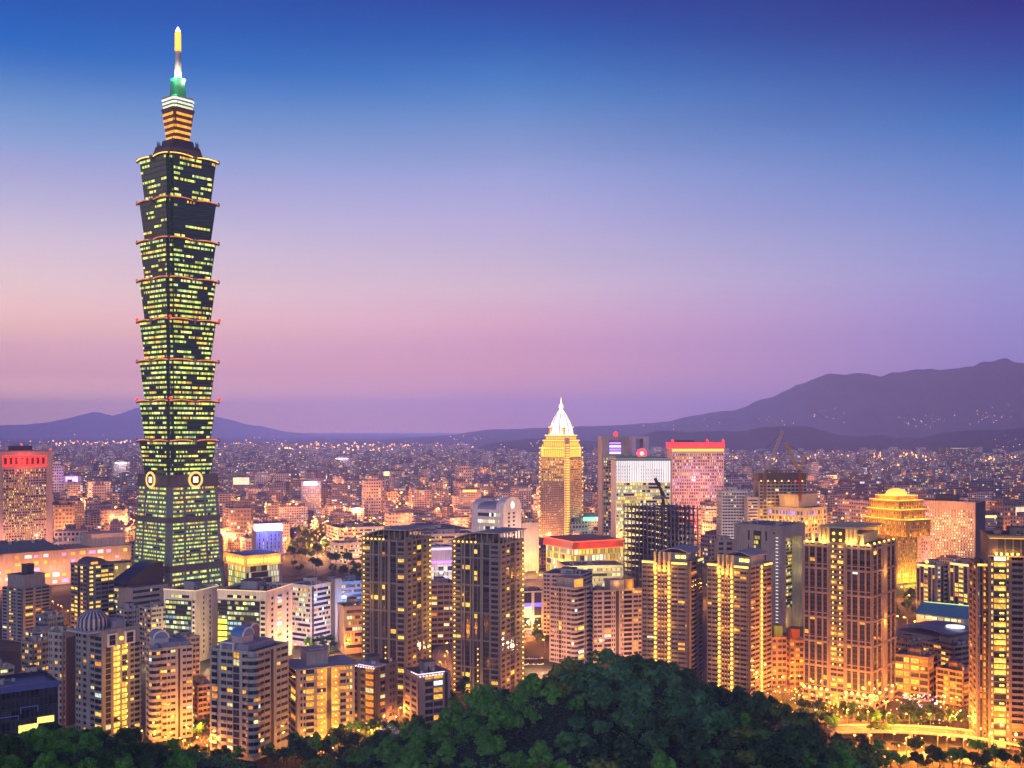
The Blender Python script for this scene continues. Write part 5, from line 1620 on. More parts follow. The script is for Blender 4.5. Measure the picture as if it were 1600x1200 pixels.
b.part('emblem', lambda mb: mb.loft([[(W * .49 + 2.6 * math.cos(2 * PI * q / 6), yy, H + 5.5 + 2.6 * math.sin(2 * PI * q / 6)) for q in range(6)] for yy in (4.95, 4.6)], 0), glow((1, .7, .6), 1.2), parent=o)
b.part('sign_post', lambda mb: mb.box(W * .49 - .5, 5.1, H, W * .49 + .5, 6.1, H + 1), M['steel'])
for q in (.15, .5, .85): light(b.root, (W * q, -24, 40), 38400, YEL, 2, name='uplight')
b.finish()
b = building('hotel_tower', 'broad tower banded by a red glowing cornice over a grid of lilac and amber windows', 'tower', 1046, 1050, 1131, 692, 838, wallc=(.50, .33, .38), arel=12, depth=40)
b.core(); H, W = b.h, b.wr
b.bands('R', cells(3.6, 10, .62, 3, [YEL, (.75, .6, 1), (1, .75, .5), (.5, .45, 1)], .95, (.05, .04, .08), (.2, .8, 0, 1)), 1, W - 1, 34, H - 16, 19, frac=.6)
b.bands('R', cells(3.6, 10, .5, 3, [(1, .2, .08), (1, .32, .06)], .9, (.1, .03, .03), (.2, .8, 0, 1)), 1, W - 1, 8, 34, 5, frac=.5)
b.fins('R', 22, w=1.1, d=.5, z1=H - 15)
b.part('red_cornice', lambda mb: mb.box(-.8, -1.2, H - 8.5, W + .8, 40.8, H + .5), glow((1, .03, .04), 1.25, vary=.2, sc=.1)); b.part('light_strip', lambda mb: b.fbox(mb, 'R', 0, 0, W, H - 13, H - 9.5, .1, .9), glow((1, .5, .06), 1.3))
b.part('roof', lambda mb: (mb.box(0, 0, H + .5, W, 40, H + 1.0), mb.box(W * .15, 8, H + 1, W * .45, 30, H + 4)), M['roof'])
for x in (1, W * .68, W - 1): b.part('beacon', lambda mb: mb.lathe([(.2, H + 1), (1.6, H + 2), (1.6, H + 4), (.2, H + 6)], 8, 0, x, 1), M['red'])
b.part('red_wall', lambda mb: b.fbox(mb, 'R', 0, W * .3, W * .62, 3, 22, .4, .8), glow((1, .02, .03), 1.0))
light(b.root, (W * .6, -30, 20), 102400, (1, .1, .06), 3, name='sign_light'); light(b.root, (W * .5, -30, H * .6), 57600, (1, .45, .5), 3, name='uplight'); b.finish()
b = bandbox('office_tower', 'white tower with black window rows right of the red corniced tower', 'tower', 1120, 1128, 1168, 768, 888, (.70, .62, .64), ofD, OFF(.12, 1.4, None, 4, 2.2), 3.6, .45, fin=3.4, arel=14, hut=True)
light(b.root, (b.wr * .5, -22, 12), 32000, (1, .7, .6), 2, name='uplight'); b.finish()
b = bandbox('office_block', 'lower pink white wing attached right of the white black-windowed tower', 'office block', 1166, 1168, 1185, 778, 892, (.62, .48, .50), None, OFF(.12, 1.3, None, 4, 2.2), 3.6, .45, arel=14, depth=18); b.finish()
# buildings going up
def frame_tower(name, lab, xl, xc, xr, top, base, nf, nx, ny, col, slab, arel=None):
    b = building(name, lab, 'building site', xl, xc, xr, top, base, wallc=(.2, .18, .18), arel=arel)
    H, W, D = b.h, b.wr, b.wl
    cm, sm = plain(col, .6), plain(slab, .8)
    for i in range(nx + 1):
        for j in range(ny + 1):
            if 0 < i < nx and 0 < j < ny and (i + j) % 2: continue
            x, y = W * i / nx, D * j / ny
            b.pool('column', ('col', id(b)), lambda: (lambda m: (m.box(-.4, -.4, 0, .4, .4, H + 2.5), m)[-1])(MB()), [cm], (x, y, 0))
    for f in range(1, nf + 1):
        zz = H * f / nf
        def sl_(mb):
            mb.box(-.4, -.4, zz - .3, W + .4, 1.0, zz + .3); mb.box(-.4, D - 1, zz - .3, W + .4, D + .4, zz + .3); mb.box(-.4, 1, zz - .3, 1, D - 1, zz + .3); mb.box(W - 1, 1, zz - .3, W + .4, D - 1, zz + .3)
            mb.box(1, 1, zz - .2, W * .42, D - 1, zz + .2); mb.box(W * .58, 1, zz - .2, W - 1, D - 1, zz + .2)
        b.part('floor_frame', sl_, sm)
    for f in range(nf):
        for q in range(3):
            if random.random() < .75: b.pool('work_lamp', ('wk',), lambda: (lambda m: (m.lathe([(.15, -.5), (.6, -.2), (.6, .2), (.15, .5)], 6), m)[-1])(MB()), [glow((1, .8, .4), 2.5)], (W * random.random(), D * random.random() * .5, H * (f + .7) / nf))
    return b
b = frame_tower('unfinished_block', 'bare dark steel frame of an unfinished block, standing in front of the red corniced tower', 975, 1012, 1090, 797, 968, 17, 13, 6, (.13, .115, .13), (.06, .05, .06))
for q in (.3, .7): light(b.root, (b.wr * q, -8, b.h * q), 3840, (1, .8, .6), 1, name='work_light')
b.finish()
SITE1 = b
b = building('construction_tower', 'concrete tower under construction topped by dark scaffolding and two tower cranes', 'building site', 1182, 1186, 1261, 752, 892, wallc=(.36, .28, .22), arel=12, depth=34)
b.core(); H, W = b.h, b.wr
b.facade('R', ' '.join(['w1'] * 12), nf=26, p=.06, pw=.8, sill=.2)
b.part('scaffold', lambda mb: [mb.box(W * i / 16, j, H, W * i / 16 + .5, j + .5, H + 13) for i in range(17) for j in (-.5, 33)] + [mb.box(-.5, -.6, H + q * 3.1, W + .5, .2, H + q * 3.1 + .5) for q in range(5)] + [mb.box(0, 2, H, W, 30, H + 9)], plain((.09, .07, .07), .7))
for q in range(7): b.lamp('R', 0, W * (q + .3) / 7, H + .5, 1.6, random.choice(['red', 'gold', 'yel']), .6)
light(b.root, (W * .5, -20, 40), 32000, (1, .75, .4), 2, name='uplight'); b.finish()
SITE2 = b
def crane(lab, x_px, d, z0, mast, jib_len, jib_ang, side, col, capc):
    c = at(x_px, d)
    r = tag(empty('tower_crane', (c.x, c.y, z0), 0), lab, 'crane')
    def lattice(mb, p0, p1, w, n, rad):
        p0, p1 = Vector(p0), Vector(p1)
        dr = (p1 - p0).normalized()
        u = Vector((0, 1, 0)); v = dr.cross(u).normalized()
        for k in range(n + 1):
            for i in range(4):
                a = p0 + (p1 - p0) * (k / n)
                o = [(u + v), (u - v), (-u - v), (v - u)]
                mb.tube([a + o[i] * w, a + o[(i + 1) % 4] * w], rad * .7, 4)
                if k < n:
                    a2 = p0 + (p1 - p0) * ((k + 1) / n)
                    mb.tube([a + o[i] * w, a2 + o[i] * w], rad, 4); mb.tube([a + o[i] * w, a2 + o[(i + 1) % 4] * w], rad * .6, 4)
    m = MB(); lattice(m, (0, 0, 0), (0, 0, mast), .9, 8, .28); m.build('mast', plain(capc, .6), r)
    m = MB(); ex, ez = jib_len * math.cos(jib_ang) * side, jib_len * math.sin(jib_ang)
    lattice(m, (side * 1.5, 0, mast + 2), (side * 1.5 + ex, 0, mast + 2 + ez), .95, 14, .36); m.build('jib', plain(col, .5), r)
    m = MB(); lattice(m, (-side * 1.0, 0, mast + 2), (-side * 3.5, 0, mast + 15), .7, 4, .28); m.build('a_frame', plain(col, .5), r)
    m = MB(); m.box(-3 - side * 5, -1.3, mast, 3 - side * 5, 1.3, mast + 3.2); m.build('counterweight', plain((.3, .28, .28), .7), r)
    m = MB(); m.box(side * 1.2 - 1, -2.4, mast + .4, side * 1.2 + 1, -1.0, mast + 2.8); m.build('cab', plain((.08, .08, .1), .3), r)
    m = MB(); m.tube([(-side * 3.5, 0, mast + 15), (side * 1.5 + ex, 0, mast + 2 + ez)], .12, 4); m.build('cable', M['dark'], r)
    return r
crane('pale luffing tower crane leaning right over the concrete tower', 1195, 912, SITE2.h, 24, 36, R(68), 1, (.55, .42, .45), (.45, .2, .16))
crane('orange lit luffing tower crane leaning left over the concrete tower', 1250, 916, SITE2.h, 24, 25, R(66), -1, (.55, .36, .18), (.5, .12, .08))
crane('small dark crane perched on the bare steel frame', 1036, 990, SITE1.h, 7, 19, R(118), 1, (.05, .045, .05), (.05, .045, .05))

b = building('hotel', 'cream hotel with rows of violet lit arches and a stepped attic', 'hotel', 1200, 1257, 1291, 795, 898, wallc=(.58, .46, .30))
b.core(); H = b.h
for z0, z1, c in ((H - 9, H - 3, (.2, .18, 1)), (H - 34, H - 28, (.22, .15, 1))):
    b.bands('L', cells(4, 10, .8, 4, [c, c], 1.4, (.1, .08, .1), (.15, .85, 0, 1)), 1, b.wl - 1, z0, z1, 1, frac=.7); b.bands('R', cells(4, 10, .6, 4, [c, GOLD], 1.3, (.1, .08, .1), (.15, .85, 0, 1)), 1, b.wr - 1, z0, z1, 1, frac=.7)
b.bands('L', ofE, 1, b.wl - 1, H - 27, H - 10, 4, frac=.7); b.bands('R', ofE, 1, b.wr - 1, H - 27, H - 10, 4, frac=.7); b.bands('R', ofE, 1, b.wr - 1, 4, H - 35, 9, frac=.6); b.bands('L', ofE, 1, b.wl - 1, 4, H - 35, 9, frac=.6)
b.fins('L', 10, w=1.2, d=.8); b.fins('R', 7, w=1.2, d=.8)
b.part('attic', lambda mb: (mb.box(5, 10, H, b.wr - 4, b.wl - 12, H + 14), mb.box(3.6, 8.6, H + 14, b.wr - 2.6, b.wl - 10.6, H + 15.6), mb.box(-1, -1, H - 1, b.wr + 1, b.wl + 1, H + .6)), wall((.55, .42, .28)))
b.part('roof', lambda mb: mb.box(.5, .5, H + .65, b.wr - .5, b.wl - .5, H + 1), M['roof'])
for q in (.1, .5, .9): light(b.root, (-14, b.wl * q, H - 16), 14080, GOLD, 1.5, name='uplight'); light(b.root, (b.wr * q, -12, H - 18), 19200, GOLD, 1.5, name='uplight'); light(b.root, (-2, b.wl * q, H + 5), 3840, GOLD, 1, name='uplight')
b.finish()
# golden stepped hotel
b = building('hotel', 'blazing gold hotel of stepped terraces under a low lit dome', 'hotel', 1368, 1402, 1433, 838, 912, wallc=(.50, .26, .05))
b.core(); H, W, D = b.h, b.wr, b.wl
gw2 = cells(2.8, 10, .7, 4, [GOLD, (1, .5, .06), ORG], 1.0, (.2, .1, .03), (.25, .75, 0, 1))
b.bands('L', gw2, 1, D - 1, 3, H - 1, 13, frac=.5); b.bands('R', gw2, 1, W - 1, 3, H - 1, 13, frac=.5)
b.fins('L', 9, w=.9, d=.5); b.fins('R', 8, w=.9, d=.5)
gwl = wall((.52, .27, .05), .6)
lv = [(-16, 838, 812), (-9, 812, 797), (-5, 797, 783), (1, 783, 776)]
for ins, ya, yb in lv:
    z0, z1 = b.z(ya), b.z(yb)
    def fl(mb):
        mb.box(max(ins, -2), ins, z0, W - max(ins, -2), D - ins, z1, 0)
        mb.box(max(ins, -2) - 1.2, ins - 1.2, z1 - 1.2, W - max(ins, -2) + 1.2, D - ins + 1.2, z1 + .4, 0)
        n = 14
        for k in range(n):
            y = ins + (D - 2 * ins) * (k + .5) / n
            mb.box(max(ins, -2) - .6, y - .7, z0, max(ins, -2) - .05, y + .7, z1 - 1.2, 0)
        for k in range(9):
            x = max(ins, -2) + (W - 2 * max(ins, -2)) * (k + .5) / 9
            mb.box(x - .7, ins - .6, z0, x + .7, ins - .05, z1 - 1.2, 0)
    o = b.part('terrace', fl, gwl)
    def st(mb): mb.box(max(ins, -2) - 1.35, ins - 1.35, z1 + .45, W - max(ins, -2) + 1.35, D - ins + 1.35, z1 + .95)
    b.part('light_strip', st, glow((1, .55, .08), 1.4, vary=.4, sc=.2), parent=o)
    b.bands('L', gw2, ins + 1, D - ins - 1, z0 + .5, z1 - 1.6, max(1, int((z1 - z0) / 4)), pl=max(ins, -2), frac=.6, d1=.2); b.bands('R', gw2, max(ins, -2) + 1, W - max(ins, -2) - 1, z0 + .5, z1 - 1.6, max(1, int((z1 - z0) / 4)), pl=ins, frac=.6, d1=.2)
    for k in range(5): light(b.root, (max(ins, -2) - 5, ins + (D - 2 * ins) * (k + .5) / 5, z0 + 2), 2464, GOLD, 1, name='uplight')
    for k in range(2): light(b.root, (W * (k + .5) / 2, ins - 5, z0 + 2), 2464, GOLD, 1, name='uplight')
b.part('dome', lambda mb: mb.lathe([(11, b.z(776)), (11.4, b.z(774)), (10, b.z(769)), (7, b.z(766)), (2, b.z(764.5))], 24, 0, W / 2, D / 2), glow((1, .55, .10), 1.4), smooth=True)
b.part('dome_drum', lambda mb: mb.cyl(W / 2, D / 2, b.z(779), b.z(776), 13, n=24), wall((.5, .14, .06)))
for x, y in ((0, D - 3), (W, 2)): b.part('corner_lamp', lambda mb: mb.lathe([(.4, b.z(783)), (2.2, b.z(780)), (.4, b.z(776))], 8, 0, x, y), M['red'])
for q in (.1, .5, .9): light(b.root, (W * q, -13, 6), 33280, (1, .6, .05), 1.5, name='uplight'); light(b.root, (-13, D * q, 6), 19200, GOLD, 1.5, name='uplight')
b.finish()
b = building('hotel', 'wide hotel slab of small pinkish lit windows with a dark end wall', 'hotel', 1428, 1524, 1539, 786, 902, wallc=(.58, .36, .28), group=None)
b.core(); H, W, D = b.h, b.wr, b.wl
b.bands('L', cells(3.0, 10, .93, 6, [(1, .62, .3), (1, .7, .4), (1, .5, .2)], 2.0, (.1, .05, .05), (.22, .78, 0, 1)), 2, D * .74, 4, H - 8, 23, frac=.5)
b.bands('L', cells(5.0, 10, .7, 2, [(.3, .35, 1), (1, .8, .5), (.9, .5, .9)], .9, (.1, .08, .1), (.05, .95, 0, 1)), D * .75, D * .87, 4, H - 6, 20, frac=.7)
b.bands('L', cells(3.0, 10, .8, 6, [(1, .6, .3), (1, .4, .7)], .9, (.1, .05, .05), (.22, .78, 0, 1)), D * .88, D - 1, 4, H - 8, 23, frac=.5)
b.fins('L', 26, w=1.0, d=.5, z1=H - 7)
b.part('end_wall', lambda mb: b.fbox(mb, 'R', 0, .4, W, 0, H, .02, .5), wall((.09, .07, .08)))
b.roof(units=6, hh=7, hutm=plain((.10, .08, .08), .7))
for q in range(5): light(b.root, (-24, D * (q + .5) / 5, 10), 36341, (1, .30, .05), 2, name='uplight'); light(b.root, (-24, D * (q + .5) / 5, 60), 22364, (1, .36, .10), 2, name='uplight')
b.finish()
# the C shaped grey office
b = building('office_block', 'grey portal shaped office with a deep glazed opening in its right side', 'office block', 1147, 1221, 1258, 824, 990, wallc=(.36, .31, .29))
H, W, D = b.h, b.wr, b.wl
b.W.box(0, 0, 0, W * .18, D, H); b.W.box(W * .86, 0, 0, W, D, H); b.W.box(W * .18, 0, H - 9, W * .86, D, H); b.W.box(W * .18, 9, 0, W * .86, D, H - 9)
b.bands('R', OFF(.5, 1.0, [(1, .76, .08), (.9, .85, .25)], 3, 3.0, (.025, .03, .03)), W * .2, W * .85, H * .3, H - 14, 16, pl=9, frac=.6)
b.bands('R', OFF(.25, .9, [(.9, .85, .2)], 2, 3.0, (.025, .03, .03)), W * .2, W * .85, 16, H * .3, 4, pl=9, frac=.8)
b.part('lit_soffit', lambda mb: mb.box(W * .2, 1, H - 9.4, W * .84, 8.6, H - 9.1), wall((.6, .45, .1)))
b.fbox(b.W, 'L', 0, D * .42, D * .58, 10, H - 4, .02, .12, 2)  # dark panel paints the shade of the middle recess
b.bands('L', OFF(.4, 1.0, [(1, .8, .1)], 2, 2.5), D * .43, D * .57, H * .45, H - 8, 10, frac=.7, d1=.3)
for i in range(26): b.pool('wall_lamp', ('slit',), lambda: (lambda m: (m.box(-.25, -1.1, -.2, 0, 1.1, .2), m)[-1])(MB()), [glow((.95, .9, .8), 1.4)], (-.05, D * .09, 6 + i * (H - 12) / 26))
for y0, y1, z0, z1 in ((.3, .33, H - 12, H - 4), (.66, .70, H - 12, H - 4), (.82, .9, H - 26, H - 23), (.82, .9, H - 32, H - 29), (.68, .7, H - 24, H - 15), (.32, .34, H - 28, H - 20), (.13, .17, H - 6, H - 4.5)):
    b.win('L', 0, D * y0, D * y1, z0, z1, None, .1)
b.roof(units=5, hut=False, mat=plain((.09, .09, .16), .6))
for zz in (H - 16, H * .55): light(b.root, (W * .7, 4, zz), 1664, (1, .8, .15), .8, name='uplight')
light(b.root, (W * .6, 2, 5), 3200, YEL, .8, name='uplight'); b.finish()
b = building('office_block', 'low pale block with punched windows, left of the grey portal office', 'office block', 1118, 1122, 1149, 846, 960, wallc=(.46, .38, .37), arel=14, depth=16)
b.core(); b.facade('R', 'w1 x.5 w1 x.6', nf=14, p=.04); b.roof(units=6); b.finish(cap=50)
# apartment pair and blue roofed hall
for lab, xl, xc, xr, top, base in (('apartment block of white lattice piers with one warm lamp centred on its roofline', 1432, 1462, 1481, 885, 985), ('apartment block of white lattice piers beside the brown tower with arcaded top', 1484, 1520, 1544, 884, 990)):
    b = building('apartment_block', lab, 'apartment block', xl, xc, xr, top, base, wallc=(.38, .33, .34))
    b.core(m=2); b.facade('L', 'v.7 x.15 v.7 W.9 v.7 x.15 v.7', nf=14, p=.15, pw=.6, hue=1); b.facade('R', 'x.3 W.6 o.6 w.8', nf=14, p=.1, hue=0)
    b.part('light_strip', lambda mb: b.fbox(mb, 'L', 0, b.wl * .05, b.wl * .95, b.h - 1, b.h + .6, .4, .9), glow((1, .66, .22), 1.4))
    b.lamp('L', 0, b.wl * .45, b.h + 3, 2.6, 'yel', .2) if 'centred' in lab else None
    b.roof(units=3); b.finish()
b = building('sports_hall', 'low white hall under a bright blue pitched roof', 'hall', 1433, 1508, 1528, 966, 1000, wallc=(.55, .5, .48))
b.core(); H, W, D = b.h, b.wr, b.wl
b.part('blue_roof', lambda mb: mb.loft([[(-1.5, yy, H), (W * .5, yy, H + 7.0), (W + 1.5, yy, H), (W + 1.5, yy, H - .5), (-1.5, yy, H - .5)] for yy in (-1.5, D + 1.5)], 0), plain((.02, .22, .42), .45))
b.part('ridge_light', lambda mb: mb.box(W * .5 - .3, 0, H + 7.0, W * .5 + .3, D, H + 7.5), glow((.6, .9, .3), 1.2))
b.bands('L', OFF(.85, 1.0, [(1, .85, .4), (1, .8, .3)], 4, 5), 3, D - 3, H - 4.5, H - 1, 1, frac=.6); b.bands('L', OFF(.4, 1.0, [(1, .8, .3)], 2, 4), 3, D - 3, 1, H - 5, 1, frac=.6)
b.finish()
b = building('stadium', 'low curved grey stand roofs below the blue roofed hall', 'stand', 1398, 1480, 1530, 998, 1030, wallc=(.22, .2, .24))
b.core(); H, W, D = b.h, b.wr, b.wl
for k in range(3):
    b.part('curved_roof', lambda mb: mb.loft([[(W * (.02 + .32 * k), D * q / 8, H + 2 + 2.4 * math.sin(PI * q / 8)), (W * (.02 + .32 * k), D * q / 8, H + 2.6 + 2.4 * math.sin(PI * q / 8)), (W * (.31 + .32 * k), D * q / 8, H + 2.6 + 2.4 * math.sin(PI * q / 8)), (W * (.31 + .32 * k), D * q / 8, H + 2 + 2.4 * math.sin(PI * q / 8))] for q in range(9)], 0), wall((.22, .2, .28)))
b.part('lit_ring', lambda mb: mb.lathe([(6, H + 5), (6.6, H + 5), (6.6, H + 6), (6, H + 6)], 20, 0, W * .5, D * .15), glow((.85, .9, 1), 1.2)); b.finish()
# the glimpse between the canopy towers
b = building('department_store', 'lilac lit department store front seen between the two canopy towers', 'store', 668, 671, 708, 856, 915, wallc=(.6, .5, .66), arel=12, depth=24)
b.core(); b.part('light_strip', lambda mb: b.fbox(mb, 'R', 0, 0, b.wr, b.h - 2.5, b.h - .5, .1, .6), glow((.75, .5, 1), 1.5)); b.part('light_strip', lambda mb: b.fbox(mb, 'R', 0, 0, b.wr, b.h * .6, b.h * .65, .1, .6), glow((.45, .18, 1), 1.5))
b.bands('R', OFF(.6, .9, [WARM, (.9, .7, 1)], 3, 5), 1, b.wr - 1, 2, b.h * .5, 3, frac=.7)
light(b.root, (b.wr * .6, -12, 12), 14080, (1, .8, .9), 1, name='uplight'); b.roof(units=2, hut=False); b.finish()
b = building('office_block', 'brown office with rows of wide windows seen between the two canopy towers', 'office block', 668, 671, 712, 914, 1008, wallc=(.33, .26, .25), arel=12, depth=22)
b.core(); b.facade('R', 'x.3 w1 w1 w1 w1', nf=11, p=.14, hue=3, pw=.6); b.roof(units=5); b.finish()
b = building('store', 'small white and blue store with a lit forecourt right of the second canopy tower', 'store', 812, 815, 850, 926, 985, wallc=(.66, .62, .68), arel=12, depth=22)
b.core(); b.facade('R', 'x.3 g1 x.3 g1 x.3', nf=3, p=.4, hue=3); b.roof(units=5, hut=False)
b.part('sign', lambda mb: (b.fbox(mb, 'R', 0, b.wr * .12, b.wr * .42, b.h * .62, b.h * .72, .4, .7), b.fbox(mb, 'R', 0, b.wr * .58, b.wr * .88, b.h * .62, b.h * .72, .4, .7)), glow((.12, .1, 1), 2))
light(b.root, (b.wr * .4, -10, 5), 7680, (1, .8, .5), 1, name='uplight'); b.finish()
# ------------------------------------------------------------------ the city on the plain
rnd = random.Random(21)
WALLS = [(.09, .075, .11), (.26, .20, .23), (.46, .36, .38), (.17, .14, .22), (.60, .50, .52), (.36, .22, .20)]
CITYCOL = [(1, .62, .2), (1, .45, .07), (1, .78, .45), (1, .55, .12), (1, .38, .1), (.7, .8, .9)]
city_near = cells(3.0, 3.4, .2, 2.5, CITYCOL, 1.25, (.02, .02, .03), (.2, .8, .3, .78), (.3, .25, .28), WALLS)
city_far = cells(5.0, 4.0, .18, 2.0, CITYCOL, 1.35, (.02, .02, .03), (.15, .85, .25, .8), (.3, .25, .28), WALLS, obj=False)
roofm = wall((.15, .13, .16), .9, .4)
def city_proto(k):
    r = random.Random(100 + k)
    mb = MB()
    kind = k % 6
    o = r.randrange(40) * 9.0
    if kind in (0, 1):
        w, d, h = r.uniform(16, 26), r.uniform(14, 20), r.uniform(14, 26)
        mb.box(-w / 2, -d / 2, 0, w / 2, d / 2, h, 0, o); mb.box(-w * .2, -d * .2, h, w * .15, d * .2, h + 3.5, 1)
        mb.box(-w / 2, -d / 2, h, w / 2, -d / 2 + .4, h + 1.1, 1); mb.box(w * .3, d * .1, h, w * .42, d * .3, h + 2.2, 1)
    elif kind == 2:
        w, d, h = r.uniform(34, 52), r.uniform(15, 20), r.uniform(20, 34)
        mb.box(-w / 2, -d / 2, 0, w / 2, d / 2, h, 0, o)
        for q in range(4): mb.box(-w / 2 + w * (.08 + .25 * q), -d * .2, h, -w / 2 + w * (.2 + .25 * q), d * .25, h + 3.6, 1)
    elif kind == 3:
        w, d, h = r.uniform(18, 24), r.uniform(17, 22), r.uniform(40, 58)
        mb.box(-w / 2, -d / 2, 0, w / 2, d / 2, h, 0, o); mb.box(-w * .35, -d * .35, h, w * .35, d * .35, h + 5, 0, o + 50); mb.box(-w * .15, -d * .15, h + 5, w * .15, d * .15, h + 9, 1)
    elif kind == 4:
        w, d, h = r.uniform(26, 34), r.uniform(24, 30), r.uniform(16, 24)
        mb.box(-w / 2, -d / 2, 0, w / 2, 0, h, 0, o); mb.box(-w / 2, 0, 0, 0, d / 2, h * 1.35, 0, o + 90); mb.box(-w * .35, d * .1, h * 1.35, -w * .15, d * .3, h * 1.35 + 3, 1); mb.box(w * .1, -d * .35, h, w * .3, -d * .15, h + 3, 1)
    else:
        w, d, h = r.uniform(14, 20), r.uniform(12, 16), r.uniform(26, 38)
        mb.box(-w / 2, -d / 2, 0, w / 2, d / 2, h, 0, o); mb.box(-w * .3, -d * .2, h, w * .1, d * .3, h + 4, 1); mb.cyl(w * .3, 0, h, h + 3, 1.3, n=8, m=1)
    return mb
PM = [city_proto(k).mesh('city_block', [city_near, roofm]) for k in range(18)]
LAB = {0: 'small boxy low-rise block packed among the dim lit streets of the plain', 1: 'small boxy low-rise block packed among the dim lit streets of the plain',
       2: 'long housing slab with a row of roof huts on the city plain', 3: 'slender stepped high-rise standing out of the low blocks on the city plain',
       4: 'low block with one taller half on the city plain', 5: 'narrow mid-rise block with a water tank on its roof on the city plain'}
def clear(x, y, r):
    for fx, fy, a, x0, y0, x1, y1 in foot:
        dx, dy = x - fx, y - fy
        u, v = dx * math.cos(a) + dy * math.sin(a), -dx * math.sin(a) + dy * math.cos(a)
        if x0 - r < u < x1 + r and y0 - r < v < y1 + r: return False
    return True
PARK = [(455, 1160, 120, 260)]
cnt = 0
tries = 0
cells_used = []
while cnt < 298 and tries < 9000:
    tries += 1
    py = rnd.uniform(752, 905) if rnd.random() < .75 else rnd.uniform(742, 790)
    d = gd(py) * rnd.uniform(.97, 1.03)
    px = rnd.uniform(-30, 1630)
    p = at(px, d)
    k = rnd.choices(range(18), [(3, 3, 2.2, .5, 2, 1.4)[q % 6] for q in range(18)])[0]
    if d < 1500 and k % 6 == 3: continue
    if 1100 < d < 1800 and 425 < px < 606: continue          # the dark park
    r = 15 if k % 6 != 2 else 24
    if not clear(p.x, p.y, r * .75): continue
    if any((p.x - a) ** 2 + (p.y - b_) ** 2 < (r * .5 + c * .5 + 4) ** 2 for a, b_, c in cells_used): continue
    cells_used.append((p.x, p.y, r))
    o = bpy.data.objects.new('city_block', PM[k]); COL.objects.link(o)
    o.location = (p.x, p.y, 0); o.rotation_euler[2] = R(24) + rnd.choice((0, PI / 2)) + rnd.uniform(-.12, .12)
    s = rnd.uniform(1.05, 1.7)
    o.scale = (s, s, s * rnd.uniform(.8, 1.25))
    tag(o, LAB[k % 6], 'building', {0: 'low blocks on the plain', 1: 'low blocks on the plain', 2: 'long slabs on the plain', 3: 'stepped high-rises on the plain', 4: 'two height blocks on the plain', 5: 'tank roofed blocks on the plain'}[k % 6])
    cnt += 1
# the mass of smaller houses beyond
far = MB()
n = 0
for i in range(14000):
    py = 672 + 165 * F / rnd.uniform(1600, 9500) if rnd.random() < .6 else rnd.uniform(700, 800)
    d = F * EYE / (py - 672)
    if d < 1500 or d > 11500: continue
    px = rnd.uniform(-40, 1640)
    if px > 730 and d > 6900: continue
    if d < 1800 and 425 < px < 606: continue
    p = at(px, d)
    if d < 3600 and (not clear(p.x, p.y, 8) or any((p.x - a) ** 2 + (p.y - b_) ** 2 < (c + 6) ** 2 for a, b_, c in cells_used)): continue
    if d < 3300 and rnd.random() < .4: continue
    w, dp = rnd.uniform(12, 38) * (1 + d / 9000), rnd.uniform(12, 24) * (1 + d / 9000)
    h = rnd.uniform(10, 26) if rnd.random() < .86 else rnd.uniform(27, 62)
    a = R(24) + rnd.choice((0, PI / 2)) + rnd.uniform(-.1, .1)
    m = MB(); m.box(-w / 2, -dp / 2, 0, w / 2, dp / 2, h, 0, 1000.0 * n + rnd.randrange(20) * 5.0, bot=False)
    if rnd.random() < .6: m.box(-w * .2, -dp * .2, h, w * .2, dp * .2, h + 3.2, 1, bot=False)
    far.add(m, Matrix.Translation((p.x, p.y, 0)) @ Matrix.Rotation(a, 4, 'Z'))
    n += 1
o = far.build('distant_housing', [city_far, roofm]); o['kind'] = 'stuff'; o['label'] = 'mass of small grey violet houses covering the far plain'
# a few far blocks that stand out
LM = [
    (486, 752, 800, 36, 30, (1, .75, .95), 'squat far block under a glaring pink white sign', 9, 6.5),
    (113, 744, 768, 40, 24, (.55, .35, 1), 'far block with a violet lit screen on its front', 16, 3.5),
    (155, 752, 775, 46, 24, (1, .75, .55), 'far block with a cream and amber lit front', 14, 2.0),
    (378, 745, 775, 52, 26, (1, .9, .55), 'far pale yellow lit block of close set columns', 20, 1.2),
    (535, 716, 728, 70, 26, (1, .85, 1), 'far flat block crowned by a white neon bar', 3, 6.0),
    (612, 736, 760, 56, 30, (1, .95, .45), 'far low block with a pale yellow lit wall', 14, 1.5),
    (690, 748, 760, 60, 30, (.7, .85, 1), 'far low block with a bluish white lit rim', 5, 2.5),
    (925, 808, 848, 34, 26, (.15, 1, .55), 'block carrying a bright green sign behind the domed tower', 5, 3.2),
    (735, 765, 800, 38, 24, (1, .62, .12), 'far brown block with an amber lit attic', 5, 2.0),
    (190, 722, 745, 46, 24, (1, .95, .98), 'far block with a dazzling white sign left of the supertall tower', 5, 6),
    (1300, 742, 752, 50, 24, (1, .75, .2), 'far low hall glowing amber beyond the cranes', 12, 1.6),
    (1360, 752, 790, 60, 26, (.9, .85, .9), 'far block with a long pale sign board above the gold terraced hotel', 5, 1.0),
    (1500, 700, 722, 120, 60, (1, .85, .7), 'pair of far high-rises dark against the right hills', 2, .6),
    (1590, 790, 850, 40, 26, (1, .9, .6), 'pale lit block at the far right behind the arcaded tower', 26, .9),
    (1550, 805, 850, 40, 26, (1, .55, .15), 'far brown block with an amber lit roof terrace at the right', 4, 2.2),
]
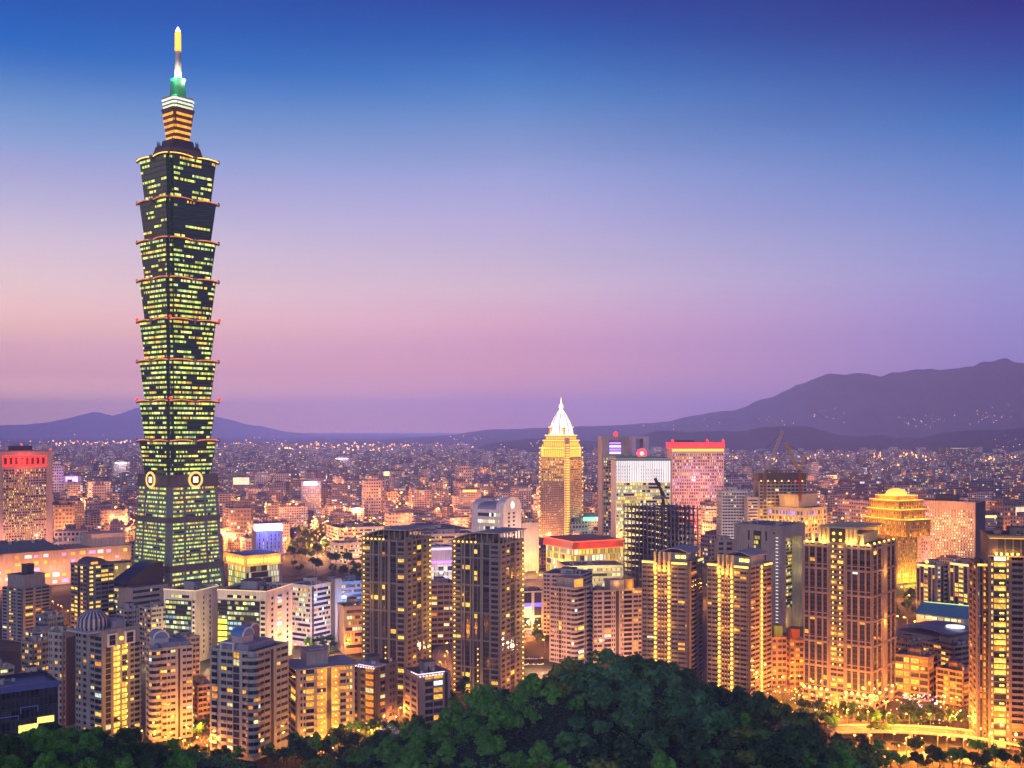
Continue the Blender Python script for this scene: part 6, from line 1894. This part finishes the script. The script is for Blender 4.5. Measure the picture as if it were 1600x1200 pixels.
for px, pt, pb, w, dp, c, lab, sh, e in LM:
    d = gd(pb + 14)
    p = at(px, d)
    h = EYE - (pt - HOR) / F * d
    r = tag(empty('city_building', p, R(10)), lab.replace('pair of far high-rises', 'far high-rise'), 'building')
    m = MB(); m.box(-w / 2, 0, 0, w / 2, dp, h, 0, rnd.randrange(30) * 6.0); m.build('wall', city_near, r)
    m = MB(); m.box(-w / 2 - .4, -.4, h, w / 2 + .4, dp + .4, h + 1.2); m.box(-w * .2, dp * .3, h + 1.2, w * .15, dp * .7, h + 5); m.build('roof', roofm, r)
    m = MB(); m.box(-w * .36, -.9, h - sh * .85, w * .30, -.2, h - sh * .08); m.build('lit_sign' if e > 2 else 'lit_front', glow(c, min(e, 2.0) if e > 2 else e * .6, vary=.5, sc=.12), r)
    if e > 3: light(r, (0, -16, h + 4), (60000 if px < 800 else 30000) * w / 56, tuple(x ** 1.5 for x in c), 3, name='sign_light')

# ------------------------------------------------------------------ street lights far out
def sparks(name, label, pts, r_of_d, mats, wts):
    mb = MB()
    for p in pts:
        r = r_of_d(p.y) * rnd.uniform(.35, 1.0) ** 1.4 * 1.5
        m = rnd.choices(range(len(mats)), wts)[0]
        i = len(mb.v)
        x, y, z = p
        mb.v += [(x - r, y, z), (x, y - r, z), (x + r, y, z), (x, y + r, z), (x, y, z + r), (x, y, z - r)]
        for f in ((0, 1, 4), (1, 2, 4), (2, 3, 4), (3, 0, 4), (1, 0, 5), (2, 1, 5), (3, 2, 5), (0, 3, 5)):
            mb.f.append(tuple(i + q for q in f)); mb.m.append(m); mb.uv.append([(0, 0)] * 3)
    o = mb.build(name, mats)
    o['kind'] = 'stuff'; o['label'] = label
    return o
SP = [glow((1, .36, .03), 5, False), glow((1, .52, .09), 4.5, False), glow((1, .8, .5), 3, False), glow((.7, .8, 1), 2.0, False), glow((1, .10, .05), 2.2, False), glow((.35, .2, 1), 2.5, False)]
pts = []
for i in range(3800):
    py = rnd.choice((rnd.gauss(703, 7), rnd.uniform(697, 750), rnd.uniform(700, 860), rnd.uniform(740, 880)))
    if py < 688: continue
    px = rnd.uniform(-10, 1610)
    if px > 740 and py < 714: py = 714 + abs(rnd.gauss(0, 14))
    d = gd(py)
    p = at(px, d); p.z = rnd.uniform(3, 22)
    pts.append(p)
for (x0, y0, x1, y1, n_) in ((1090, 724, 1600, 730, 190), (1130, 718, 1600, 722, 110), (1380, 738, 1560, 732, 70), (60, 697, 210, 694, 60), (350, 700, 740, 703, 150), (420, 708, 720, 712, 80), (600, 806, 735, 802, 40), (1290, 812, 1345, 806, 40), (830, 742, 930, 738, 30), (480, 858, 570, 876, 30)):
    for k in range(int(n_ * 1.3)):
        t_ = rnd.random()
        py = y0 + (y1 - y0) * t_ + rnd.gauss(0, 2.2)
        p = at(x0 + (x1 - x0) * t_, gd(max(690, py))); p.z = rnd.uniform(8, 46); pts.append(p)
sparks('distant_street_lights', 'countless amber and white street lights of the far plain', pts, lambda d: .5 + d * .00052, SP, [62, 28, 12, 3, 2.5, 1.5])  # points enlarged to stand in for the bloom of distant lamps
pts = []
for (x, y, sx, sy, n_, prof, dd, dep) in ((1450, 660, 40, 10, 26, P_MID, 14500, 3600), (1545, 652, 45, 10, 26, P_MID, 14500, 3600), (1290, 650, 30, 14, 14, P_MID, 14500, 3600), (1215, 655, 30, 8, 10, P_MID, 14500, 3600), (1560, 690, 60, 12, 16, P_NEAR, 8200, 1500), (1590, 640, 25, 10, 6, P_MID, 14500, 3600),
                                          (790, 696, 60, 6, 12, P_NEAR, 8200, 1500), (840, 690, 40, 4, 6, P_NEAR, 8200, 1500), (1090, 662, 60, 5, 8, P_MID, 14500, 3600), (690, 686, 70, 6, 26, P_MID, 14500, 3600), (90, 676, 60, 7, 8, P_LEFT, 19000, 3800), (440, 684, 80, 6, 8, P_LEFT, 19000, 3800), (1030, 664, 40, 5, 8, P_MID, 14500, 3600)):
    for k in range(n_):
        px, py = x + rnd.gauss(0, sx * .6), y + rnd.gauss(0, sy * .6)
        yr = interp(prof, px)
        yb = 672 + 165 * F / (dd - dep)
        if py < yr + 2 or py > yb: continue
        t_ = (yb - py) / max(1, yb - yr)
        d = dd - dep + dep * t_ - dep * .16
        pts.append(at(px, d, py))
sparks('hillside_lights', 'scattered house lights on the far mountain slopes', pts, lambda d: .5 + d * .00026, SP, [20, 40, 40, 4, 4, 0])

# ------------------------------------------------------------------ roads
def road(name, pix, width, z, mat, edge=None):
    mb = MB()
    P = [at(x, gd(y)) for x, y in pix]
    Q = []
    for i in range(len(P) - 1):
        for k in range(6):
            t_ = k / 6
            a, b_, c, d = P[max(i - 1, 0)], P[i], P[i + 1], P[min(i + 2, len(P) - 1)]
            Q.append(.5 * ((2 * b_) + (c - a) * t_ + (2 * a - 5 * b_ + 4 * c - d) * t_ ** 2 + (3 * b_ - a - 3 * c + d) * t_ ** 3))
    Q.append(P[-1])
    rows = []
    for i, q in enumerate(Q):
        dr = (Q[min(i + 1, len(Q) - 1)] - Q[max(i - 1, 0)]).normalized()
        nrm = Vector((-dr.y, dr.x, 0))
        rows.append((q - nrm * width / 2, q + nrm * width / 2, q, nrm, dr))
    for a, b_ in zip(rows, rows[1:]):
        f = lambda v, dz=0: (v.x, v.y, z + dz)
        mb.quad(f(a[0]), f(b_[0]), f(b_[1]), f(a[1]))
        if edge:
            for s in (0, 1):
                w = a[3] * (.4 if s else -.4); w2 = b_[3] * (.4 if s else -.4)
                A, B = a[s], b_[s]
                mb.quad(f(A, edge), f(B, edge), f(B + w2, edge), f(A + w, edge), 1)
                mb.quad(f(A + w, -.3), f(B + w2, -.3), f(B + w2, edge), f(A + w, edge), 1); mb.quad(f(A, 0), f(B, 0), f(B, edge), f(A, edge), 1)
    o = structure(mb.build(name, [mat, wall((.42, .36, .3))]))
    mk = MB()
    for i, (a, b_) in enumerate(zip(rows, rows[1:])):
        if i % 2: continue
        for off in (-width * .17, width * .17):
            A, B = a[2] + a[3] * off, b_[2] + b_[3] * off
            w = a[3] * .12
            mk.quad(*[(v.x, v.y, z + .012) for v in (A - w, B - w, B + w, A + w)])
    structure(mk.build('road_markings', plain((.7, .68, .6), .7)))
    return rows
asphalt = wall((.17, .155, .14), .85, .3)
BR = road('road', [(1300, 1150), (1370, 1149), (1450, 1152), (1530, 1160), (1620, 1176), (1700, 1196)], 13, 3.5, asphalt, 1.0)
road('road', [(1180, 1098), (1250, 1120), (1330, 1128), (1420, 1122), (1500, 1122), (1560, 1112)], 12, .06, asphalt)
road('road', [(1330, 1182), (1420, 1180), (1520, 1190), (1620, 1210)], 12, .06, asphalt)
road('road', [(150, 1150), (240, 1172), (320, 1160), (330, 1090), (345, 1040), (460, 1032), (560, 1018)], 12, .06, asphalt)
road('road', [(600, 1150), (630, 1110), (690, 1060), (700, 1010), (820, 1000), (850, 950)], 14, .06, asphalt)
road('road', [(470, 905), (560, 880), (700, 880), (830, 905)], 20, .07, asphalt)
road('road', [(1206, 1075), (1235, 1075), (1262, 1010)], 9, .06, asphalt)
for i in range(0, len(BR), 5):
    m = MB(); q = BR[i][2]
    m.box(-1.0, -1.0, -.5, 1.0, 1.0, 2.9); m.box(-4.5, -1.1, 2.9, 4.5, 1.1, 3.45)
    o = m.build('bridge_pier', wall((.4, .36, .32))); o.location = q; o.rotation_euler[2] = math.atan2(BR[i][3].y, BR[i][3].x)
    tag(o, 'concrete pier under the curving orange lit road at the lower right', 'bridge pier', 'piers under the curved road')

# ------------------------------------------------------------------ street lamps
lamp_pole, lamp_head = MB(), MB()
lamp_pole.cyl(0, 0, 0, 8.8, .14, .08, 8); lamp_pole.cyl(0, 0, 0, .6, .25, .2, 8); lamp_pole.tube([(0, 0, 8.7), (.5, 0, 9.2), (1.6, 0, 9.35)], .07, 6)
lamp_head.lathe([(.05, 8.95), (.42, 9.05), (.5, 9.25), (.2, 9.5)], 8, 0, 1.6, 0)
me_p, me_h = lamp_pole.mesh('pole', [M['steel']]), lamp_head.mesh('lamp_head', [glow((1, .50, .10), 8.0)])
ld = bpy.data.lights.new('lamp_light', 'POINT'); ld.energy = 8500; ld.color = (1, .30, .03); ld.shadow_soft_size = .5
ld2 = bpy.data.lights.new('lamp_light', 'POINT'); ld2.energy = 30000; ld2.color = (1, .30, .03); ld2.shadow_soft_size = .8
ld3 = bpy.data.lights.new('lamp_light', 'POINT'); ld3.energy = 210000; ld3.color = (1, .34, .08); ld3.shadow_soft_size = 1.0
ldb = bpy.data.lights.new('lamp_light', 'POINT'); ldb.energy = 34000; ldb.color = (1, .29, .03); ldb.shadow_soft_size = .6
LAMPS = []
def scatter(x0, y0, x1, y1, n_, j=4, grp='a'):
    for k in range(n_):
        t_ = (k + .5) / n_
        LAMPS.append((x0 + (x1 - x0) * t_ + rnd.uniform(-j, j), y0 + (y1 - y0) * t_ + rnd.uniform(-j, j) * .6, grp))
scatter(1305, 1144, 1600, 1164, 9, 2, 'b'); scatter(1330, 1172, 1590, 1186, 11, 8, 'h'); scatter(1210, 1092, 1270, 1116, 5, 5, 'c'); scatter(1290, 1118, 1500, 1112, 10, 8, 'c'); scatter(1480, 1108, 1530, 1135, 5, 6, 'c')
scatter(1240, 1105, 1390, 1122, 10, 6, 'c')
scatter(215, 1172, 330, 1186, 8, 8, 'd'); scatter(265, 1168, 345, 1150, 6, 8, 'd'); scatter(318, 1100, 350, 1040, 5, 5, 'd'); scatter(350, 1032, 550, 1024, 8, 5, 'd')
scatter(610, 1150, 640, 1110, 5, 6, 'e'); scatter(480, 1178, 600, 1162, 7, 6, 'e'); scatter(690, 1075, 700, 1020, 5, 4, 'e'); scatter(820, 1005, 860, 965, 7, 7, 'e'); scatter(820, 985, 855, 1020, 5, 7, 'e')
scatter(455, 858, 570, 878, 9, 7, 'f'); scatter(460, 836, 540, 848, 4, 6, 'f'); scatter(560, 884, 830, 896, 8, 5, 'f'); scatter(820, 905, 850, 925, 3, 5, 'f'); scatter(1400, 930, 1430, 962, 4, 6, 'f'); scatter(1205, 1085, 1250, 1076, 4, 4, 'c'); scatter(1395, 985, 1440, 1000, 3, 5, 'f')
for q in range(190):  # oversized lamps added at random to give the plain its orange glow
    x_ = rnd.uniform(0, 1600); y_ = rnd.uniform(752, 870)
    p_ = at(x_, gd(y_))
    if clear(p_.x, p_.y, 4): LAMPS.append((x_, y_, 'g'))
scatter(60, 1010, 110, 1000, 3, 6, 'd'); scatter(80, 950, 110, 975, 5, 7, 'd'); scatter(620, 905, 660, 935, 3, 5, 'f'); scatter(1100, 930, 1140, 960, 4, 6, 'f')
GL = {'b': 'street lamp on the parapet of the curving road at the lower right', 'c': 'orange street lamp among the trees at the foot of the lower right towers', 'd': 'orange street lamp between the apartment blocks at the lower left',
      'e': 'orange street lamp around the grey canopy towers and the hill foot', 'f': 'orange street lamp by the dark park and office streets in the middle distance', 'h': 'orange street lamp along the lower road under the curving viaduct', 'g': 'oversized street lamp added for the amber glow among the blocks of the plain'}
GG = {'b': 'lamps on the curved road', 'c': 'lamps below the right towers', 'd': 'lamps between the left blocks', 'e': 'lamps round the canopy towers', 'f': 'lamps in the middle streets', 'h': 'lamps on the lower road', 'g': 'added lamps on the plain'}
for px, py, g in LAMPS:
    d = gd(py)
    p = at(px, d)
    r = tag(empty('street_lamp', (p.x, p.y, hill_z(p.x, p.y) if g != 'b' else 3.5), rnd.uniform(0, 6.28)), GL[g], 'street lamp', GG[g])
    if g in 'fg':
        r.scale = (1.5,) * 3 if g == 'f' else (2.6,) * 3
    child('pole', me_p, r); child('lamp_head', me_h, r)
    lo = bpy.data.objects.new('lamp_light', ldb if g in 'bh' else ld3 if g == 'g' else ld2 if g == 'f' else ld); COL.objects.link(lo); lo.parent = r; lo.location = (1.6, 0, 8.3)

# ------------------------------------------------------------------ trees
def leaf_mat(name, c0, c1):
    t = NT(name)
    co = t.n('ShaderNodeTexCoord').outputs['Object']
    oi = t.n('ShaderNodeObjectInfo').outputs['Random']
    a = t.n('ShaderNodeTexNoise', {'Vector': co, 'Scale': 0.45, 'Detail': 4.0}).outputs['Fac']
    f = t.n('ShaderNodeMapRange', {'Value': a, 'From Min': .33, 'From Max': .67}).outputs[0]
    f = t.math('ADD', t.math('MULTIPLY', f, .65), t.math('MULTIPLY', oi, .35))
    t.set('Base Color', t.mix(f, c4(c0), c4(c1)))
    t.set('Roughness', .6)
    return t.mat
LEAF = [leaf_mat('dark_leaves', (.007, .028, .007), (.038, .12, .02)), leaf_mat('green_leaves', (.032, .125, .016), (.14, .42, .04)), leaf_mat('grey_green_leaves', (.016, .068, .024), (.085, .26, .075)), leaf_mat('olive_leaves', (.06, .105, .014), (.22, .29, .035))]
BARK = wall((.09, .07, .055), .9, .3, 2)
def crown_mesh(seed, rx, rz, nclump, nleaf, leaf, mat, zc):
    r = random.Random(seed)
    mb = MB()
    cl = []
    for i in range(nclump):
        a, u = r.uniform(0, 2 * PI), r.uniform(-.55, 1)
        s = math.sqrt(max(0, 1 - u * u * .9)) * r.uniform(.35, .85)
        cl.append((rx * s * math.cos(a), rx * s * math.sin(a), zc + rz * u * r.uniform(.55, .85), rx * r.uniform(.22, .42)))
    for cx, cy_, cz, cr in cl:
        for k in range(nleaf):
            u, a = r.uniform(-.5, 1), r.uniform(0, 2 * PI)
            s = math.sqrt(1 - u * u)
            nrm = Vector((s * math.cos(a), s * math.sin(a), u))
            q = cr * r.uniform(.72, 1.12)
            p = Vector((cx, cy_, cz)) + Vector((nrm.x * q, nrm.y * q, nrm.z * q * .8))
            nn = (nrm + Vector((r.gauss(0, .5), r.gauss(0, .5), r.gauss(0, .5) + .25))).normalized()
            t1 = nn.cross(Vector((r.gauss(0, 1), r.gauss(0, 1), r.gauss(0, 1)))).normalized()
            t2 = nn.cross(t1)
            w, l = leaf * r.uniform(.6, 1.2), leaf * r.uniform(.8, 1.5)
            mb.quad(tuple(p - t1 * w * .5), tuple(p + t2 * l * .5 - nn * l * .12), tuple(p + t1 * w * .5), tuple(p - t2 * l * .5 - nn * l * .12))
    return mb.mesh('crown', [mat])
def trunk_mesh(seed, h, r0):
    r = random.Random(seed)
    mb = MB()
    bx, by = r.uniform(-.6, .6), r.uniform(-.6, .6)
    mb.tube([(0, 0, -.6), (bx * .3, by * .3, h * .4), (bx, by, h * .75), (bx * 1.2, by * 1.2, h * 1.15)], r0, 7, 0, r0 * .4)
    for k in range(4):
        a = r.uniform(0, 6.28)
        mb.tube([(bx * .6, by * .6, h * .55), (bx * .6 + math.cos(a) * 1.2, by * .6 + math.sin(a) * 1.2, h * .85), (bx + math.cos(a) * 2.3, by + math.sin(a) * 2.3, h * 1.15)], r0 * .45, 5, 0, r0 * .15)
    return mb.mesh('trunk', [BARK])
TREES = []
for mi in range(4):
    for v in range(3):
        sd = 10 * mi + v
        rx = (4.6, 4.2, 5.2, 4.8)[mi] * (0.9 + .12 * v)
        TREES.append((trunk_mesh(sd, 5.0, .28), crown_mesh(sd + 50, rx, rx * (.8, .95, .7, .66)[mi], 13, 76, (.85, .75, .9, .8)[mi], LEAF[mi], 7.2)))
FINE = []
for v in range(4):
    mi = (0, 1, 0, 1)[v]
    FINE.append((trunk_mesh(300 + v, 5.4, .3), crown_mesh(310 + v, 4.6, 3.7, 20, 190, .42, LEAF[mi], 7.6)))
def tree(x, y, z, var, s, label, group, name='broadleaf_tree'):
    r = empty(name, (x, y, z), rnd.uniform(0, 6.28))
    tag(r, label, 'tree', group)
    k = s * rnd.uniform(.85, 1.18)
    r.scale = (k, k, k * rnd.uniform(.85, 1.2))
    child('trunk', var[0], r); child('crown', var[1], r)
    return r
TL = ['dark green broadleaf tree in the dense cover of the wooded hill', 'fresh green broadleaf tree in the dense cover of the wooded hill', 'grey green broadleaf tree in the dense cover of the wooded hill', 'olive yellow broadleaf tree in the dense cover of the wooded hill']
TG = ['dark trees of the wooded hill', 'fresh green trees of the wooded hill', 'grey green trees of the wooded hill', 'olive trees of the wooded hill']
nt_ = 0
placed = []
def proj(x, y, z):
    return 800 + x / y * F, HOR + (EYE - z) / y * F
cand = []
y = 250.0
while y < 520:
    x = -110.0
    while x < 200:
        xx, yy = x + rnd.uniform(-2.6, 2.6), y + rnd.uniform(-2.6, 2.6)
        cand.append((xx, yy))
        x += 7.4
    y += 7.0
solo = []
for xx, yy in cand:
    z = hill_z(xx, yy)
    if z < 6: continue
    px, py = proj(xx, yy, z + 6)
    if not (-20 < px < 1620) or py > 1225: continue
    # hidden behind the crest?
    hid = False
    for q in (.93, .87, .80, .72):
        zz = hill_z(xx * q, yy * q)
        if zz > 1 and zz + 5 > EYE + (z + 8.5 - EYE) * q: hid = True; break
    if hid: continue
    if not (1 if xx > -75 else 0): continue
    solo.append((xx, yy, z, px, py))
print('hill trees', len(solo))
rnd.shuffle(solo)
solo = solo[:292]
for xx, yy, z, px, py in solo:
    g = noise.noise((xx * .016, yy * .016, 2.2)) + rnd.gauss(0, .16)
    w = 0
    if 600 < px < 900 and py > 1075 and g > -.1: w = 1
    elif px > 900 and px < 1160 and py > 1060 and g > -.02: w = 2
    elif g > .16: w = 3
    elif px > 1150 and rnd.random() < .25: w = 3
    elif rnd.random() < .12: w = 1
    tree(xx, yy, z - 2.2, TREES[w * 3 + rnd.randrange(3)], rnd.choice((rnd.uniform(.6, .9), rnd.uniform(.85, 1.2), rnd.uniform(1.1, 1.4))), TL[w], TG[w])
# low bushes and saplings closing the ground between the trunks
ug = MB()
for q in range(52000):
    xx, yy = rnd.uniform(-115, 200), rnd.uniform(255, 520)
    z = hill_z(xx, yy)
    if z < 3: continue
    bump = max(0, noise.noise((xx * .22, yy * .22, 8)) + .35) * 4.6
    p = Vector((xx, yy, z + rnd.uniform(.1, .7 + bump)))
    nn = Vector((rnd.gauss(0, .5), rnd.gauss(-.3, .5), 1)).normalized()
    t1 = nn.cross(Vector((rnd.gauss(0, 1), rnd.gauss(0, 1), rnd.gauss(0, 1)))).normalized(); t2 = nn.cross(t1)
    w, l = rnd.uniform(.6, 1.3), rnd.uniform(.8, 1.7)
    ug.quad(tuple(p - t1 * w * .5), tuple(p + t2 * l * .5), tuple(p + t1 * w * .5), tuple(p - t2 * l * .5), 0 if noise.noise((xx * .03, yy * .03, 1)) < .05 else 1)
uo = ug.build('undergrowth', [LEAF[0], LEAF[1]]); uo['kind'] = 'stuff'; uo['label'] = 'low dark green undergrowth between the trees of the hill'
# single trees that stand out on the hill
for px, py, d, w, s, lab in ((945, 1168, 318, 3, 1.25, 'broad olive yellow tree at the middle of the hill foot'), (850, 1160, 330, 3, 1.0, 'smaller olive tree left of the broad olive yellow one at the hill foot'), (620, 1178, 330, 1, 1.1, 'bright green bushy tree low on the left flank of the hill'), (765, 1060, 400, 0, 1.25, 'tall dark domed tree on the left brow of the hill'), (1030, 1015, 412, 0, 1.15, 'tall broad dark tree standing above the crest of the hill'), (915, 1020, 410, 1, 1.1, 'round green tree on the crest left of the tallest dark one'), (1180, 1060, 400, 0, 1.15, 'tall dark tree on the right brow of the hill')):
    p = at(px, d, py)
    tree(p.x, p.y, hill_z(p.x, p.y), TREES[w * 3], s, lab, None)
# left shoulder close by
k = 0
y = 222.0
while y < 330:
    x = -190.0
    while x < -62:
        xx, yy = x + rnd.uniform(-2.2, 2.2), y + rnd.uniform(-2.2, 2.2)
        z = hill_z(xx, yy)
        px, py = proj(xx, yy, z + 8)
        if z > 8 and -40 < px < 560 and py < 1240:
            tree(xx, yy, z - .4, FINE[rnd.randrange(4)], rnd.uniform(.75, 1.05), 'dark leafy tree on the near slope at the lower left', 'near trees at the lower left', 'hillside_tree'); k += 1
        x += 6.6
    y += 6.2
print('left trees', k)
# trees down in the streets
def street_trees(x0, y0, x1, y1, n_, lab, grp, s=.9, sx=8, sy=6, kind=(0, 0, 1)):
    for q in range(n_):
        t_ = rnd.random()
        p = at(x0 + (x1 - x0) * t_ + rnd.gauss(0, sx), gd(y0 + (y1 - y0) * t_ + rnd.gauss(0, sy)))
        if not clear(p.x, p.y, 2.5): continue
        tree(p.x, p.y, max(0, hill_z(p.x, p.y)) - .1, TREES[rnd.choice(kind) * 3 + rnd.randrange(3)], s * rnd.uniform(.8, 1.1), lab, grp, 'street_tree')
street_trees(450, 1190, 640, 1160, 48, 'dark street tree between the hill foot and the tan apartment blocks', 'trees along the hill foot', .9, 10, 10)
street_trees(300, 1196, 460, 1190, 14, 'dark street tree below the pale grey rounded block', 'trees below the pale grey block', .8)
street_trees(1225, 1128, 1400, 1138, 36, 'street tree lit orange below the broad pale-pier tower', 'trees below the broad tower', .75, 10, 7)
street_trees(1400, 1128, 1540, 1136, 24, 'street tree in the lit plaza before the arcaded tower', 'plaza trees', .7, 8, 7)
street_trees(1340, 1200, 1610, 1206, 30, 'dark tree at the lower right edge below the curved road', 'trees below the curved road', .9, 8, 7)
street_trees(822, 1000, 862, 955, 22, 'street tree left of the pink rounded block', 'trees by the pink block', .8, 8, 12)
street_trees(452, 862, 590, 862, 110, 'dark park tree in the middle distance right of the lilac tower', 'park trees', 1.4, 10, 17, (0, 0, 0))
street_trees(460, 1022, 560, 1012, 12, 'street tree below the pink slotted office', 'trees below the white offices', .9, 8, 5)
street_trees(1398, 960, 1432, 940, 10, 'dark street tree at the foot of the gold terraced hotel', 'trees by the gold hotel', 1.0, 8, 8)
street_trees(310, 1165, 340, 1120, 8, 'street tree between the cream and pale grey rounded blocks', 'trees between rounded blocks', .7, 6, 8)
street_trees(690, 1112, 725, 1078, 14, 'street tree between the slim white-crowned block and the hill', 'trees beside the slim block', .8, 8, 9)
# palms by the lower road
pf, pt_ = MB(), MB()
pt_.tube([(0, 0, 0), (.2, 0, 4), (.1, .1, 8)], .25, 7, 0, .16)
for q in range(13):
    a = 2 * PI * q / 13
    pr = None
    for s_ in range(7):
        t_ = s_ / 6
        rr = 3.6 * t_; zz = 8 + 1.4 * math.sin(t_ * 2.2) - 1.6 * t_ * t_
        c_ = Vector((rr * math.cos(a) + .1, rr * math.sin(a) + .1, zz)); w = .55 * math.sin(PI * (.12 + .85 * t_))
        e = Vector((-math.sin(a), math.cos(a), -.35)) * w; e2 = Vector((math.sin(a), -math.cos(a), -.35)) * w
        if pr: pf.quad(tuple(pr[0]), tuple(c_), tuple(c_ + e), tuple(pr[1])); pf.quad(tuple(c_), tuple(pr[0]), tuple(pr[2]), tuple(c_ + e2))
        pr = (c_, c_ + e, c_ + e2)
mt_, mf_ = pt_.mesh('trunk', [BARK]), pf.mesh('crown', [LEAF[0]])
for px, py, lab in ((1376, 1186, 'left palm tree silhouetted against the orange lower road'), (1402, 1188, 'right palm tree silhouetted against the orange lower road')):
    p = at(px, gd(py)); r = tag(empty('palm_tree', p, 1), lab, 'palm tree'); child('trunk', mt_, r); child('crown', mf_, r)

# ------------------------------------------------------------------ parked cars
def car(px, py, rz, col, lab, grp=None, z=.07):
    p = at(px, gd(py))
    r = tag(empty('parked_car', (p.x, p.y, z), rz), lab, 'car', grp)
    m = MB()
    m.loft([[(x, y, zz) for x, y in ((-2.2 + i_, -.85), (2.2 - i_, -.85), (2.2 - i_, .85), (-2.2 + i_, .85))] for zz, i_ in ((.3, .1), (.55, 0), (.85, .05))], 0)
    m.build('body', plain(col, .3), r)
    m = MB(); m.loft([[(-1.7, -.78, .85), (1.1, -.78, .85), (1.1, .78, .85), (-1.7, .78, .85)], [(-1.2, -.62, 1.42), (.45, -.62, 1.42), (.45, .62, 1.42), (-1.2, .62, 1.42)]], 0)
    m.build('cabin', M['glass'], r)
    for x in (-1.35, 1.35):
        for y in (-.8, .8):
            m = MB(); m.cyl(0, 0, -.1, .1, .32, n=10)
            w = m.build('wheel', M['dark'], r); w.location = (x, y, .32); w.rotation_euler[0] = PI / 2
for q in range(10):
    car(816 + (q % 5) * 7 + rnd.uniform(-1, 1), 1030 + (q // 5) * 9, .5, rnd.choice(((.6, .6, .65), (.2, .2, .25), (.5, .5, .6))), 'parked car in the lot beside the second canopy tower and the hill', 'cars in the hillside lot')
for px, py, rz, c, lab in ((352, 1152, .3, (.1, .12, .3), 'dark blue parked car by the pale grey rounded block'), (1372, 1152, .1, (.6, .6, .6), 'silver car on the curved road'), (1500, 1156, -.1, (.5, .1, .08), 'red car on the curved road')):
    car(px, py, rz, c, lab, None, 3.57 if 'curved' in lab else .07)
# white festival tent by the slim white-crowned block and blue plaza lights
p = at(606, gd(1146))
r = tag(empty('tent', p, .4), 'blue edged white canopy tent glowing at the hill foot', 'tent')
m = MB(); m.lathe([(5.2, 3.4), (2.4, 4.2), (.3, 6.4)], 8); m.build('canopy', glow((.62, .6, 1), .9), r)
m = MB(); m.lathe([(5.3, 3.2), (5.4, 3.2), (5.4, 3.6), (5.3, 3.6)], 16); m.build('light_strip', M['blue'], r)
for q in range(4):
    m = MB(); m.cyl(4.8 * math.cos(q * PI / 2), 4.8 * math.sin(q * PI / 2), 0, 3.3, .09, n=6); m.build('pole', M['steel'], r)
light(r, (0, 0, 2.5), 2500, ORG, .4, name='tent_light')
pts = [at(rnd.gauss(1440, 24), gd(rnd.gauss(1106, 5))) + Vector((0, 0, rnd.uniform(2, 7))) for q in range(60)]
sparks('plaza_lights', 'string of blue and white fairy lights in the plaza trees', pts, lambda d: .45, SP, [1, 1, 2, 6, 0, 9])
pts = [at(rnd.gauss(x, 22), gd(rnd.gauss(y, 9))) + Vector((0, 0, rnd.uniform(1, 5))) for x, y in ((1290, 1112), (1450, 1128), (1350, 1112), (500, 1178), (1240, 1090), (1500, 1120), (300, 1180), (1420, 1180)) for q in range(34)]
sparks('shop_lights', 'warm shop and path lights at street level between the trees', pts, lambda d: .38, SP, [40, 40, 14, 2, 2, 0])
